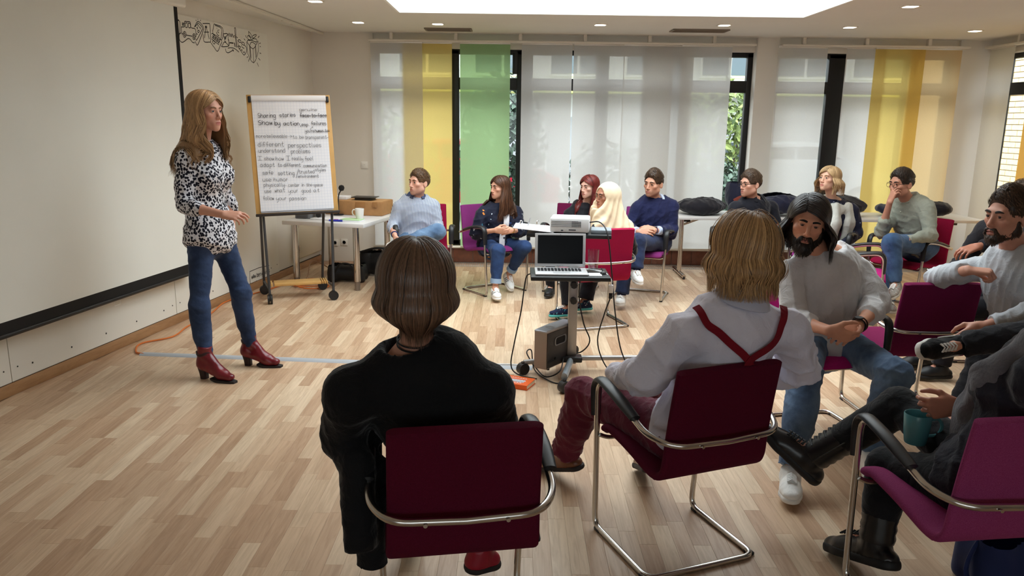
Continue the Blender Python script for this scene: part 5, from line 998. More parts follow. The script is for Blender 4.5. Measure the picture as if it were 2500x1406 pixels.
class Person:
    def __init__(p, label, j, S_=1., fem=False, skin=(205, 152, 128), lips=(168, 92, 86), group=None, fat=1., res=.0042, hres=.0042, dark=0., headkw=None, face=True, hscale=1.):
        p.j = {k: V(v) for k, v in j.items() if k not in ('hf', 'hu')}; J = p.j; p.S = S_; p.fem = fem; p.fat = fat
        p.hs = S_ * (.97 if fem else 1.02) * hscale; p.R = basis(j['hf'], j.get('hu', (0, 0, 1))); p.lab = label
        p.lat = unit(J['sr'] - J['sl']); p.up = unit(J['nb'] - J['pel']); p.front = unit(np.cross(p.up, p.lat)); p.Rt = np.stack([p.lat, p.front, np.cross(p.lat, p.front)], 1)
        hl = unit(J['hipr'] - J['hipl']) if 'hipr' in J else p.lat; p.hl = hl
        if 'hipr' not in J: J['hipr'] = J['pel'] + hl * .095 * S_; J['hipl'] = J['pel'] - hl * .095 * S_
        loc = (J['pel'][0], J['pel'][1], 0.); p.root = thing('person', label, 'person', tuple(float(x) for x in loc), 0, group)
        p.skin = skin; p.lips = lips; p.res = res; p.hres = hres; p.hands = {}; p.hk = headkw or {}
    def W(p, x, y, z): return p.j['hd'] + p.R @ (V(x, y, z) * p.hs)
    # --- groups of primitives, inflated by o
    def torso(p, F, o=0., k=.05, belly=0.):
        J, S_ = p.j, p.S; g = p.fat; pel, nb, up, fr, Rt = J['pel'], J['nb'], p.up, p.front, p.Rt; Lt = np.linalg.norm(nb - pel)
        w1, w2, w3 = (.168, .128, .148) if p.fem else (.160, .143, .168)
        F.ell(pel, V(w1 * S_ * g + o, .118 * S_ * g + o, .12 * S_ + o), Rt, k)
        F.cone(pel + up * .04, pel + up * Lt * .5, .150 * S_ * g + o, w2 * S_ * g + o, k, (fr, .70 + belly))
        F.cone(pel + up * Lt * .45, pel + up * Lt * .80, w2 * S_ * g + o, w3 * S_ + o, k, (fr, .68))
        F.ell(pel + up * Lt * .72 + fr * .008, V(w3 * S_ + o, .112 * S_ + o, .17 * S_ + o), Rt, k)
        for s in ('sl', 'sr'):
            F.cone(J[s] - up * .004, nb - up * .058, .043 * S_ + o, .046 * S_ + o, k); F.ell(J[s] - up * .012, V(.046, .048, .050) * S_ + o, Rt, k * .7)
        F.cone(nb - up * .05, nb + up * .005, .075 * S_ + o * .6, .056 * S_ + o * .5, .03)
        if p.fem:
            for q in (-1, 1): F.ell(pel + up * Lt * .66 + fr * .085 * S_ + p.lat * q * .068 * S_, V(.062, .055, .062) * S_ + o, Rt, .04)
    def arm(p, F, s, o=0., frac=2., k=.03, cuff=0.):
        J, S_ = p.j, p.S * (.92 if p.fem else 1.); sh, e, w_ = J['s' + s], J['e' + s], J['w' + s]
        if frac <= 1:
            F.cone(sh, sh + (e - sh) * frac, .052 * S_ + o, .046 * S_ + o * 1.2, k, cap=True); return
        F.cone(sh, e, .045 * S_ + o, .038 * S_ + o, k)
        F.ell(sh + (e - sh) * .42, V(.043, .043, .09) * S_ + o, basis(np.cross(unit(e - sh), (.3, .5, .2)), unit(e - sh)), k)
        en = e + (w_ - e) * min(frac - 1, 1.); F.cone(e, en, .038 * S_ + o, (.038 - .012 * min(frac - 1, 1)) * S_ + o * .8, k, cap=frac < 2 or o > 0)
        F.ell(e + (w_ - e) * .28, V(.037, .037, .075) * S_ + o * .9, basis(np.cross(unit(w_ - e), (.3, .5, .2)), unit(w_ - e)), k)
        if cuff:
            d = unit(w_ - e); F.cone(en - d * cuff, en + d * .003, (.038 - .012 * min(frac - 1, 1)) * S_ + o * 1.15, None, .008, cap=True)
    def leg(p, F, s, o=0., end=1., k=.03, wide=0.):
        J, S_ = p.j, p.S; h, kn, a = J['hip' + s], J['k' + s], J['a' + s]; g = p.fat
        F.cone(h, kn, .086 * S_ * g + o, .053 * S_ + o, k); F.ell(kn, V(.053, .053, .053) * S_ + o, None, k)
        sh = unit(a - kn); bk = p.front if abs(p.front @ sh) < .8 else V(0, 0, 0); bk = unit(np.cross(np.cross(sh, unit(kn - h)), sh)) if abs(unit(kn - h) @ sh) < .97 else bk
        en = kn + (a - kn) * end
        F.cone(kn, en, .054 * S_ + o, .037 * S_ + o + wide, k, cap=end <= 1 and o > 0)
        F.cone(kn + (a - kn) * .2 - bk * .012, kn + (a - kn) * .5 - bk * .010, .052 * S_ + o, .047 * S_ + o + wide * .5, k)
    def box(p, keys, pad):
        P = np.stack([p.j[k] for k in keys if k in p.j]); return P.min(0) - pad, P.max(0) + pad
    def body(p, beardtone=None):
        """skin: one continuous surface from head to feet, finer at the head and hands"""
        J, S_ = p.j, p.S; keys = [k for k in J if k not in ('tl', 'tr')]
        lo, hi = p.box(keys, .17); hi[2] = max(hi[2], J['hd'][2] + .16); lo[2] = max(lo[2], 0.)
        r = p.hs * .14; fine = [(J['hd'] - r, J['hd'] + r, p.res)]
        for s, h in p.hands.items():
            c = J['w' + s] + unit(V(h['f'])) * .085 * S_; fine.append((c - .10, c + .10, p.hres))
        F = SDF(lo, hi, .016, fine); p.torso(F, -.012)
        for s in 'lr': p.arm(F, s, -.002 if s in p.hands else -.008); p.leg(F, s, -.012)
        for s in 'lr':
            if 't' + s in J: F.cone(J['a' + s], J['a' + s] + (J['t' + s] - J['a' + s]) * .5, .03, .026, .02)
        hd = J['hd']; top = p.W(0, -.012, -.05); F.cone(J['nb'] - p.up * .03, top, .053 * S_ * (.86 if p.fem else 1.05), .050 * S_ * (.88 if p.fem else 1.06), .02)
        head_prims(F, hd, p.R, p.hs, p.fem, **p.hk)
        for s, h in p.hands.items(): 
            hk = {k: v for k, v in h.items() if k not in ('f', 'n')}; hand_prims(F, J['w' + s], h['f'], h['n'], s, S=S_ * (.92 if p.fem else 1.02), **hk)
        v, f = F.mesh(1); me = np_mesh('body', v, f); q = (v - hd) @ p.R / p.hs
        base = np.array(L(p.skin)[:3]); col = np.tile(base, (len(v), 1))
        def blend(wgt, c): nonlocal col; col = col * (1 - wgt[:, None]) + np.array(L(c)[:3]) * wgt[:, None]
        inh = (np.abs(q) < .15).all(1); sk = np.array(p.skin, float)
        ck = sum(np.exp(-(((q - V(s * .042, .065, -.028)) / V(.022, .03, .018)) ** 2).sum(1)) for s in (-1, 1)); blend(np.clip(ck, 0, 1) * .35 * inh, tuple(sk * V(.99, .80, .76)))
        nz = np.exp(-(((q - V(0, .108, -.036)) / V(.016, .02, .013)) ** 2).sum(1)); blend(nz * .35 * inh, tuple(sk * V(.97, .78, .74)))
        lp = np.maximum(1 - np.abs((((q - V(0, .0935, -.0675)) / V(.0245, .013, .0125)) ** 2).sum(1)), 0); blend(np.clip(lp * 2.2, 0, .85) * inh, p.lips)
        if beardtone is not None:
            b = np.exp(-(((q - V(0, .03, -.085)) / V(.062, .075, .038)) ** 4).sum(1)); blend(np.clip(b, 0, 1) * .6 * inh * (1 - np.clip(lp * 3, 0, 1)), beardtone)
        attr(me, 'tint', np.concatenate([col, np.ones((len(v), 1))], 1), 'FLOAT_COLOR')
        o = link_mesh('body', me, skin_mat(), p.root, True); p.bv = v; p.bq = q; return o
    def face(p, brow=(70, 45, 30), iris=(70, 50, 35), gaze=None, browh=.0042, lids=True):
        hd = p.j['hd']; g = unit(p.R @ unit(V(0, 1, -.05))) if gaze is None else unit(gaze)
        for s in (-1, 1):
            c = p.W(s * .031, .0735, .003); B = basis(g); Rz = Matrix(np.stack([B[:, 0], B[:, 2] * -1, B[:, 1]], 1).tolist()); r = .0132 * p.hs
            m = MB(); ang = [0, 17, 36, 48, 70, 100, 140, 180]
            prof = [(r * math.sin(math.radians(a)) + 1e-5, r * math.cos(math.radians(a))) for a in ang]
            for mi, (i0, i1) in enumerate(((0, 1), (1, 2), (2, 7))):
                m.mi = mi; m.lathe(prof[i0:i1 + 1], c, 14, Rz, caps=False)
            m.build('eye', [mat('pupil', (12, 10, 10), .2, 0, .6), mat('iris_%d_%d_%d' % iris, iris, .2, 0, .6), mat('eye_white', (176, 168, 162), .35)], p.root, True)
            pts = []
            for t in np.linspace(0, 1, 7):
                x = s * (.012 + .038 * t); z = .0215 + .008 * math.sin(t * 2.3) - .005 * t; m_ = np.abs(p.bq[:, 0] - x) < .005; m_ &= np.abs(p.bq[:, 2] - z) < .005
                y = p.bq[m_, 1].max() if m_.any() else .088 - .02 * t; pts.append(p.W(x, y + .0008, z))
            lp = []
            for t in np.linspace(0, 1, 7):
                x = s * (.0185 + .026 * t); z = .0030 + .0048 * math.sin(math.pi * (t * .85 + .1)); lp.append(p.W(x, .0735 + math.sqrt(max(.0158 ** 2 - (abs(x) - .031) ** 2 - (z - .003) ** 2, 0)) - .0004, z))
            MB().tube([tuple(q) for q in lp], [.0010 * p.hs * k for k in (.4, 1, 1.2, 1.2, 1.1, .9, .4)], 5).build('eyelash', mat('lash_dark', (34, 24, 20), .7), p.root, True)
            MB().tube([tuple(q) for q in pts], [browh * p.hs * k for k in (.8, 1.1, 1.15, 1.1, .95, .7, .3)], 6, flat=(1, .55), up=tuple(p.R[:, 2])).build('eyebrow', mat('brow_%d_%d_%d' % brow, brow, .7, bump=.3), p.root, True)
    def glasses(p, m_, w_=.0235, h_=.019, r=.0014, y=.108):
        m = MB(); g = MB()
        for s in (-1, 1):
            ring = [tuple(p.W(s * .034 + w_ * math.cos(a) * (1 + .1 * abs(math.sin(2 * a))), y - .006 * abs(math.cos(a)) * (1 if math.cos(a) * s > 0 else -.2), .000 + h_ * math.sin(a) * (1 + .1 * abs(math.sin(2 * a))))) for a in np.linspace(0, 2 * math.pi, 20, endpoint=False)]
            m.tube(ring, r * p.hs, 6, closed=True)
            m.tube([tuple(p.W(s * .058, y - .008, .006)), tuple(p.W(s * .074, .07, .008)), tuple(p.W(s * .079, -.005, .008)), tuple(p.W(s * .078, -.03, -.006))], r * p.hs, 6)
        m.tube([tuple(p.W(-.011, y, .004)), tuple(p.W(0, y + .003, .006)), tuple(p.W(.011, y, .004))], r * p.hs, 6)
        m.build('glasses', m_, p.root, True)
    # --- clothes
    def top(p, material, o=.014, sleeve=2., step=.0085, name='shirt', hem=.06, fold=.005, ffreq=26., belly=0., neck=0., cuff=.0, collar=None, skirt=None, seed=1, extra=None, k=.045, mats2=None):
        J, S_ = p.j, p.S; lo, hi = p.box(['pel', 'nb', 'sl', 'sr', 'el', 'er', 'wl', 'wr'], .22); hi[2] = max(J['nb'][2], J['sl'][2], J['sr'][2], J['el'][2] + .02, J['wl'][2], J['wr'][2]) + .12
        F = SDF(lo, hi, step); sl = sleeve if isinstance(sleeve, (list, tuple)) else (sleeve, sleeve)
        p.torso(F, o, k, belly); F.cut(J['pel'] - p.up * hem, -p.up)
        if skirt: 
            for q in (-1, 1): F.cone(J['pel'] + p.up * .08, J['pel'] - p.up * skirt + p.lat * q * .04, .13 * S_ + o, .14 * S_ + o, .05, (p.front, .75), cap=True)
        F.cut(J['nb'] + p.up * (.040 + neck), p.up, J['nb'] - .074, J['nb'] + V(.074, .074, .14), .008)
        for s, f in zip('lr', sl): p.arm(F, s, o, f, .028, cuff)
        if extra: extra(F)
        F.cone(J['nb'] + p.up * (.012 + neck), J['nb'] + p.up * .2, .05 * S_, .09, .004, None, True)
        v, f = F.mesh(1); n = vnormals(v, f)
        amp = np.ones(len(v)) * fold
        for s in 'lr':
            for kx in ('e' + s,): amp += fold * 1.1 * np.exp(-(((v - J[kx]) / .10) ** 2).sum(1))
        amp += fold * .9 * np.exp(-(((v - (J['pel'] + p.up * .1)) / .15) ** 2).sum(1))
        v = v + n * (np.minimum(wob(v, seed, ffreq, .5, (1, 1, .8)), .3) * amp + (creases(v, seed, ffreq * 1.65) - .3) * amp * 1.05)[:, None]
        me = np_mesh(name, v, f); u = (v - J['pel']); 
        attr(me, 'uvx', u @ p.lat); attr(me, 'uvz', u @ p.up)
        p.F = F; return link_mesh(name, me, material, p.root, True)
    def collar(p, material, r=.067, h=.034, gap=38, flare=.020, name='collar', tilt=.35, z0=.044):
        """folded shirt collar around the neck, open at the front"""
        S_ = p.S; c = p.j['nb'] + p.up * z0; ax = unit(p.up + p.front * -.1); fr = unit(p.front - ax * (p.front @ ax)); lt = np.cross(fr, ax); rings = []
        n = 26
        for i in range(n + 1):
            a = math.radians(gap / 2 + (360 - gap) * i / n); d = fr * math.cos(a) + lt * math.sin(a); drop = -tilt * .05 * math.cos(a) * (1 if math.cos(a) > 0 else .5)
            rr = r * S_ * (.95 + .05 * math.cos(a)); b = c + d * rr + ax * drop
            hh = h * S_; tip = 1.25 if i in (0, 1, n, n - 1) else 1.
            rings.append([tuple(q) for q in (b, b + ax * hh, b + ax * (hh + .004) + d * .006, b + d * flare * tip + ax * hh * .62, b + d * (flare * 2.0) * tip - ax * .010 * tip, b + d * (flare * 1.8) * tip - ax * .014 * tip, b + d * .01 + ax * hh * .4)])
        MB().ring_loft(rings, False, True); m = MB(); m.ring_loft(rings, False, True); return m.build(name, material, p.root, True)
    def trousers(p, material, o=.012, step=.0085, end=.96, wide=.012, fold=.004, seed=3, name='trousers', rise=.05, cuffmat=None):
        J, S_ = p.j, p.S; lo, hi = p.box(['pel', 'hipl', 'hipr', 'kl', 'kr', 'al', 'ar'], .19); F = SDF(lo, hi, step); g = p.fat
        F.ell(J['pel'], V(.162 * S_ * g + o, .118 * S_ * g + o, .125 * S_), p.Rt, .04)
        F.cone(J['pel'], J['pel'] + p.up * (.06 + rise), .150 * S_ * g + o * .7, .138 * S_ * g + o * .7, .04, (p.front, .74))
        for s in 'lr': p.leg(F, s, o, end, .03, wide)
        F.cut(J['pel'] + p.up * (.05 + rise), p.up, J['pel'] - .19, J['pel'] + V(.19, .19, .5))
        v, f = F.mesh(1); n = vnormals(v, f); amp = np.ones(len(v)) * fold * .6
        for s in 'lr':
            for kx, q in (('k' + s, 1.1), ('a' + s, 1.3), ('hip' + s, .9)): amp += fold * q * np.exp(-(((v - J[kx]) / .09) ** 2).sum(1))
        v = v + n * (np.minimum(wob(v, seed, 30., .5), .3) * amp + (creases(v, seed, 52.) - .3) * amp * 1.1)[:, None]
        return link_mesh(name, np_mesh(name, v, f), material, p.root, True)
    def shoe_frame(p, s):
        J = p.j; a, t, k = J['a' + s], J['t' + s], J['k' + s]; sh = unit(k - a); f = unit(t - a)
        for _ in range(3):
            up = unit(sh - f * (sh @ f)); f = unit(t - (a - up * .060))
        if abs(t[2]) < .06 and a[2] < .13: up = V(0, 0, 1); f = unit(V(t[0] - a[0], t[1] - a[1], 0))
        return a, t, f, up, np.cross(f, up)
    def sneaker(p, s, upper, sole, lace=None, stripe=None, ht=.075, tall=.012, solet=.024, name='shoe', toe=None, w=1.):
        a, t, f, up, x = p.shoe_frame(s); S_ = p.S * (.93 if p.fem else 1.) * w
        heel = a - f * .045 * S_ - up * (ht - .03); Ln = (t - heel) @ f; ball = heel + f * Ln * .66; tip = heel + f * (Ln - .035 * S_)
        F = SDF(np.minimum(a, t) - .14, np.maximum(a, t) + .14, .0055)
        F.cone(heel, ball, .036 * S_, .042 * S_, .02, (up, .9)); F.cone(ball, tip, .042 * S_, .035 * S_, .02, (up, .72)); F.ell(a - up * .01, V(.037, .046, .045) * S_, np.stack([x, f, up], 1), .02)
        F.cone(a - up * .03, heel + f * Ln * .55 + up * .01, .040 * S_, .036 * S_, .02)
        F.cone(a - up * .02 - f * .004, a + up * tall, .043 * S_, .042 * S_, .012, cap=True)
        F.cut(a - up * (ht - solet * .8), -up)
        v, fc = F.mesh(1); me = np_mesh(name, v, fc); u = v - a; attr(me, 'uvx', u @ f); attr(me, 'uvz', u @ up); o = link_mesh(name, me, upper, p.root, True)
        G = SDF(np.minimum(a, t) - .14, np.maximum(a, t) + .14, .0055); b = a - up * (ht - solet / 2); hb = b - f * .045 * S_
        G.cone(hb, hb + f * Ln * .66, .040 * S_, .047 * S_, .01); G.cone(hb + f * Ln * .66, hb + f * (Ln - .037 * S_), .047 * S_, .040 * S_, .01)
        G.cut(b + up * solet / 2, up, k=.006); G.cut(b - up * solet / 2, -up, k=.006)
        v, fc = G.mesh(1); so = link_mesh('sole', np_mesh('sole', v, fc), sole, o, True)
        if lace:
            m = MB(); q0 = a + up * .004 + f * .052 * S_; q1 = heel + f * Ln * .68 + up * .040 * S_
            for i in range(5):
                c = q0 + (q1 - q0) * (i / 4.4); z = up * .003 + f * .004; g = .019 * S_
                m.tube([tuple(c - x * g + z), tuple(c + up * .012 + z), tuple(c + x * g + z + (q1 - q0) * .1)], .0032, 6)
                m.tube([tuple(c + x * g + z), tuple(c + up * .012 + z), tuple(c - x * g + z + (q1 - q0) * .1)], .0032, 6)
            m.build('laces', lace, o, True)
        return o
    # --- hair
    def strands(p, name, P, Nn, wd, m_, tone=None, base=None):
        v, f, t = ribbons(P, Nn, wd, nrg.uniform(0, 1, len(P)) if tone is None else tone)
        if base is not None:
            bv, bf = base; f = np.concatenate([bf, f + len(bv)]); v = np.concatenate([bv, v]); t = np.concatenate([np.full(len(bv), .25), t])
        me = np_mesh(name, v, f); attr(me, 'tone', t); return link_mesh(name, me, m_, p.root, True)
    def short_hair(p, m_, th=.014, topth=.022, n=700, ln=.03, flow=(0, -.4, .3), line=.088, name='hair', sides=.006, back=-.06, jit=.5, fr=0.):
        F = SDF(V(-.12, -.15, -.12), V(.12, .13, .17), .0048)
        F.ell((0, -.014, .034), (.0745 + sides, .096 + th, .083 + th * .7)); F.ell((0, .0 + fr, .058), (.062 + sides, .082 + th * .6, .064 + topth), None, .02)
        F.ell((0, .125, line - .120), (.088, .092, .118), None, .022, True)
        for q in (-1, 1): F.ell((q * .085, .035, -.040), (.040, .052, .052), None, .010, True); F.ell((q * .085, -.005, -.04), (.032, .028, .034), None, .008, True)
        F.cut((0, -.09, back), (0, .25, -1)); F.cone((0, 0, -.12), (0, 0, -.02), .05, .05, .01, None, True)
        v, f = F.mesh(1); nn = vnormals(v, f); v = v + nn * wob(v, 4, 90, .0016)[:, None]
        ok = np.nonzero((nn[:, 2] > -.4) & (v[:, 2] > back + .01))[0]; pk = nrg.choice(ok, min(n, len(ok)), False if n < len(ok) else True)
        d = np.tile(V(*flow), (len(pk), 1)) + nrg.normal(0, jit * .35, (len(pk), 3)); side = v[pk, 2] < .05; d[side] = d[side] * .4 + V(0, -.5, -.7)
        N0 = nn[pk]; d -= N0 * (d * N0).sum(1, keepdims=True); d /= np.linalg.norm(d, axis=1, keepdims=True) + 1e-6
        tt = np.linspace(0, 1, 5); l_ = ln * nrg.uniform(.6, 1.2, len(pk)) * np.where(side, .6, 1.)
        P = v[pk][:, None] + d[:, None] * (tt[None, :, None] * l_[:, None, None]) + N0[:, None] * ((.0015 + .006 * np.sin(tt * 2.6))[None, :, None] * np.where(side, .3, 1)[:, None, None])
        P = P - N0[:, None] * (tt ** 2)[None, :, None] * .10 * l_[:, None, None]
        tr = lambda q: p.j['hd'] + (q @ p.R.T) * p.hs
        wd = np.tile(np.array([.7, 1, .9, .6, .12]) * .0034, (len(pk), 1)) * p.hs
        return p.strands(name, tr(P), np.repeat((N0 @ p.R.T)[:, None], 5, 1), wd, m_, base=(tr(v), f))
    def beard(p, m_, th=.010, n=450, ln=.016, low=.0, name='beard', mous=True, up=-.02):
        F = SDF(V(-.11, -.06, -.17), V(.11, .14, .04), .0045)
        for q in (-1, 1):
            F.cone((q * .050, .002, -.055), (q * .012, .066, -.096 - low), .020 + th, .017 + th, .02); F.cone((q * .066, .012, up), (q * .052, .010, -.06), .006 + th * .6, .018 + th * .8, .015)
        F.ell((0, .070, -.098 - low), (.026 + th, .022 + th, .020 + th), None, .015)
        if mous: F.cone((-.020, .0895, -.0555), (.020, .0895, -.0555), .0075, .0075, .004); [F.cone((q * .020, .0895, -.0555), (q * .030, .080, -.078), .0085, .010, .006) for q in (-1, 1)]
        F.ell((0, .098, -.069), (.0205, .018, .0085), None, .004, True); F.ell((0, .09, -.02), (.036, .03, .030), None, .006, True)
        for q in (-1, 1): F.ell((q * .045, .075, -.028), (.026, .035, .026), None, .01, True)
        F.cone((0, .0, -.15), (0, -.02, -.06), .045, .04, .02, None, True)
        v, f = F.mesh(1); nn = vnormals(v, f); v = v + nn * wob(v, 8, 150, .0012)[:, None]
        ok = np.nonzero(nn[:, 1] > -.5)[0]; pk = nrg.choice(ok, min(n, len(ok)), False); N0 = nn[pk]; d = V(0, .15, -1) + nrg.normal(0, .3, (len(pk), 3)); d -= .7 * N0 * (d * N0).sum(1, keepdims=True)
        d /= np.linalg.norm(d, axis=1, keepdims=True); tt = np.linspace(0, 1, 4); P = v[pk][:, None] + d[:, None] * (tt[None, :, None] * ln) + N0[:, None] * (.002 * np.sin(tt * 3))[None, :, None]
        tr = lambda q: p.j['hd'] + (q @ p.R.T) * p.hs; wd = np.tile(np.array([.8, 1, .7, .1]) * .003, (len(pk), 1))
        return p.strands(name, tr(P), np.repeat((N0 @ p.R.T)[:, None], 4, 1), wd, m_, base=(tr(v), f))
    def long_hair(p, m_, length=.3, amax=118, th=.014, part=(0.0, .084, -.05), flare=.0, bulge=.012, tuck=0., wave=(0, 30), n=1400, wd=.0055, fwd=0., name='hair', lenf=None, push=None, jag=.12, eq=-.12, drop=.0, thick=.016, lift=0., root_t=.35, lo_end=.9, side_in=0., fly=0.):
        nu, ns, nf = 61, 12, 18; c = V(0, -.014, .026); rad = V(.077 + th, .098 + th, .088 + th + lift)
        A = np.linspace(-180, 180, nu); ar = np.radians(A); am = math.radians(amax)
        a1 = np.sign(ar) * np.minimum(np.abs(ar), am)
        px, pf, pb = part; tfront = np.clip(np.abs(A) / 180, 0, 1) ** 1.3
        root = np.stack([np.full(nu, px) + np.sign(A) * .001, pb + (pf - pb) * tfront, np.zeros(nu)], 1)
        root[:, 2] = c[2] + rad[2] * np.sqrt(np.maximum(1 - ((root[:, 0] - c[0]) / rad[0]) ** 2 - ((root[:, 1] - c[1]) / rad[1]) ** 2, .02))
        d0 = (root - c) / rad; d0 /= np.linalg.norm(d0, axis=1, keepdims=True)
        d1 = np.stack([np.sin(a1), -np.cos(a1), np.full(nu, eq)], 1); d1 /= np.linalg.norm(d1, axis=1, keepdims=True)
        # swept path: stays high at the front, then turns down
        om = np.arccos(np.clip((d0 * d1).sum(1), -1, 1)); t = np.linspace(0, 1, ns)
        sl = (np.sin((1 - t)[None] * om[:, None])[..., None] * d0[:, None] + np.sin(t[None] * om[:, None])[..., None] * d1[:, None]) / (np.sin(om)[:, None, None] + 1e-6)
        sl /= np.linalg.norm(sl, axis=2, keepdims=True); puff = 1 + .05 * np.sin(t * math.pi)[None, :, None]
        P1 = p.j['hd'] + ((c + sl * rad * puff) @ p.R.T) * p.hs
        E = P1[:, -1]; T0 = P1[:, -1] - P1[:, -2]; cw = p.j['hd'] + p.R @ c * p.hs; out = E - cw; out[:, 2] = 0; out /= np.linalg.norm(out, axis=1, keepdims=True) + 1e-9
        Lg = (lenf(np.degrees(a1)) if lenf else np.full(nu, length)); tf = np.linspace(0, 1, nf + 1)[1:]
        dn = V(0, 0, -1); fw = unit(V(p.R[0, 1], p.R[1, 1], 0)); rt = p.R[:, 0]
        side = np.clip((np.abs(np.degrees(a1)) - 55) / 50, 0, 1)
        prof = bulge * np.sin(np.pi * tf) ** 1.5 + flare * tf ** 1.5 - tuck * tf ** 2.5
        P2 = E[:, None] + dn * (Lg[:, None] * tf[None])[..., None] + out[:, None] * prof[None, :, None] + fw * (side[:, None] * fwd * tf[None] ** 1.2)[..., None] - np.sign(a1)[:, None, None] * rt * (side[:, None] * side_in * tf[None])[..., None]
        P = np.concatenate([P1, P2], 1)
        if push is not None:
            for _ in range(4):
                q = P[:, ns:].reshape(-1, 3); d = push.sample(q); g = push.grad(q); q = q + g * np.clip(.010 - d, 0, .05)[:, None] * (np.abs(d) < .3)[:, None]; P[:, ns:] = q.reshape(nu, nf, 3)
            for _ in range(2): P[:, ns:-1] = (P[:, ns - 1:-2] + P[:, ns:-1] * 2 + P[:, ns + 1:]) / 4
        nv = P.shape[1]; vv = np.linspace(0, 1, nv)
        # base sheet: outer and inner skins
        Tv = np.gradient(P, axis=1); Tu = np.gradient(P, axis=0); Nn = np.cross(Tu, Tv); Nn /= np.linalg.norm(Nn, axis=2, keepdims=True) + 1e-9
        sg = np.sign((Nn * (P - cw)).sum(2, keepdims=True)); Nn *= np.where(sg == 0, 1, sg)
        dpt = thick * np.minimum(1, 4 * (1 - vv) + .25)[None, :, None]; ins = P - Nn * dpt; ou = P - Nn * .003
        idx = np.arange(nu * nv).reshape(nu, nv); q = np.stack([idx[:-1, :-1], idx[1:, :-1], idx[1:, 1:], idx[:-1, 1:]], -1).reshape(-1, 4); b = nu * nv
        rim = [np.stack([idx[:-1, -1], idx[1:, -1], idx[1:, -1] + b, idx[:-1, -1] + b], 1), np.stack([idx[0, 1:], idx[0, :-1], idx[0, :-1] + b, idx[0, 1:] + b], 1), np.stack([idx[-1, :-1], idx[-1, 1:], idx[-1, 1:] + b, idx[-1, :-1] + b], 1)]
        base = (np.concatenate([ou.reshape(-1, 3), ins.reshape(-1, 3)]), np.concatenate([q, q[:, ::-1] + b] + rim))
        # strands
        m = 26; u = nrg.uniform(0, nu - 1.001, n); v0 = nrg.uniform(0, root_t, n) ** 1.5; v1 = np.clip(nrg.uniform(lo_end, 1 + jag, n), 0, 1.12); tt = np.linspace(0, 1, m)
        dr = nrg.normal(0, .9, n); uu = np.clip(u[:, None] + dr[:, None] * tt[None] ** 2, 0, nu - 1.001); vt = v0[:, None] + (v1 - v0)[:, None] * tt[None]
        ext = np.maximum(vt - 1, 0); vt = np.minimum(vt, .9999) * (nv - 1)
        i, k = uu.astype(int), np.minimum(vt.astype(int), nv - 2); fu, fv = (uu - i)[..., None], (vt - k)[..., None]
        lerp = lambda G: (G[i, k] * (1 - fu) + G[i + 1, k] * fu) * (1 - fv) + (G[i, k + 1] * (1 - fu) + G[i + 1, k + 1] * fu) * fv
        Q, QN = lerp(P), lerp(Nn); lay = nrg.uniform(-.006, .004, n) + (np.where(nrg.uniform(0, 1, n) < .03, nrg.uniform(0, fly, n), 0) if fly else 0); fall = np.clip((vt / (nv - 1) - .35) / .5, 0, 1)
        Q = Q + QN * (lay[:, None] * (tt > 0))[..., None] + dn * (ext * .5)[..., None]
        if wave[0]:
            ph = nrg.uniform(0, 6.28, 24)[(u / nu * 24).astype(int)] + nrg.normal(0, .28, n); side_v = np.cross(QN, V(0, 0, 1.)); side_v /= np.linalg.norm(side_v, axis=2, keepdims=True) + 1e-9
            z = np.sin(wave[1] * (E[i, 2] - Q[..., 2]) + ph[:, None]); z2 = np.sin(wave[1] * .8 * (E[i, 2] - Q[..., 2]) + ph[:, None] * 1.7)
            Q = Q + side_v * (wave[0] * fall * z)[..., None] + QN * (wave[0] * .7 * fall * np.abs(z2))[..., None]
        w_ = wd * nrg.uniform(.6, 1.3, n)[:, None] * (np.minimum(1, .35 + tt * 5) * np.minimum(1, (1 - tt) * 4 + .08))[None]
        tone = np.clip(nrg.normal(.5, .22, n), 0, 1)
        tl = QN + nrg.normal(0, .25, (n, 1, 3)); tl /= np.linalg.norm(tl, axis=2, keepdims=True)
        return p.strands(name, Q, tl, w_, m_, tone, base)

# ------------------------------------------------------------------ the circle of chairs
def C(col, x, y, fx, fy, label): return chair(col, (x, y, 0), math.atan2(-fx, fy), label)
C('crimson', -.81, 6.97, .1, -1, 'magenta chair of the man in the striped shirt')
C('purple', -.173, 7.079, .593, -.805, 'purple chair of the woman in the floral jacket')
C('plum', .563, 7.16, -.265, -.963, 'chair of the red-haired woman, half hidden by the cart')
C('crimson', .64, 5.906, -.30, .954, 'crimson chair of the woman in the cream headscarf, back turned')
C('purple', 1.179, 6.924, -.336, -.942, 'purple chair of the man in the navy sweater')
C('plum', 2.12, 7.0, -.45, -.9, 'chair of the glasses man in black, hidden by the blonde head')
C('purple', 2.80, 6.9, -.5, -.87, 'chair of the blonde woman with the pale scarf')
C('crimson', 3.41, 6.53, -.85, -.525, 'red chair of the man in the grey shirt')
C('magenta', 2.69, 5.95, .9, -.42, 'empty pink chair between grey shirt man and long-haired man')
C('magenta', 1.577, 3.81, .2, -.98, 'pink seated chair of the long-haired man in grey')
C('plum', 2.17, 4.07, -.06, 1, 'empty plum chair carrying the elbow of the bearded man')
C('shaded', 2.72, 3.62, -1, .08, 'maroon chair of the bearded man at the right edge')
C('plum', 3.16, 4.75, -1, .1, 'chair of the dark-sleeved person behind the bearded man')
C('shaded', -.158, 2.13, -.167, .986, 'large maroon chair back in front of the bobbed woman in black')
C('shaded', .628, 2.655, -.37, .93, 'maroon chair of the blonde person with suspenders')
C('mauve', 1.435, 2.245, -.12, .99, 'purple seated chair in the lower right corner')

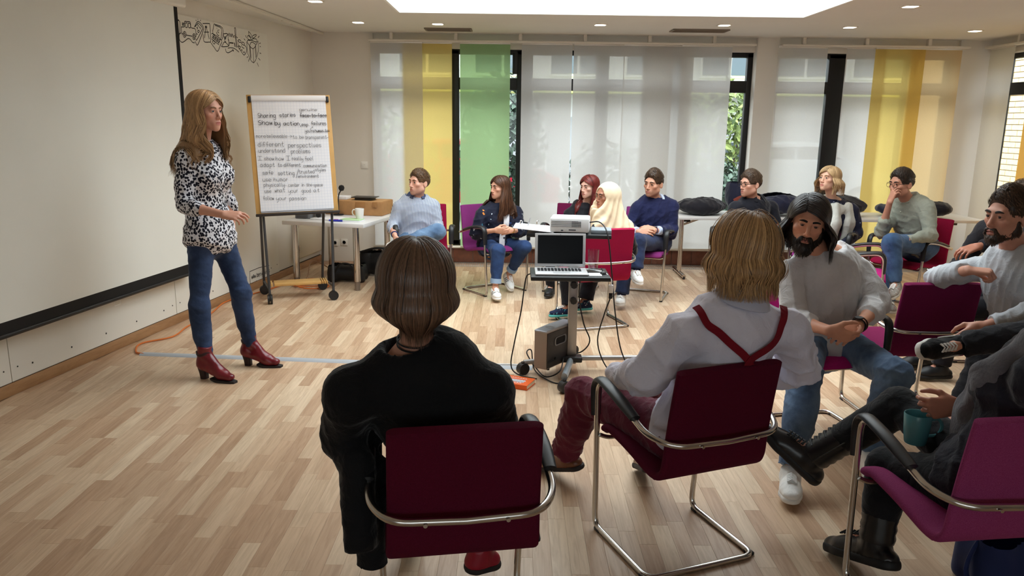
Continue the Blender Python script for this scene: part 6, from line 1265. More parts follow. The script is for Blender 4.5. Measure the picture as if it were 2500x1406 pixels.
# ------------------------------------------------------------------ cloth patterns
def cloth_mat(name, rgb, bump=.25, bs=260., var=.10, rough=.85, sheen=.15, wr=.45):
    """woven or knitted cloth: fine weave relief plus soft wrinkles"""
    if name in MATS: return MATS[name]
    n = N(name); c = L(rgb); p = n.pr(c, rough, 0, .2, sheen); co = n.coord('Object'); f = n.noise(co, 6., 4.)
    n.l(n.ramp(f, [(.3, tuple(x * (1 - var) for x in c[:3]) + (1,)), (.7, tuple(min(1, x * (1 + var)) for x in c[:3]) + (1,))]), p.inputs['Base Color'])
    b1 = n.n('ShaderNodeBump'); b1.inputs['Strength'].default_value = wr; b1.inputs['Distance'].default_value = .014; n.l(n.noise(co, 17., 3., .5, 1.4), b1.inputs['Height'])
    b2 = n.n('ShaderNodeBump'); b2.inputs['Strength'].default_value = bump; b2.inputs['Distance'].default_value = .002; n.l(n.noise(co, bs, 2.), b2.inputs['Height']); n.l(b1.outputs[0], b2.inputs['Normal']); n.l(b2.outputs[0], p.inputs['Normal'])
    MATS[name] = n.m; return n.m
def denim(name, a, b):
    if name in MATS: return MATS[name]
    n = N(name); p = n.pr(None, .85, 0, .2, .1); co = n.coord('Object'); f = n.noise(co, 7., 4., .6); g = n.noise(n.coord('Object', (1, 1, 3)), 500., 2.)
    n.l(n.mix(n.math('MULTIPLY', g, .35), n.ramp(f, [(.3, L(a)), (.68, L(b))]), L(b)), p.inputs['Base Color']); n.bump(n.noise(co, 46., 3.), .35, .006); MATS[name] = n.m; return n.m
def spots():
    n = N('spotted_blouse'); p = n.pr(None, .8, 0, .2, .1); co = n.coord('Object', (1, 1, .8)); v = n.n('ShaderNodeTexVoronoi'); v.inputs['Scale'].default_value = 74.; v.inputs['Randomness'].default_value = .9
    w_ = n.n('ShaderNodeVectorMath', operation='ADD'); nz = n.n('ShaderNodeTexNoise'); nz.inputs['Scale'].default_value = 30.; n.l(co, nz.inputs['Vector']); sc = n.n('ShaderNodeVectorMath', operation='SCALE'); sc.inputs['Scale'].default_value = .012; n.l(nz.outputs['Color'], sc.inputs[0]); n.l(co, w_.inputs[0]); n.l(sc.outputs[0], w_.inputs[1]); n.l(w_.outputs[0], v.inputs['Vector'])
    n.l(n.ramp(v.outputs['Distance'], [(.0, L((18, 18, 30))), (.47, L((24, 24, 38))), (.54, L((214, 214, 222))), (1, L((224, 224, 230)))]), p.inputs['Base Color']); n.bump(n.noise(co, 26., 3.), .3, .006); return n.m
def stripes():
    n = N('striped_shirt'); p = n.pr(None, .8, 0, .2, .1); a = n.n('ShaderNodeAttribute', attribute_name='uvx'); f = n.math('FRACT', n.math('MULTIPLY', a.outputs['Fac'], 95.))
    n.l(n.ramp(f, [(.0, L((214, 220, 232))), (.48, L((214, 220, 232))), (.56, L((84, 98, 132))), (.92, L((84, 98, 132))), (1, L((214, 220, 232)))]), p.inputs['Base Color']); n.bump(n.noise(n.coord('Object'), 28., 3.), .3, .006); return n.m
def floral(name, base, cols, scale, thr):
    n = N(name); p = n.pr(None, .75, 0, .25, .1); co = n.coord('Object'); w_ = n.n('ShaderNodeVectorMath', operation='ADD'); nz = n.n('ShaderNodeTexNoise'); nz.inputs['Scale'].default_value = 34.; nz.inputs['Detail'].default_value = 3.; n.l(co, nz.inputs['Vector']); sc = n.n('ShaderNodeVectorMath', operation='SCALE'); sc.inputs['Scale'].default_value = .05; n.l(nz.outputs['Color'], sc.inputs[0]); n.l(co, w_.inputs[0]); n.l(sc.outputs[0], w_.inputs[1])
    v = n.n('ShaderNodeTexVoronoi'); v.inputs['Scale'].default_value = scale; n.l(w_.outputs[0], v.inputs['Vector']); m = n.math('LESS_THAN', v.outputs['Distance'], thr); se = n.n('ShaderNodeSeparateColor'); n.l(v.outputs['Color'], se.inputs[0]); m = n.math('MULTIPLY', m, n.math('LESS_THAN', se.outputs[1], .66))
    k = len(cols); n.l(n.mix(m, L(base), n.ramp(se.outputs[0], [(i / k, L(c)) for i, c in enumerate(cols)], 'CONSTANT')), p.inputs['Base Color']); n.bump(n.noise(co, 30., 3.), .25, .006); return n.m
def striped_shoe():
    if 'sneaker_striped' in MATS: return MATS['sneaker_striped']
    n = N('sneaker_striped'); p = n.pr(None, .6, 0, .3); ux = n.n('ShaderNodeAttribute', attribute_name='uvx').outputs['Fac']; uz = n.n('ShaderNodeAttribute', attribute_name='uvz').outputs['Fac']
    q = n.math('ADD', ux, n.math('MULTIPLY', uz, -.55)); s = n.math('LESS_THAN', n.math('FRACT', n.math('MULTIPLY', q, 42.)), .42)
    for a_, op, b_ in ((q, 'GREATER_THAN', .045), (q, 'LESS_THAN', .117), (uz, 'GREATER_THAN', -.055), (uz, 'LESS_THAN', -.012)): s = n.math('MULTIPLY', s, n.math(op, a_, b_))
    n.l(n.mix(s, L((232, 231, 228)), L((26, 26, 34))), p.inputs['Base Color']); MATS['sneaker_striped'] = n.m; return n.m
H_ = lambda f, n, **k: dict(f=f, n=n, **k)
wsole = cloth_mat('sole_white', (226, 224, 220), .05); wup = cloth_mat('sneaker_white', (232, 231, 228), .08); lacew = cloth_mat('lace_white', (238, 238, 236), .1)
def snap(F, P_, off=.004, it=6):
    P_ = np.array(P_, float)
    for _ in range(it): P_ = P_ - F.grad(P_) * (F.sample(P_) - off)[:, None]
    return P_
def strap(p, name, P_, w_, th, m_, off=.004):
    """flat band lying on the shirt"""
    q = np.array([tuple(a) for a in catmull([tuple(x) for x in P_], 7)]); q = snap(p.F, q, off + .007); N0 = p.F.grad(q); T = np.gradient(q, axis=0); T /= np.linalg.norm(T, axis=1, keepdims=True); B = np.cross(T, N0); B /= np.linalg.norm(B, axis=1, keepdims=True)
    rings = [[tuple(a - b * w_ / 2), tuple(a - b * w_ / 2 + n_ * th), tuple(a + b * w_ / 2 + n_ * th), tuple(a + b * w_ / 2)] for a, b, n_ in zip(q, B, N0)]
    m = MB(); m.ring_loft(rings); return m.build(name, m_, p.root, True)
def watch(p, s, m_, t=.93, name='wristwatch', r=.030, face=None):
    e, w_ = p.j['e' + s], p.j['w' + s]; d = unit(w_ - e); c = e + (w_ - e) * t; x = unit(np.cross(d, (0, 0, 1))); y = np.cross(d, x); m = MB(); m.tube([tuple(c + (x * math.cos(a) + y * math.sin(a)) * r * p.S) for a in np.linspace(0, 6.283, 18, endpoint=False)], .006, 6, closed=True, flat=(1, .6)); o = m.build(name, m_, p.root, True)
    if face: f = -y if (-y)[2] > 0 else y; m = MB(); m.cyl(tuple(c + f * r * p.S), tuple(c + f * (r * p.S + .008)), .018, seg=14); m.build('watch_face', face, o, True)
# 1 the presenter
def P1():
    j = dict(pel=(-1.857, 4.680, 0.844), nb=(-1.885, 4.700, 1.393), hd=(-1.823, 4.660, 1.593), hf=(.93, -.37, .0), sr=(-1.921, 4.570, 1.311), sl=(-1.856, 4.830, 1.309), hipr=(-1.883, 4.600, 0.820), hipl=(-1.817, 4.760, 0.806), er=(-1.929, 4.500, 1.054), wr=(-1.647, 4.360, 1.021), el=(-1.830, 4.930, 1.027), wl=(-1.819, 4.950, 0.830), kr=(-1.891, 4.520, 0.449), ar=(-1.852, 4.470, 0.095), tr=(-1.655, 4.392, 0.020), kl=(-1.708, 4.720, 0.483), al=(-1.671, 4.740, 0.093), tl=(-1.470, 4.708, 0.020))
    p = Person('person with long wavy blond hair standing in spotted blouse before flip chart', j, 1.0, True, (214, 160, 138), (176, 92, 88), fat=.9)
    p.hands = dict(r=H_((1, -.05, -.05), (.1, .55, -.8), curl=[.35, .45, .5, .55], thumb=.6), l=H_((.05, -.1, -1), (-.6, -.4, 0), curl=.35)); p.body(); p.face((120, 84, 56), (90, 110, 120))
    p.top(spots(), .015, (1.05, 1.12), hem=.10, fold=.012, skirt=.05, cuff=.035, name='blouse', seed=2)
    dn = denim('jeans_blue', (26, 36, 60), (56, 74, 108)); p.trousers(dn, .002, end=.90, wide=.003, fold=.007)
    lea = mat('boot_oxblood', (108, 22, 34), .28, 0, .5, 0, .25, 14., .15, 120.); heelm = mat('heel_dark', (42, 24, 26), .5); solem = mat('sole_dark', (40, 34, 34), .7)
    for s in 'lr':
        a, t = p.j['a' + s], p.j['t' + s]; f = unit(V(t[0] - a[0], t[1] - a[1], 0)); x = np.cross(f, (0, 0, 1)); h = V(a[0], a[1], 0) - f * .035; Ln = (V(t[0], t[1], 0) - h) @ f
        F = SDF(np.minimum(h, t) - .1, np.maximum(h, t) + (.1, .1, .26), .0045); q = lambda u, z: h + f * u + V(0, 0, z)
        F.cone(q(.012, .105), q(.03, .21), .040, .043, .02, cap=True); F.ell(q(.005, .095), (.036, .036, .038), None, .02); F.cone(q(.01, .095), q(Ln * .62, .045), .037, .036, .02); F.cone(q(Ln * .60, .042), q(Ln - .04, .034), .037, .028, .02, (V(0, 0, 1), .8)); F.cone(q(.05, .14), q(Ln * .5, .07), .034, .030, .02); F.cut(q(0, .012), (0, 0, -1))
        F.cone(q(.055, .0), q(.10, .0), .045, .03, .01, None, True)
        v, fc = F.mesh(1); n_ = vnormals(v, fc); v = v + n_ * np.clip(wob(v, 5, 60, .003), -.004, .002)[:, None]; o = link_mesh('boot', np_mesh('boot', v, fc), lea, p.root, True)
        R_ = Matrix(np.stack([f, -x, V(0, 0, 1)], 1).tolist()); m = MB(); m.ring_loft([[tuple(q(.004 + u * k + dx, z) + x * v_ * k) for u, v_ in rrect(.050, .052, .014)] for z, k, dx in ((0, .82, .006), (.035, .88, .003), (.078, 1.15, .0))]); m.build('heel', heelm, o, True)
        m = MB(); n_ = 14; P_ = [(Ln * (.36 + .64 * i / n_), .038 * math.sin(min(1, (i / n_) * .5 + .42) * math.pi) ** .8 + .004) for i in range(n_ + 1)]; ol = [(u, w_) for u, w_ in P_] + [(u, -w_) for u, w_ in P_[::-1]]
        m.ring_loft([[tuple(q(u, z + .035 * max(0, (.52 - u / Ln)) * 2) + x * w_) for u, w_ in ol] for z in (0, .013)]); m.build('sole', solem, o, True)
        for z, k in ((.158, 1.), (.168, 1.02)): m = MB(); m.tube([tuple(q(.022, z + .006 * math.sin(3 * a_)) + (f * math.cos(a_) * .046 + x * math.sin(a_) * .044) * k) for a_ in np.linspace(0, 6.283, 20, endpoint=False)], .0035, 6, closed=True); m.build('ankle_strap', mat('strap_dark', (50, 34, 36), .4), o, True)
    p.long_hair(hair_mat('hair_golden', (96, 66, 42), (206, 166, 120)), .30, 122, .016, (-.006, .084, -.05),   .012, .020, 0, (.026, 34), 2600, .006, fwd=.015, push=p.F, jag=.16, lenf=lambda a: .30 + .05 * np.cos(np.radians(a * 1.2)), side_in=.022, name='long_hair')
P1()
# 2 man in striped shirt
def P2():
    j = dict(pel=(-0.899, 6.970, 0.459), nb=(-0.882, 7.000, 0.839), hd=(-0.845, 6.930, 1.004), hf=(-.66, -.75, .10), sr=(-1.021, 6.950, 0.779), sl=(-0.735, 7.020, 0.790), er=(-1.091, 6.900, 0.613), wr=(-1.030, 6.660, 0.571), el=(-0.681, 6.980, 0.608), wl=(-0.725, 6.760, 0.538), kr=(-.86, 6.52, .44), ar=(-.87, 6.45, .09), tr=(-.89, 6.27, .02), kl=(-0.646, 6.550, 0.621), al=(-0.904, 6.420, 0.546), tl=(-1.064, 6.400, 0.508))
    p = Person('person in blue striped shirt with crossed leg before the yellow curtain', j, .93, False, (222, 170, 148), (178, 108, 98)); p.hands = dict(r=H_((.1, -.5, -.9), (.9, .1, -.1), curl=.4), l=H_((-.6, -.7, -.3), (0, .2, -1), curl=.4)); p.body(beardtone=(150, 110, 90)); p.face((96, 66, 44), (90, 110, 120))
    p.top(stripes(), .014, 1.12, cuff=.03, fold=.010, hem=.10, seed=7); p.collar(mat('collar_navy', (70, 82, 118), .8), gap=44)
    p.trousers(denim('jeans_light', (58, 82, 116), (112, 138, 168)), .012, fold=.007); gm = cloth_mat('shoe_grey', (92, 92, 96), .3)
    for s in 'lr': p.sneaker(s, gm, wsole, lacew)
    sk_ = MB(); d = unit(p.j['al'] - p.j['kl']); sk_.tube([tuple(p.j['al'] - d * .05), tuple(p.j['al'] + d * .02)], .042, 12); sk_.build('sock', cloth_mat('sock_grey', (88, 90, 98)), p.root, True)
    watch(p, 'r', mat('strap_blue', (40, 48, 96), .6), .92, 'wristband'); p.short_hair(hair_mat('hair_brown', (44, 30, 20), (124, 90, 60)), .008, .016, 900, .026, (0, .3, .5), .083)
P2()
# 3 woman in floral jacket
def P3():
    j = dict(pel=(-0.169, 7.060, 0.423), nb=(-0.118, 7.060, 0.778), hd=(-0.123, 7.000, 0.967), hf=(-.78, -.62, .0), sr=(-0.269, 6.980, 0.725), sl=(0.022, 7.140, 0.729), er=(-0.333, 6.920, 0.557), wr=(-0.152, 6.760, 0.612), el=(0.061, 7.020, 0.574), wl=(-0.010, 6.800, 0.608), kr=(-0.124, 6.720, 0.435), ar=(-.15, 6.68, .10), tr=(-.12, 6.53, .02), kl=(0.111, 6.900, 0.441), al=(-.03, 7.10, .15), tl=(-.005, 6.96, .02))
    p = Person('person with long dark hair in navy floral jacket before the green curtain', j, .90, True, (222, 168, 142), (172, 88, 82)); p.hands = dict(r=H_((.85, -.25, -.05), (.3, .8, .2), curl=.4), l=H_((-.9, -.2, -.1), (.2, .8, -.2), curl=.45)); p.body(); p.face((48, 32, 24), (52, 34, 22), browh=.0048)
    p.top(floral('floral_jacket', (22, 26, 46), [(210, 220, 230), (60, 140, 160), (226, 140, 60), (200, 210, 220), (40, 60, 110)], 22., .22), .022, 1.35, name='jacket', cuff=.03, fold=.010, hem=.10, seed=9)
    tp_ = MB(); F = p.F; q = [p.j['pel'] + p.up * a * .9 + p.front * .13 for a in (.02, .1, .2, .3, .36)]; strap(p, 'white_top', q, .055, .006, cloth_mat('tee_white', (222, 224, 230)), .001)
    dn = denim('jeans_deep', (22, 36, 70), (50, 74, 116)); p.trousers(dn, .007, end=.80, wide=.003, fold=.006)
    for s in 'lr':
        k, a = p.j['k' + s], p.j['a' + s]; c = k + (a - k) * .79; d = unit(a - k); m = MB(); m.tube([tuple(c - d * .02), tuple(c + d * .022)], .050, 14); m.build('turn_up', denim('denim_pale', (120, 146, 180), (160, 182, 206)), p.root, True)
        p.sneaker(s, striped_shoe(), wsole, lacew, tall=-.004)
    p.long_hair(hair_mat('hair_darkbrown', (26, 15, 11), (96, 62, 42)), .26, 112, .012, (.0, .084, -.05), .02, .012, 0, (.009, 24), 1500, .006, fwd=.05, push=p.F, name='long_hair'); watch(p, 'l', mat('gold', (200, 160, 90), .3, 1.), .95, 'bracelet', .026)
P3()
# 4 red-haired woman
def P4():
    j = dict(pel=(.60, 7.19, .485), nb=(0.689, 7.200, 0.769), hd=(0.698, 7.120, 0.974), hf=(-.72, -.68, -.05), sr=(0.544, 7.140, 0.713), sl=(0.859, 7.260, 0.718), er=(0.467, 7.050, 0.529), wr=(0.605, 6.880, 0.518), el=(0.921, 7.200, 0.532), wl=(0.737, 6.900, 0.517), kr=(0.370, 6.800, 0.428), ar=(.36, 6.86, .09), tr=(.31, 6.72, .02), kl=(.72, 6.78, .43), al=(.70, 6.84, .09), tl=(.66, 6.68, .02))
    p = Person('person with long red hair in black behind the projector', j, .90, True, (232, 184, 164), (180, 96, 92)); p.hands = dict(r=H_((.5, -.8, -.2), (0, .2, -1)), l=H_((-.5, -.8, -.2), (0, .2, -1))); p.body(); p.face((80, 46, 40), (70, 60, 50))
    p.top(cloth_mat('knit_black', (28, 27, 32)), .016, 2., fold=.008, seed=12); p.trousers(cloth_mat('trousers_black', (26, 26, 32)), .012); bm = mat('shoe_black', (22, 22, 24), .5)
    for s in 'lr': p.sneaker(s, bm, bm)
    p.long_hair(hair_mat('hair_red', (52, 14, 16), (138, 54, 48)), .27, 112, .012, (.0, .084, -.05), .0, .008, 0, (.003, 20), 1300, .006, fwd=.05, push=p.F, name='long_hair')
P4()
# 5 woman in headscarf
def P5():
    j = dict(pel=(.66, 5.86, .485), nb=(0.760, 5.920, 0.812), hd=(0.718, 5.920, 1.001), hf=(-.88, -.48, .02), sl=(0.648, 5.800, 0.758), sr=(0.905, 6.020, 0.717), el=(0.596, 5.980, 0.569), wl=(.42, 6.22, .55), er=(0.983, 6.200, 0.537), wr=(.80, 6.40, .52), kl=(0.441, 6.120, 0.449), al=(.47, 6.04, .10), tl=(.30, 5.98, .02), kr=(.68, 6.32, .44), ar=(.61, 6.24, .10), tr=(.44, 6.20, .02))
    p = Person('person in cream headscarf and round glasses on the crimson chair', j, .88, True, (176, 122, 96), (156, 84, 76)); p.hands = dict(l=H_((-.2, .9, -.2), (0, 0, -1)), r=H_((-.3, .9, -.2), (0, 0, -1))); p.body(); p.face((52, 36, 30), (40, 28, 22)); p.glasses(mat('glasses_metal', (120, 96, 84), .3, .8), .021, .019, .0011)
    p.top(cloth_mat('tunic_dark', (26, 28, 36)), .006, 2., fold=.008, seed=14); p.trousers(cloth_mat('trousers_black', (26, 26, 32)), .016, wide=.02); bm = floral('runner_navy', (24, 36, 66), [(230, 235, 240), (60, 170, 180), (24, 36, 66)], 60., .28)
    for s in 'lr': p.sneaker(s, bm, mat('sole_teal', (90, 190, 190), .6), lacew)
    # headscarf
    F = SDF(p.j['hd'] - V(.30, .30, .36), p.j['hd'] + V(.30, .30, .2), .0075); W = p.W
    F.ell(W(0, -.022, .030), V(.094, .112, .104) * p.hs, p.R); F.cone(W(0, -.02, -.02), W(0, -.03, -.10), .092, .085, .05); F.cone(W(0, .02, -.08), W(0, .03, -.15), .066, .085, .04)
    for s in ('sl', 'sr'): F.cone(W(0, -.02, -.12), p.j[s] * .8 + p.j['nb'] * .2 + V(0, 0, -.0), .08, .078, .06)
    F.cone(W(0, -.04, -.12), p.j['nb'] - p.front * .07 - V(0, 0, .06), .085, .09, .05); F.cone(W(0, .03, -.13), p.j['nb'] + p.front * .07 - V(0, 0, .07), .08, .08, .05)
    F.ell(W(0, .105, -.014), V(.068, .090, .098) * p.hs, p.R, .008, True); F.cone(W(0, .02, -.02), W(0, .10, -.02), .060, .062, .01, None, True)
    F.cone(W(0, 0, -.02), W(0, -.0, -.13), .062, .05, .01, None, True)
    v, f = F.mesh(1); n_ = vnormals(v, f); u = (v - p.j['hd']) @ p.R; ang = np.arctan2(u[:, 0], u[:, 1]) ; drape = np.clip((.02 - u[:, 2]) / .1, 0, 1)
    v = v + n_ * (.007 * drape * np.sin(11 * ang + 46 * u[:, 2] + 1.5 * np.sin(u[:, 1] * 30)) + .007 * (creases(v, 6, 46.) - .3) * (.35 + .65 * drape))[:, None]
    link_mesh('headscarf', np_mesh('headscarf', v, f), mat('scarf_cream', (226, 204, 172), .75, 0, .25, .2, .04, 10., .2, 300), p.root, True)
    m = MB(); c = W(-.088, -.02, .06) ; m.lathe([(.001, -.004), (.005, 0), (.001, .004)], tuple(W(.095, .0, .05)), 8); m.build('scarf_pin', mat('pin_dark', (60, 60, 66), .3, .8), p.root, True)
P5()
# 6 man in navy sweater
def P6():
    j = dict(pel=(1.274, 6.950, 0.482), nb=(1.290, 7.020, 0.849), hd=(1.254, 6.930, 1.023), hf=(-.62, -.78, -.03), hu=(.08, 0, 1), sr=(1.126, 6.960, 0.801), sl=(1.449, 7.000, 0.816), er=(1.055, 6.900, 0.614), wr=(1.102, 6.660, 0.627), el=(1.443, 6.930, 0.596), wl=(1.240, 6.680, 0.641), kr=(0.994, 6.500, 0.508), ar=(0.937, 6.420, 0.108), tr=(0.907, 6.322, 0.020), kl=(1.059, 6.460, 0.571), al=(1.050, 6.400, 0.335), tl=(1.063, 6.240, 0.249))
    p = Person('person in navy sweater with clasped hands before the white curtains', j, .94, False, (206, 154, 128), (168, 100, 90)); p.hands = dict(r=H_((.75, -.6, .05), (.2, .8, -.4), curl=.5), l=H_((-.9, -.3, .05), (.2, .8, -.4), curl=.5)); p.body(beardtone=(130, 96, 78)); p.face((60, 42, 30), (50, 36, 26))
    p.top(cloth_mat('sweater_navy', (28, 32, 66), .2, 320), .014, 1.75, name='sweater', fold=.009, hem=.10, seed=17); p.collar(mat('collar_blue', (196, 210, 236), .8), gap=50, h=.036, r=.066)
    for s in 'lr': e, w_ = p.j['e' + s], p.j['w' + s]; d = unit(w_ - e); c = e + (w_ - e) * .80; m = MB(); m.tube([tuple(c - d * .03), tuple(c + d * .022)], [.040, .038], 14); m.build('shirt_cuff', mat('collar_blue', (196, 210, 236)), p.root, True)
    p.trousers(denim('chino_navy', (26, 34, 58), (48, 60, 92)), .012, fold=.006, end=.94)
    for s in 'lr': p.sneaker(s, wup, wsole, lacew); m = MB(); d = unit(p.j['a' + s] - p.j['k' + s]); m.tube([tuple(p.j['a' + s] - d * .06), tuple(p.j['a' + s] + d * .01)], .040, 12); m.build('sock', cloth_mat('sock_navy', (30, 36, 70)), p.root, True)
    watch(p, 'l', mat('strap_blue', (40, 48, 96)), .97, 'wristwatch', .028, chrome); p.short_hair(hair_mat('hair_dark', (28, 20, 15), (92, 68, 50)), .010, .024, 1000, .03, (.2, .2, .6), .086)
P6()
# 7 glasses man in black polo
def P7():
    j = dict(pel=(2.14, 7.0, .485), nb=(2.170, 6.970, 0.865), hd=(2.114, 6.900, 1.032), hf=(-.93, -.42, .0), sr=(1.992, 6.880, 0.821), sl=(2.367, 7.060, 0.813), er=(1.936, 6.800, 0.640), wr=(1.96, 6.65, .55), el=(2.420, 7.000, 0.618), wl=(2.25, 6.72, .55), kr=(1.85, 6.55, .44), ar=(1.85, 6.5, .09), tr=(1.8, 6.35, .02), kl=(2.05, 6.5, .44), al=(2.05, 6.45, .09), tl=(2.0, 6.3, .02))
    p = Person('person with black glasses in dark polo above the blonde head', j, .93, False, (212, 162, 140), (172, 104, 96)); p.hands = dict(r=H_((0, -1, -.2), (0, 0, -1)), l=H_((-.2, -1, -.2), (0, 0, -1))); p.body(beardtone=(120, 86, 66)); p.face((56, 40, 30), (60, 50, 40)); p.glasses(mat('glasses_black', (16, 16, 18), .3), .022, .017, .0022)
    p.top(cloth_mat('polo_black', (27, 28, 36)), .014, .8, name='polo_shirt', fold=.008, seed=19); p.collar(cloth_mat('polo_collar', (24, 25, 32)), gap=46); p.trousers(denim('chino_navy', (26, 34, 58), (48, 60, 92)), .012)
    for s in 'lr': p.sneaker(s, mat('shoe_black', (22, 22, 24)), mat('shoe_black', (22, 22, 24)))
    p.short_hair(hair_mat('hair_ash', (38, 28, 22), (104, 82, 64)), .010, .022, 1000, .03, (.2, .4, .6), .086)
P7()
# 8 blonde woman with scarf
def P8():
    j = dict(pel=(2.80, 6.88, .485), nb=(2.849, 6.840, 0.887), hd=(2.753, 6.760, 1.098), hf=(-.84, -.52, .14), sr=(2.679, 6.760, 0.822), sl=(3.062, 6.960, 0.811), er=(2.636, 6.700, 0.626), wr=(2.62, 6.5, .52), el=(3.110, 6.900, 0.603), wl=(2.78, 6.52, .52), kr=(2.5, 6.45, .44), ar=(2.48, 6.4, .09), tr=(2.42, 6.26, .02), kl=(2.72, 6.4, .44), al=(2.7, 6.36, .09), tl=(2.64, 6.22, .02))
    p = Person('person with blond bob and pale grey scarf above the long-haired man', j, .93, True, (230, 184, 158), (184, 104, 96)); p.hands = dict(r=H_((-.2, -1, -.1), (0, 0, -1)), l=H_((-.4, -1, -.1), (0, 0, -1))); p.body(); p.face((150, 112, 78), (90, 110, 120))
    p.top(floral('blouse_navy_print', (24, 28, 52), [(90, 110, 160), (160, 170, 200), (24, 28, 52)], 34., .2), .014, 2., name='blouse', fold=.008, seed=21); p.trousers(cloth_mat('trousers_black', (26, 26, 32)), .012)
    for s in 'lr': p.sneaker(s, mat('shoe_black', (22, 22, 24)), mat('shoe_black', (22, 22, 24)))
    F = SDF(p.j['nb'] - V(.3, .3, .5), p.j['nb'] + V(.3, .3, .15), .0085); c = p.j['nb'] + p.up * .0; ft, lt = p.front, p.lat
    ring = [c + (ft * math.cos(a) * .085 + lt * math.sin(a) * .10) + p.up * (-.02 - .025 * math.cos(a)) for a in np.linspace(0, 6.283, 13)]
    for a, b in zip(ring[:-1], ring[1:]): F.cone(a, b, .042, None, .02)
    for s, ln in ((-1, .42), (1, .40)): q = [c + ft * .10 + lt * s * .075 - p.up * .02, c + ft * .145 + lt * s * .085 - p.up * .16, c + ft * .15 + lt * s * .085 - p.up * ln]; F.cone(q[0], q[1], .048, .055, .03, (ft, .55)); F.cone(q[1], q[2], .055, .06, .03, (ft, .5), cap=True)
    v, f = F.mesh(1); n_ = vnormals(v, f); v = v + n_ * (.003 * np.sin(((v - c) @ lt) * 80 + wob(v, 3, 12, 2)) + .004 * (creases(v, 9, 44.) - .3))[:, None]; link_mesh('scarf', np_mesh('scarf', v, f), cloth_mat('scarf_grey', (206, 208, 202), .4, 200), p.root, True)
    p.long_hair(hair_mat('hair_blond', (122, 90, 58), (224, 190, 142)), .085, 122, .014, (-.02, .084, -.05), .03, .02, .0, (.010, 40), 1300, .0055, name='bob_hair', jag=.2)
P8()
# 9 grey shirt, hand at mouth
def P9():
    j = dict(pel=(3.447, 6.480, 0.563), nb=(3.351, 6.500, 0.922), hd=(3.216, 6.420, 1.085), hf=(-.93, -.36, -.02), sr=(3.283, 6.600, 0.851), sl=(3.408, 6.340, 0.900), er=(3.113, 6.450, 0.683), wr=(3.099, 6.340, 0.943), el=(3.405, 6.220, 0.689), wl=(3.154, 6.100, 0.668), kl=(2.992, 6.020, 0.665), al=(3.044, 5.980, 0.336), tl=(2.933, 5.820, 0.246), kr=(3.119, 6.250, 0.576), ar=(3.161, 6.280, 0.113), tr=(3.154, 6.171, 0.020))
    p = Person('person in grey shirt and glasses resting chin on hand', j, .96, False, (196, 142, 118), (160, 92, 84)); p.hands = dict(r=H_((.25, -.05, .95), (.85, .1, -.2), curl=[.25, .45, .6, .7]), l=H_((-.9, -.25, .0), (0, .1, -1), curl=.35)); p.body(beardtone=(130, 92, 74)); p.face((44, 30, 24), (50, 36, 26)); p.glasses(mat('glasses_brown', (44, 34, 28), .3), .021, .019, .0016)
    sm = cloth_mat('shirt_sage', (150, 154, 142), .25); p.top(sm, .015, (1.95, 1.42), cuff=.04, fold=.011, hem=.10, seed=23); p.collar(sm, gap=44, h=.036)
    for i in range(5): c = snap(p.F, [p.j['pel'] + p.up * (.08 + .085 * i) + p.front * .15], .002)[0]; m = MB(); m.lathe([(.001, -.004), (.006, 0), (.001, .004)], tuple(c), 8); m.build('button', mat('button_white', (226, 222, 214), .4), p.root, True)
    p.trousers(denim('jeans_mid', (38, 60, 94), (78, 106, 142)), .010, fold=.007, wide=.006); rm = floral('runner_grey', (150, 146, 140), [(200, 196, 190), (90, 84, 80), (150, 60, 66)], 60., .3)
    for s in 'lr': p.sneaker(s, rm, mat('sole_tread', (196, 192, 184), .7), lacew)
    watch(p, 'l', mat('strap_black', (24, 24, 26), .6), .93); p.short_hair(hair_mat('hair_black', (16, 13, 12), (70, 56, 46)), .010, .020, 1200, .032, (.3, -.2, .5), .090)
P9()
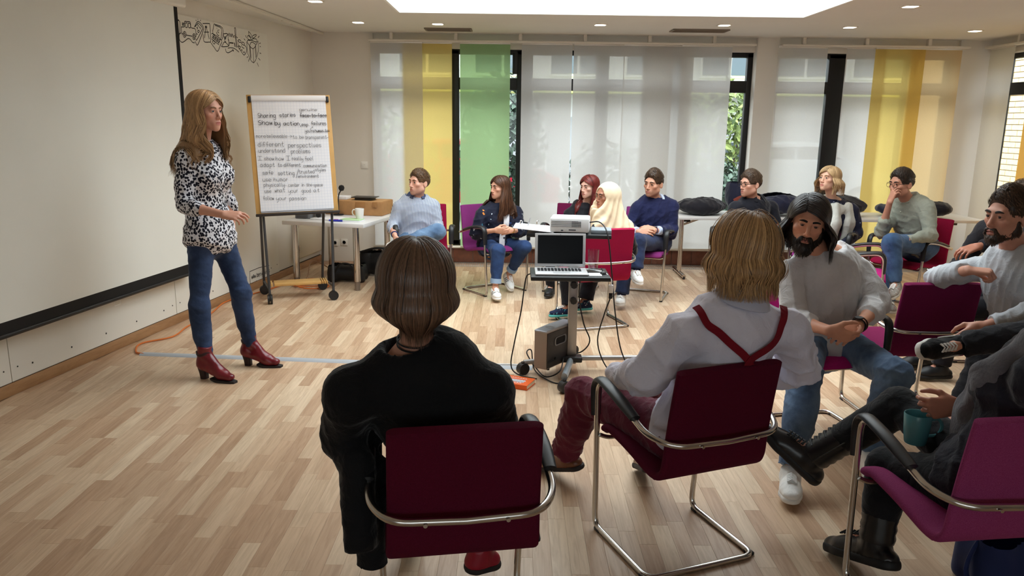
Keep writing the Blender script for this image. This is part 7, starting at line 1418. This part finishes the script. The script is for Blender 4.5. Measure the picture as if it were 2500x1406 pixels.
# 10 long-haired bearded man
def P10():
    j = dict(pel=(1.602, 3.800, 0.468), nb=(1.536, 3.740, 0.934), hd=(1.394, 3.620, 1.109), hf=(-.28, -.95, -.08), hu=(.16, 0, 1), sr=(1.360, 3.700, 0.849), sl=(1.736, 3.780, 0.855), er=(1.356, 3.580, 0.644), wr=(1.433, 3.360, 0.657), el=(1.785, 3.660, 0.699), wl=(1.582, 3.400, 0.668), hipr=(1.516, 3.780, 0.451), hipl=(1.722, 3.820, 0.448), kr=(1.309, 3.260, 0.478), ar=(1.215, 3.08, .10), tr=(1.165, 2.92, .02), kl=(1.754, 3.340, 0.456), al=(1.64, 3.26, .10), tl=(1.60, 3.08, .02))
    p = Person('person with black shoulder hair and full beard in light grey sweatshirt', j, 1.0, False, (212, 154, 126), (164, 92, 86), res=.0030, hres=.0034, hscale=.95, headkw=dict(smile=1.)); p.hands = dict(r=H_((.85, -.25, -.25), (.35, .6, .5), curl=[.5, .55, .6, .6], spread=.06), l=H_((-.8, -.35, -.35), (.3, .6, -.3), curl=[.5, .55, .6, .6], spread=.06)); p.body(); p.face((18, 14, 13), (40, 26, 18), browh=.0048)
    p.top(cloth_mat('sweatshirt_grey', (204, 203, 204), .3, 300), .018, 1.45, step=.008, name='sweatshirt', cuff=.045, fold=.014, hem=.11, seed=25, ffreq=20.)
    m = MB(); c = p.j['nb'] + p.up * .036; m.tube([tuple(c + (p.front * math.cos(a) * .070 + p.lat * math.sin(a) * .072) - p.up * (.012 + .018 * math.cos(a))) for a in np.linspace(0, 6.283, 26, endpoint=False)], .013, 8, closed=True); m.build('neckband', cloth_mat('rib_grey', (192, 191, 192), .4), p.root, True)
    p.trousers(denim('jeans_faded', (44, 62, 92), (106, 132, 164)), .013, step=.008, fold=.010, wide=.012)
    for s in 'lr': p.sneaker(s, wup, wsole, lacew)
    watch(p, 'l', mat('strap_wood', (66, 40, 30), .5), .90, 'bracelet', .034); watch(p, 'l', mat('strap_black', (24, 24, 26)), .97, 'wristwatch', .032, mat('strap_black', (24, 24, 26)))
    p.beard(hair_mat('beard_black', (10, 8, 8), (48, 36, 30)), .014, 900, .02, .012)
    p.long_hair(hair_mat('hair_raven', (8, 7, 8), (56, 46, 44), .32, .5), .125, 112, .020, (.030, .088, -.06), .035, .028, .012, (.010, 30), 2000, .0055, push=p.F, name='long_hair', lift=.012, jag=.2, fwd=-.02)
P10()
# 11 bearded man at the right edge
def P11():
    j = dict(pel=(2.52, 3.60, .50), nb=(2.381, 3.600, 0.981), hd=(2.285, 3.540, 1.159), hf=(-.96, -.28, .02), sr=(2.403, 3.760, 0.892), sl=(2.415, 3.460, 0.936), er=(2.174, 3.860, 0.811), wr=(2.144, 3.560, 0.903), el=(2.427, 3.360, 0.787), wl=(2.129, 3.360, 0.682), hipr=(2.46, 3.68, .49), hipl=(2.50, 3.5, .49), kr=(2.214, 3.450, 0.496), ar=(2.02, 3.34, .10), tr=(1.86, 3.30, .02), kl=(2.236, 3.140, 0.713), al=(1.954, 3.220, 0.637), tl=(1.738, 3.160, 0.622))
    p = Person('person with short beard in grey sweater cut by the right edge', j, 1.0, False, (204, 150, 128), (170, 102, 94), res=.0034, hres=.0034); p.hands = dict(r=H_((.92, -.4, .0), (.1, .1, -1), curl=[.75, .85, .9, .95]), l=H_((-.75, -.1, -.55), (-.2, .75, -.5), curl=.35)); p.body(); p.face((34, 24, 20), (46, 34, 26), browh=.0052)
    sm = cloth_mat('sweater_grey', (186, 190, 196), .3, 300); p.top(sm, .014, 1.86, step=.008, name='sweater', cuff=.03, fold=.012, seed=27)
    m = MB(); c = p.j['nb'] + p.up * .034; m.tube([tuple(c + (p.front * math.cos(a) * .066 + p.lat * math.sin(a) * .072) - p.up * (.012 + .016 * math.cos(a))) for a in np.linspace(0, 6.283, 26, endpoint=False)], .010, 8, closed=True); m.build('neckband', cloth_mat('rib_grey', (192, 191, 192)), p.root, True)
    p.trousers(cloth_mat('jeans_black', (34, 34, 38), .3), .010, fold=.008, wide=.006)
    bk = cloth_mat('canvas_black', (26, 26, 28), .4)
    for s in 'lr':
        o = p.sneaker(s, bk, wsole, lacew, w=.98, solet=.03); a, t, f, up, x = p.shoe_frame(s)
        for sd in (-1, 1): q = [a + f * u + up * z + x * sd * w_ for u, z, w_ in ((-.03, -.010, .040), (.02, -.012, .042), (.055, -.030, .044), (.09, -.036, .044))]; m = MB(); m.tube([tuple(v) for v in catmull(q, 4)], .004, 6); m.build('side_line', mat('canvas_white', (220, 220, 218), .7), o, True)
    p.short_hair(hair_mat('hair_dark', (28, 20, 15), (92, 68, 50)), .007, .026, 1300, .032, (.1, .5, .7), .085, sides=.003); p.beard(hair_mat('beard_brown', (26, 18, 14), (84, 58, 44)), .006, 700, .010)
P11()
# 12 person hidden behind him
def P12():
    j = dict(pel=(3.14, 4.74, .485), nb=(3.13, 4.74, .95), hd=(3.12, 4.72, 1.12), hf=(-1, -.2, 0), sr=(3.05, 4.92, .92), sl=(3.10, 4.56, .92), er=(2.95, 5.0, .66), wr=(2.75, 4.9, .56), el=(3.025, 4.600, 0.883), wl=(2.794, 4.580, 0.858), kr=(2.72, 4.84, .44), ar=(2.70, 4.84, .09), tr=(2.55, 4.84, .02), kl=(2.72, 4.62, .44), al=(2.70, 4.62, .09), tl=(2.55, 4.62, .02))
    p = Person('person in dark jacket hidden behind the bearded man, one hand showing', j, .93, False, (176, 118, 96), (150, 86, 80)); p.hands = dict(l=H_((-.9, -.2, -.25), (0, .3, -1), curl=.45), r=H_((-1, 0, -.1), (0, 0, -1))); p.body(); p.face()
    p.top(cloth_mat('jacket_dark', (34, 33, 38)), .016, 1.9, name='jacket', fold=.01); p.trousers(cloth_mat('trousers_black', (26, 26, 32)), .012); p.short_hair(hair_mat('hair_dark', (28, 20, 15), (92, 68, 50)))
    for s in 'lr': p.sneaker(s, mat('shoe_black', (22, 22, 24)), mat('shoe_black', (22, 22, 24)))
P12()
# 13 bobbed woman in black, from behind
def P13():
    j = dict(pel=(-.145, 2.15, .49), nb=(-0.273, 2.080, 0.916), hd=(-0.262, 2.040, 1.114), hf=(-.15, .98, -.05), sl=(-0.442, 2.020, 0.825), sr=(-0.069, 2.100, 0.811), el=(-0.488, 2.100, 0.648), wl=(-.24, 2.38, .70), er=(-0.026, 2.220, 0.597), wr=(-.10, 2.46, .66), kl=(-.33, 2.60, .46), al=(-.36, 2.55, .12), tl=(-.36, 2.70, .03), kr=(-.08, 2.62, .46), ar=(-.10, 2.40, .12), tr=(-0.136, 2.389, 0.030))
    p = Person('person with brown bob in black knitwear, back turned, nearest the camera', j, .98, True, (196, 146, 124), hscale=1.14); p.hands = dict(l=H_((.9, .1, -.1), (0, -.8, -.3)), r=H_((-.9, .1, -.1), (0, -.8, -.3))); p.body(); p.face()
    bk = cloth_mat('cardigan_black', (20, 20, 22), .4, 220, .1)
    def hang(F):
        for (a, b, r_) in (((-0.435, 2.020, 0.615), (-0.422, 1.980, 0.370), .05), ((-0.012, 2.160, 0.582), (0.058, 2.050, 0.348), .045), ((-0.410, 2.100, 0.552), (-0.405, 2.060, 0.254), .05)): F.cone(a, b, r_, r_ * .9, .05, cap=True)
        F.cone(p.j['nb'] - p.front * .01 - p.lat * .085 - p.up * .01, p.j['nb'] - p.front * .035 + p.lat * .085 - p.up * .01, .030, None, .03); F.cone(p.j['sl'], p.j['nb'] - p.up * .03, .058, .066, .04); F.cone(p.j['sr'], p.j['nb'] - p.up * .03, .058, .066, .04)
        F.cone(p.j['nb'] + p.up * .0, p.j['nb'] + p.up * .2, .066, .1, .01, None, True)
    p.top(bk, .024, 2., name='cardigan', fold=.006, hem=.14, extra=hang, seed=31, neck=.02)
    nk = MB(); n0, n1 = p.j['nb'] - p.up * .03, p.W(0, -.012, -.05); ax = unit(n1 - n0); f_ = unit(p.front - ax * (p.front @ ax)); l_ = np.cross(f_, ax)
    for z in (.50, .42): nk.tube([tuple(n0 + (n1 - n0) * z + (f_ * math.cos(a) + l_ * math.sin(a)) * .0555 - ax * .006 * math.cos(a)) for a in np.linspace(0, 6.283, 28, endpoint=False)], .0026, 6, closed=True)
    nk.build('necklace', mat('cord_black', (24, 24, 26), .6), p.root, True)
    p.trousers(cloth_mat('trousers_black', (26, 26, 32)), .014); rs = mat('shoe_red', (150, 22, 44), .4)
    for s in 'lr': p.sneaker(s, rs, mat('sole_dark', (40, 34, 34)), None)
    p.long_hair(hair_mat('hair_chestnut', (32, 22, 16), (128, 98, 78), .34, .5), .10, 138, .018, (.004, .084, -.045), .0,   .020, .058, (.0, 30), 3600, .0042, name='bob_hair', jag=.08, lift=.004, eq=-.12, lenf=lambda a: .128 - .022 * np.clip((np.abs(a) - 20) / 45, 0, 1), thick=.03, root_t=.30)
    m = MB()
    for a in (-1, 1): m.lathe([(.001, -.012), (.004, -.004), (.001, .008)], tuple(p.W(a * .082, -.01, -.055)), 8)
    m.build('earring', mat('ear_dark', (40, 36, 36), .3, .8), p.root, True)
P13()
# 14 blonde person with suspenders, from behind
def P14():
    j = dict(pel=(.675, 2.60, .49), nb=(0.776, 2.560, 0.943), hd=(0.781, 2.580, 1.131), hf=(-.30, .95, .0), sl=(0.590, 2.500, 0.876), sr=(0.963, 2.580, 0.876), el=(0.473, 2.520, 0.714), wl=(0.401, 2.840, 0.609), er=(1.050, 2.660, 0.694), wr=(.90, 2.95, .58), hipl=(.57, 2.60, .48), hipr=(.76, 2.66, .48), kl=(0.305, 3.040, 0.455), al=(0.244, 3.160, 0.135), tl=(0.138, 3.281, 0.020), kr=(.66, 3.10, .45), ar=(0.603, 3.050, 0.179), tr=(0.596, 3.294, 0.020))
    p = Person('person with blond bob and burgundy suspenders over pale shirt, back turned', j, 1.0, True, (214, 164, 140)); p.hands = dict(l=H_((.2, .95, -.2), (.3, 0, -1)), r=H_((-.3, .9, -.2), (0, 0, -1))); p.body(); p.face()
    p.top(cloth_mat('shirt_pale_blue', (222, 221, 236), .35, 220, .06), .020, 1.9, step=.008, fold=.016, hem=.12, seed=33, ffreq=20., cuff=.04); p.collar(mat('shirt_pale_collar', (200, 202, 220), .8), gap=30)
    bg = cloth_mat('strap_burgundy', (122, 18, 34), .2); strap(p, 'suspender', [(0.617, 2.500, 0.962), (0.648, 2.420, 0.930), (0.712, 2.420, 0.868), (0.787, 2.420, 0.801), (0.823, 2.440, 0.729)], .026, .003, bg); strap(p, 'suspender', [(0.925, 2.550, 0.959), (0.911, 2.480, 0.917), (0.881, 2.460, 0.852), (0.798, 2.420, 0.801), (0.775, 2.440, 0.728)], .026, .003, bg, .007)
    p.trousers(cloth_mat('trousers_wine', (96, 32, 50), .25, 200, .15), .014, fold=.010); br = mat('shoe_brown', (104, 58, 34), .35, 0, .5)
    for s in 'lr': p.sneaker(s, br, mat('sole_dark', (40, 34, 34)), None)
    p.long_hair(hair_mat('hair_honey', (84, 56, 34), (214, 172, 120)), .085, 130, .026, (.015, .084, -.06), .020, .014, .016, (.010, 34), 3600, .0042, name='bob_hair', jag=.22, lift=.016, fly=.014, thick=.03)
P14()
# 15 person with the mug
def P15():
    j = dict(pel=(1.49, 2.26, .485), nb=(1.63, 2.17, .93), hd=(1.63, 2.21, 1.11), hf=(-.5, .85, 0), sl=(1.49, 2.05, .88), sr=(1.77, 2.27, .88), el=(1.591, 2.260, 0.667), wl=(1.476, 2.400, 0.663), er=(1.80, 2.42, .62), wr=(1.60, 2.55, .56), hipl=(1.41, 2.22, .47), hipr=(1.53, 2.32, .47), kr=(1.423, 2.660, 0.566), ar=(1.190, 2.800, 0.302), tr=tuple(V(1.190, 2.800, 0.302) + V(-.175, .09, .085)), kl=(1.299, 2.460, 0.417), al=(1.272, 2.420, 0.163), tl=(1.201, 2.623, 0.030))
    p = Person('person in dark wool and black boots holding a teal mug, lower right', j, 1.0, True, (190, 132, 110)); p.hands = dict(l=H_((-.95, .15, -.15), (.1, 1, -.1), curl=[.55, .75, .8, .85], thumb=.35), r=H_((-.5, .6, -.3), (0, 0, -1))); p.body(); p.face()
    wl_ = cloth_mat('wool_charcoal', (38, 38, 46), .6, 90); p.top(wl_, .020, 1.95, name='cardigan', fold=.010, hem=.08, seed=35)
    q = [V(1.50, 2.12, .95), V(1.45, 2.21, .82), V(1.47, 2.30, .68), V(1.49, 2.34, .56)]; F = SDF(V(1.3, 1.8, .4), V(1.8, 2.5, 1.1), .009)
    for a, b in zip(q[:-1], q[1:]): F.cone(a, b, .055, .05, .03)
    v, f = F.mesh(1); v = v + vnormals(v, f) * (.007 * np.sin(v[:, 0] * 120 + wob(v, 3, 14, 3)))[:, None]; link_mesh('scarf', np_mesh('scarf', v, f), cloth_mat('scarf_wool_grey', (104, 104, 110), .8, 120), p.root, True)
    p.trousers(cloth_mat('leggings_black', (24, 24, 27), .2), .006, end=.72, fold=.004)
    lea = mat('boot_black', (20, 20, 22), .3, 0, .5, 0, .2, 20., .2, 90.); lso = mat('boot_sole', (16, 16, 17), .6)
    for s in 'lr':
        a, t, f, up, x = p.shoe_frame(s); k = p.j['k' + s]; sh = unit(k - a); o = p.sneaker(s, lea, lso, mat('lace_black', (18, 18, 20), .7), ht=.085, tall=.05, solet=.034, name='boot', w=1.22)
        m = MB(); n_ = 9; m.tube([tuple(a - up * .02 + sh * (.02 + .15 * i / n_)) for i in range(n_ + 1)], [.056 + .004 * (i % 2) for i in range(n_ + 1)], 18); m.build('shaft', lea, o, True)
        m = MB(); fr = unit(f - sh * (f @ sh))
        for i in range(6): c = a + sh * (.03 + .022 * i) + fr * .050; m.tube([tuple(c - x * .030 - fr * .008), tuple(c + fr * .008), tuple(c + x * .030 - fr * .008)], .006, 6)
        m.build('lace_ridge', mat('lace_black', (18, 18, 20), .7), o, True); m = MB(); c = a + x * .060 * (1 if s == 'l' else -1); m.tube([tuple(c + sh * .16), tuple(c)], .0028, 6); m.build('zipper', mat('zip_dark', (60, 58, 56), .4, .7), o, True)
    p.long_hair(hair_mat('hair_dark2', (28, 20, 15), (92, 68, 50)), .12, 120, name='bob_hair', n=500)
    mp = (1.373, 2.440, 0.567); mug('mug', 'teal mug held by the person in black boots', (mp[0], mp[1], mp[2] - .05), math.radians(-12), mat('mug_teal', (84, 142, 150), .25, 0, .5), .044, .105, .78)
P15()
o = lump('handbag', 'dark blue bag on the floor in the lower right corner', 'bag', (1.74, 2.40, 0), (.15, .11, .12), mat('bag_navy', (34, 44, 84), .7, 0, .2, .1, .1, 8., .2, 120), 41, .01, boxy=True); m = MB(); m.tube(catmull([(1.63, 2.38, .22), (1.58, 2.36, .18), (1.56, 2.36, .09), (1.59, 2.35, .01)], 5), .012, 8, flat=(1, .4)); m.build('strap', mat('bag_navy', (34, 44, 84)), o, True)
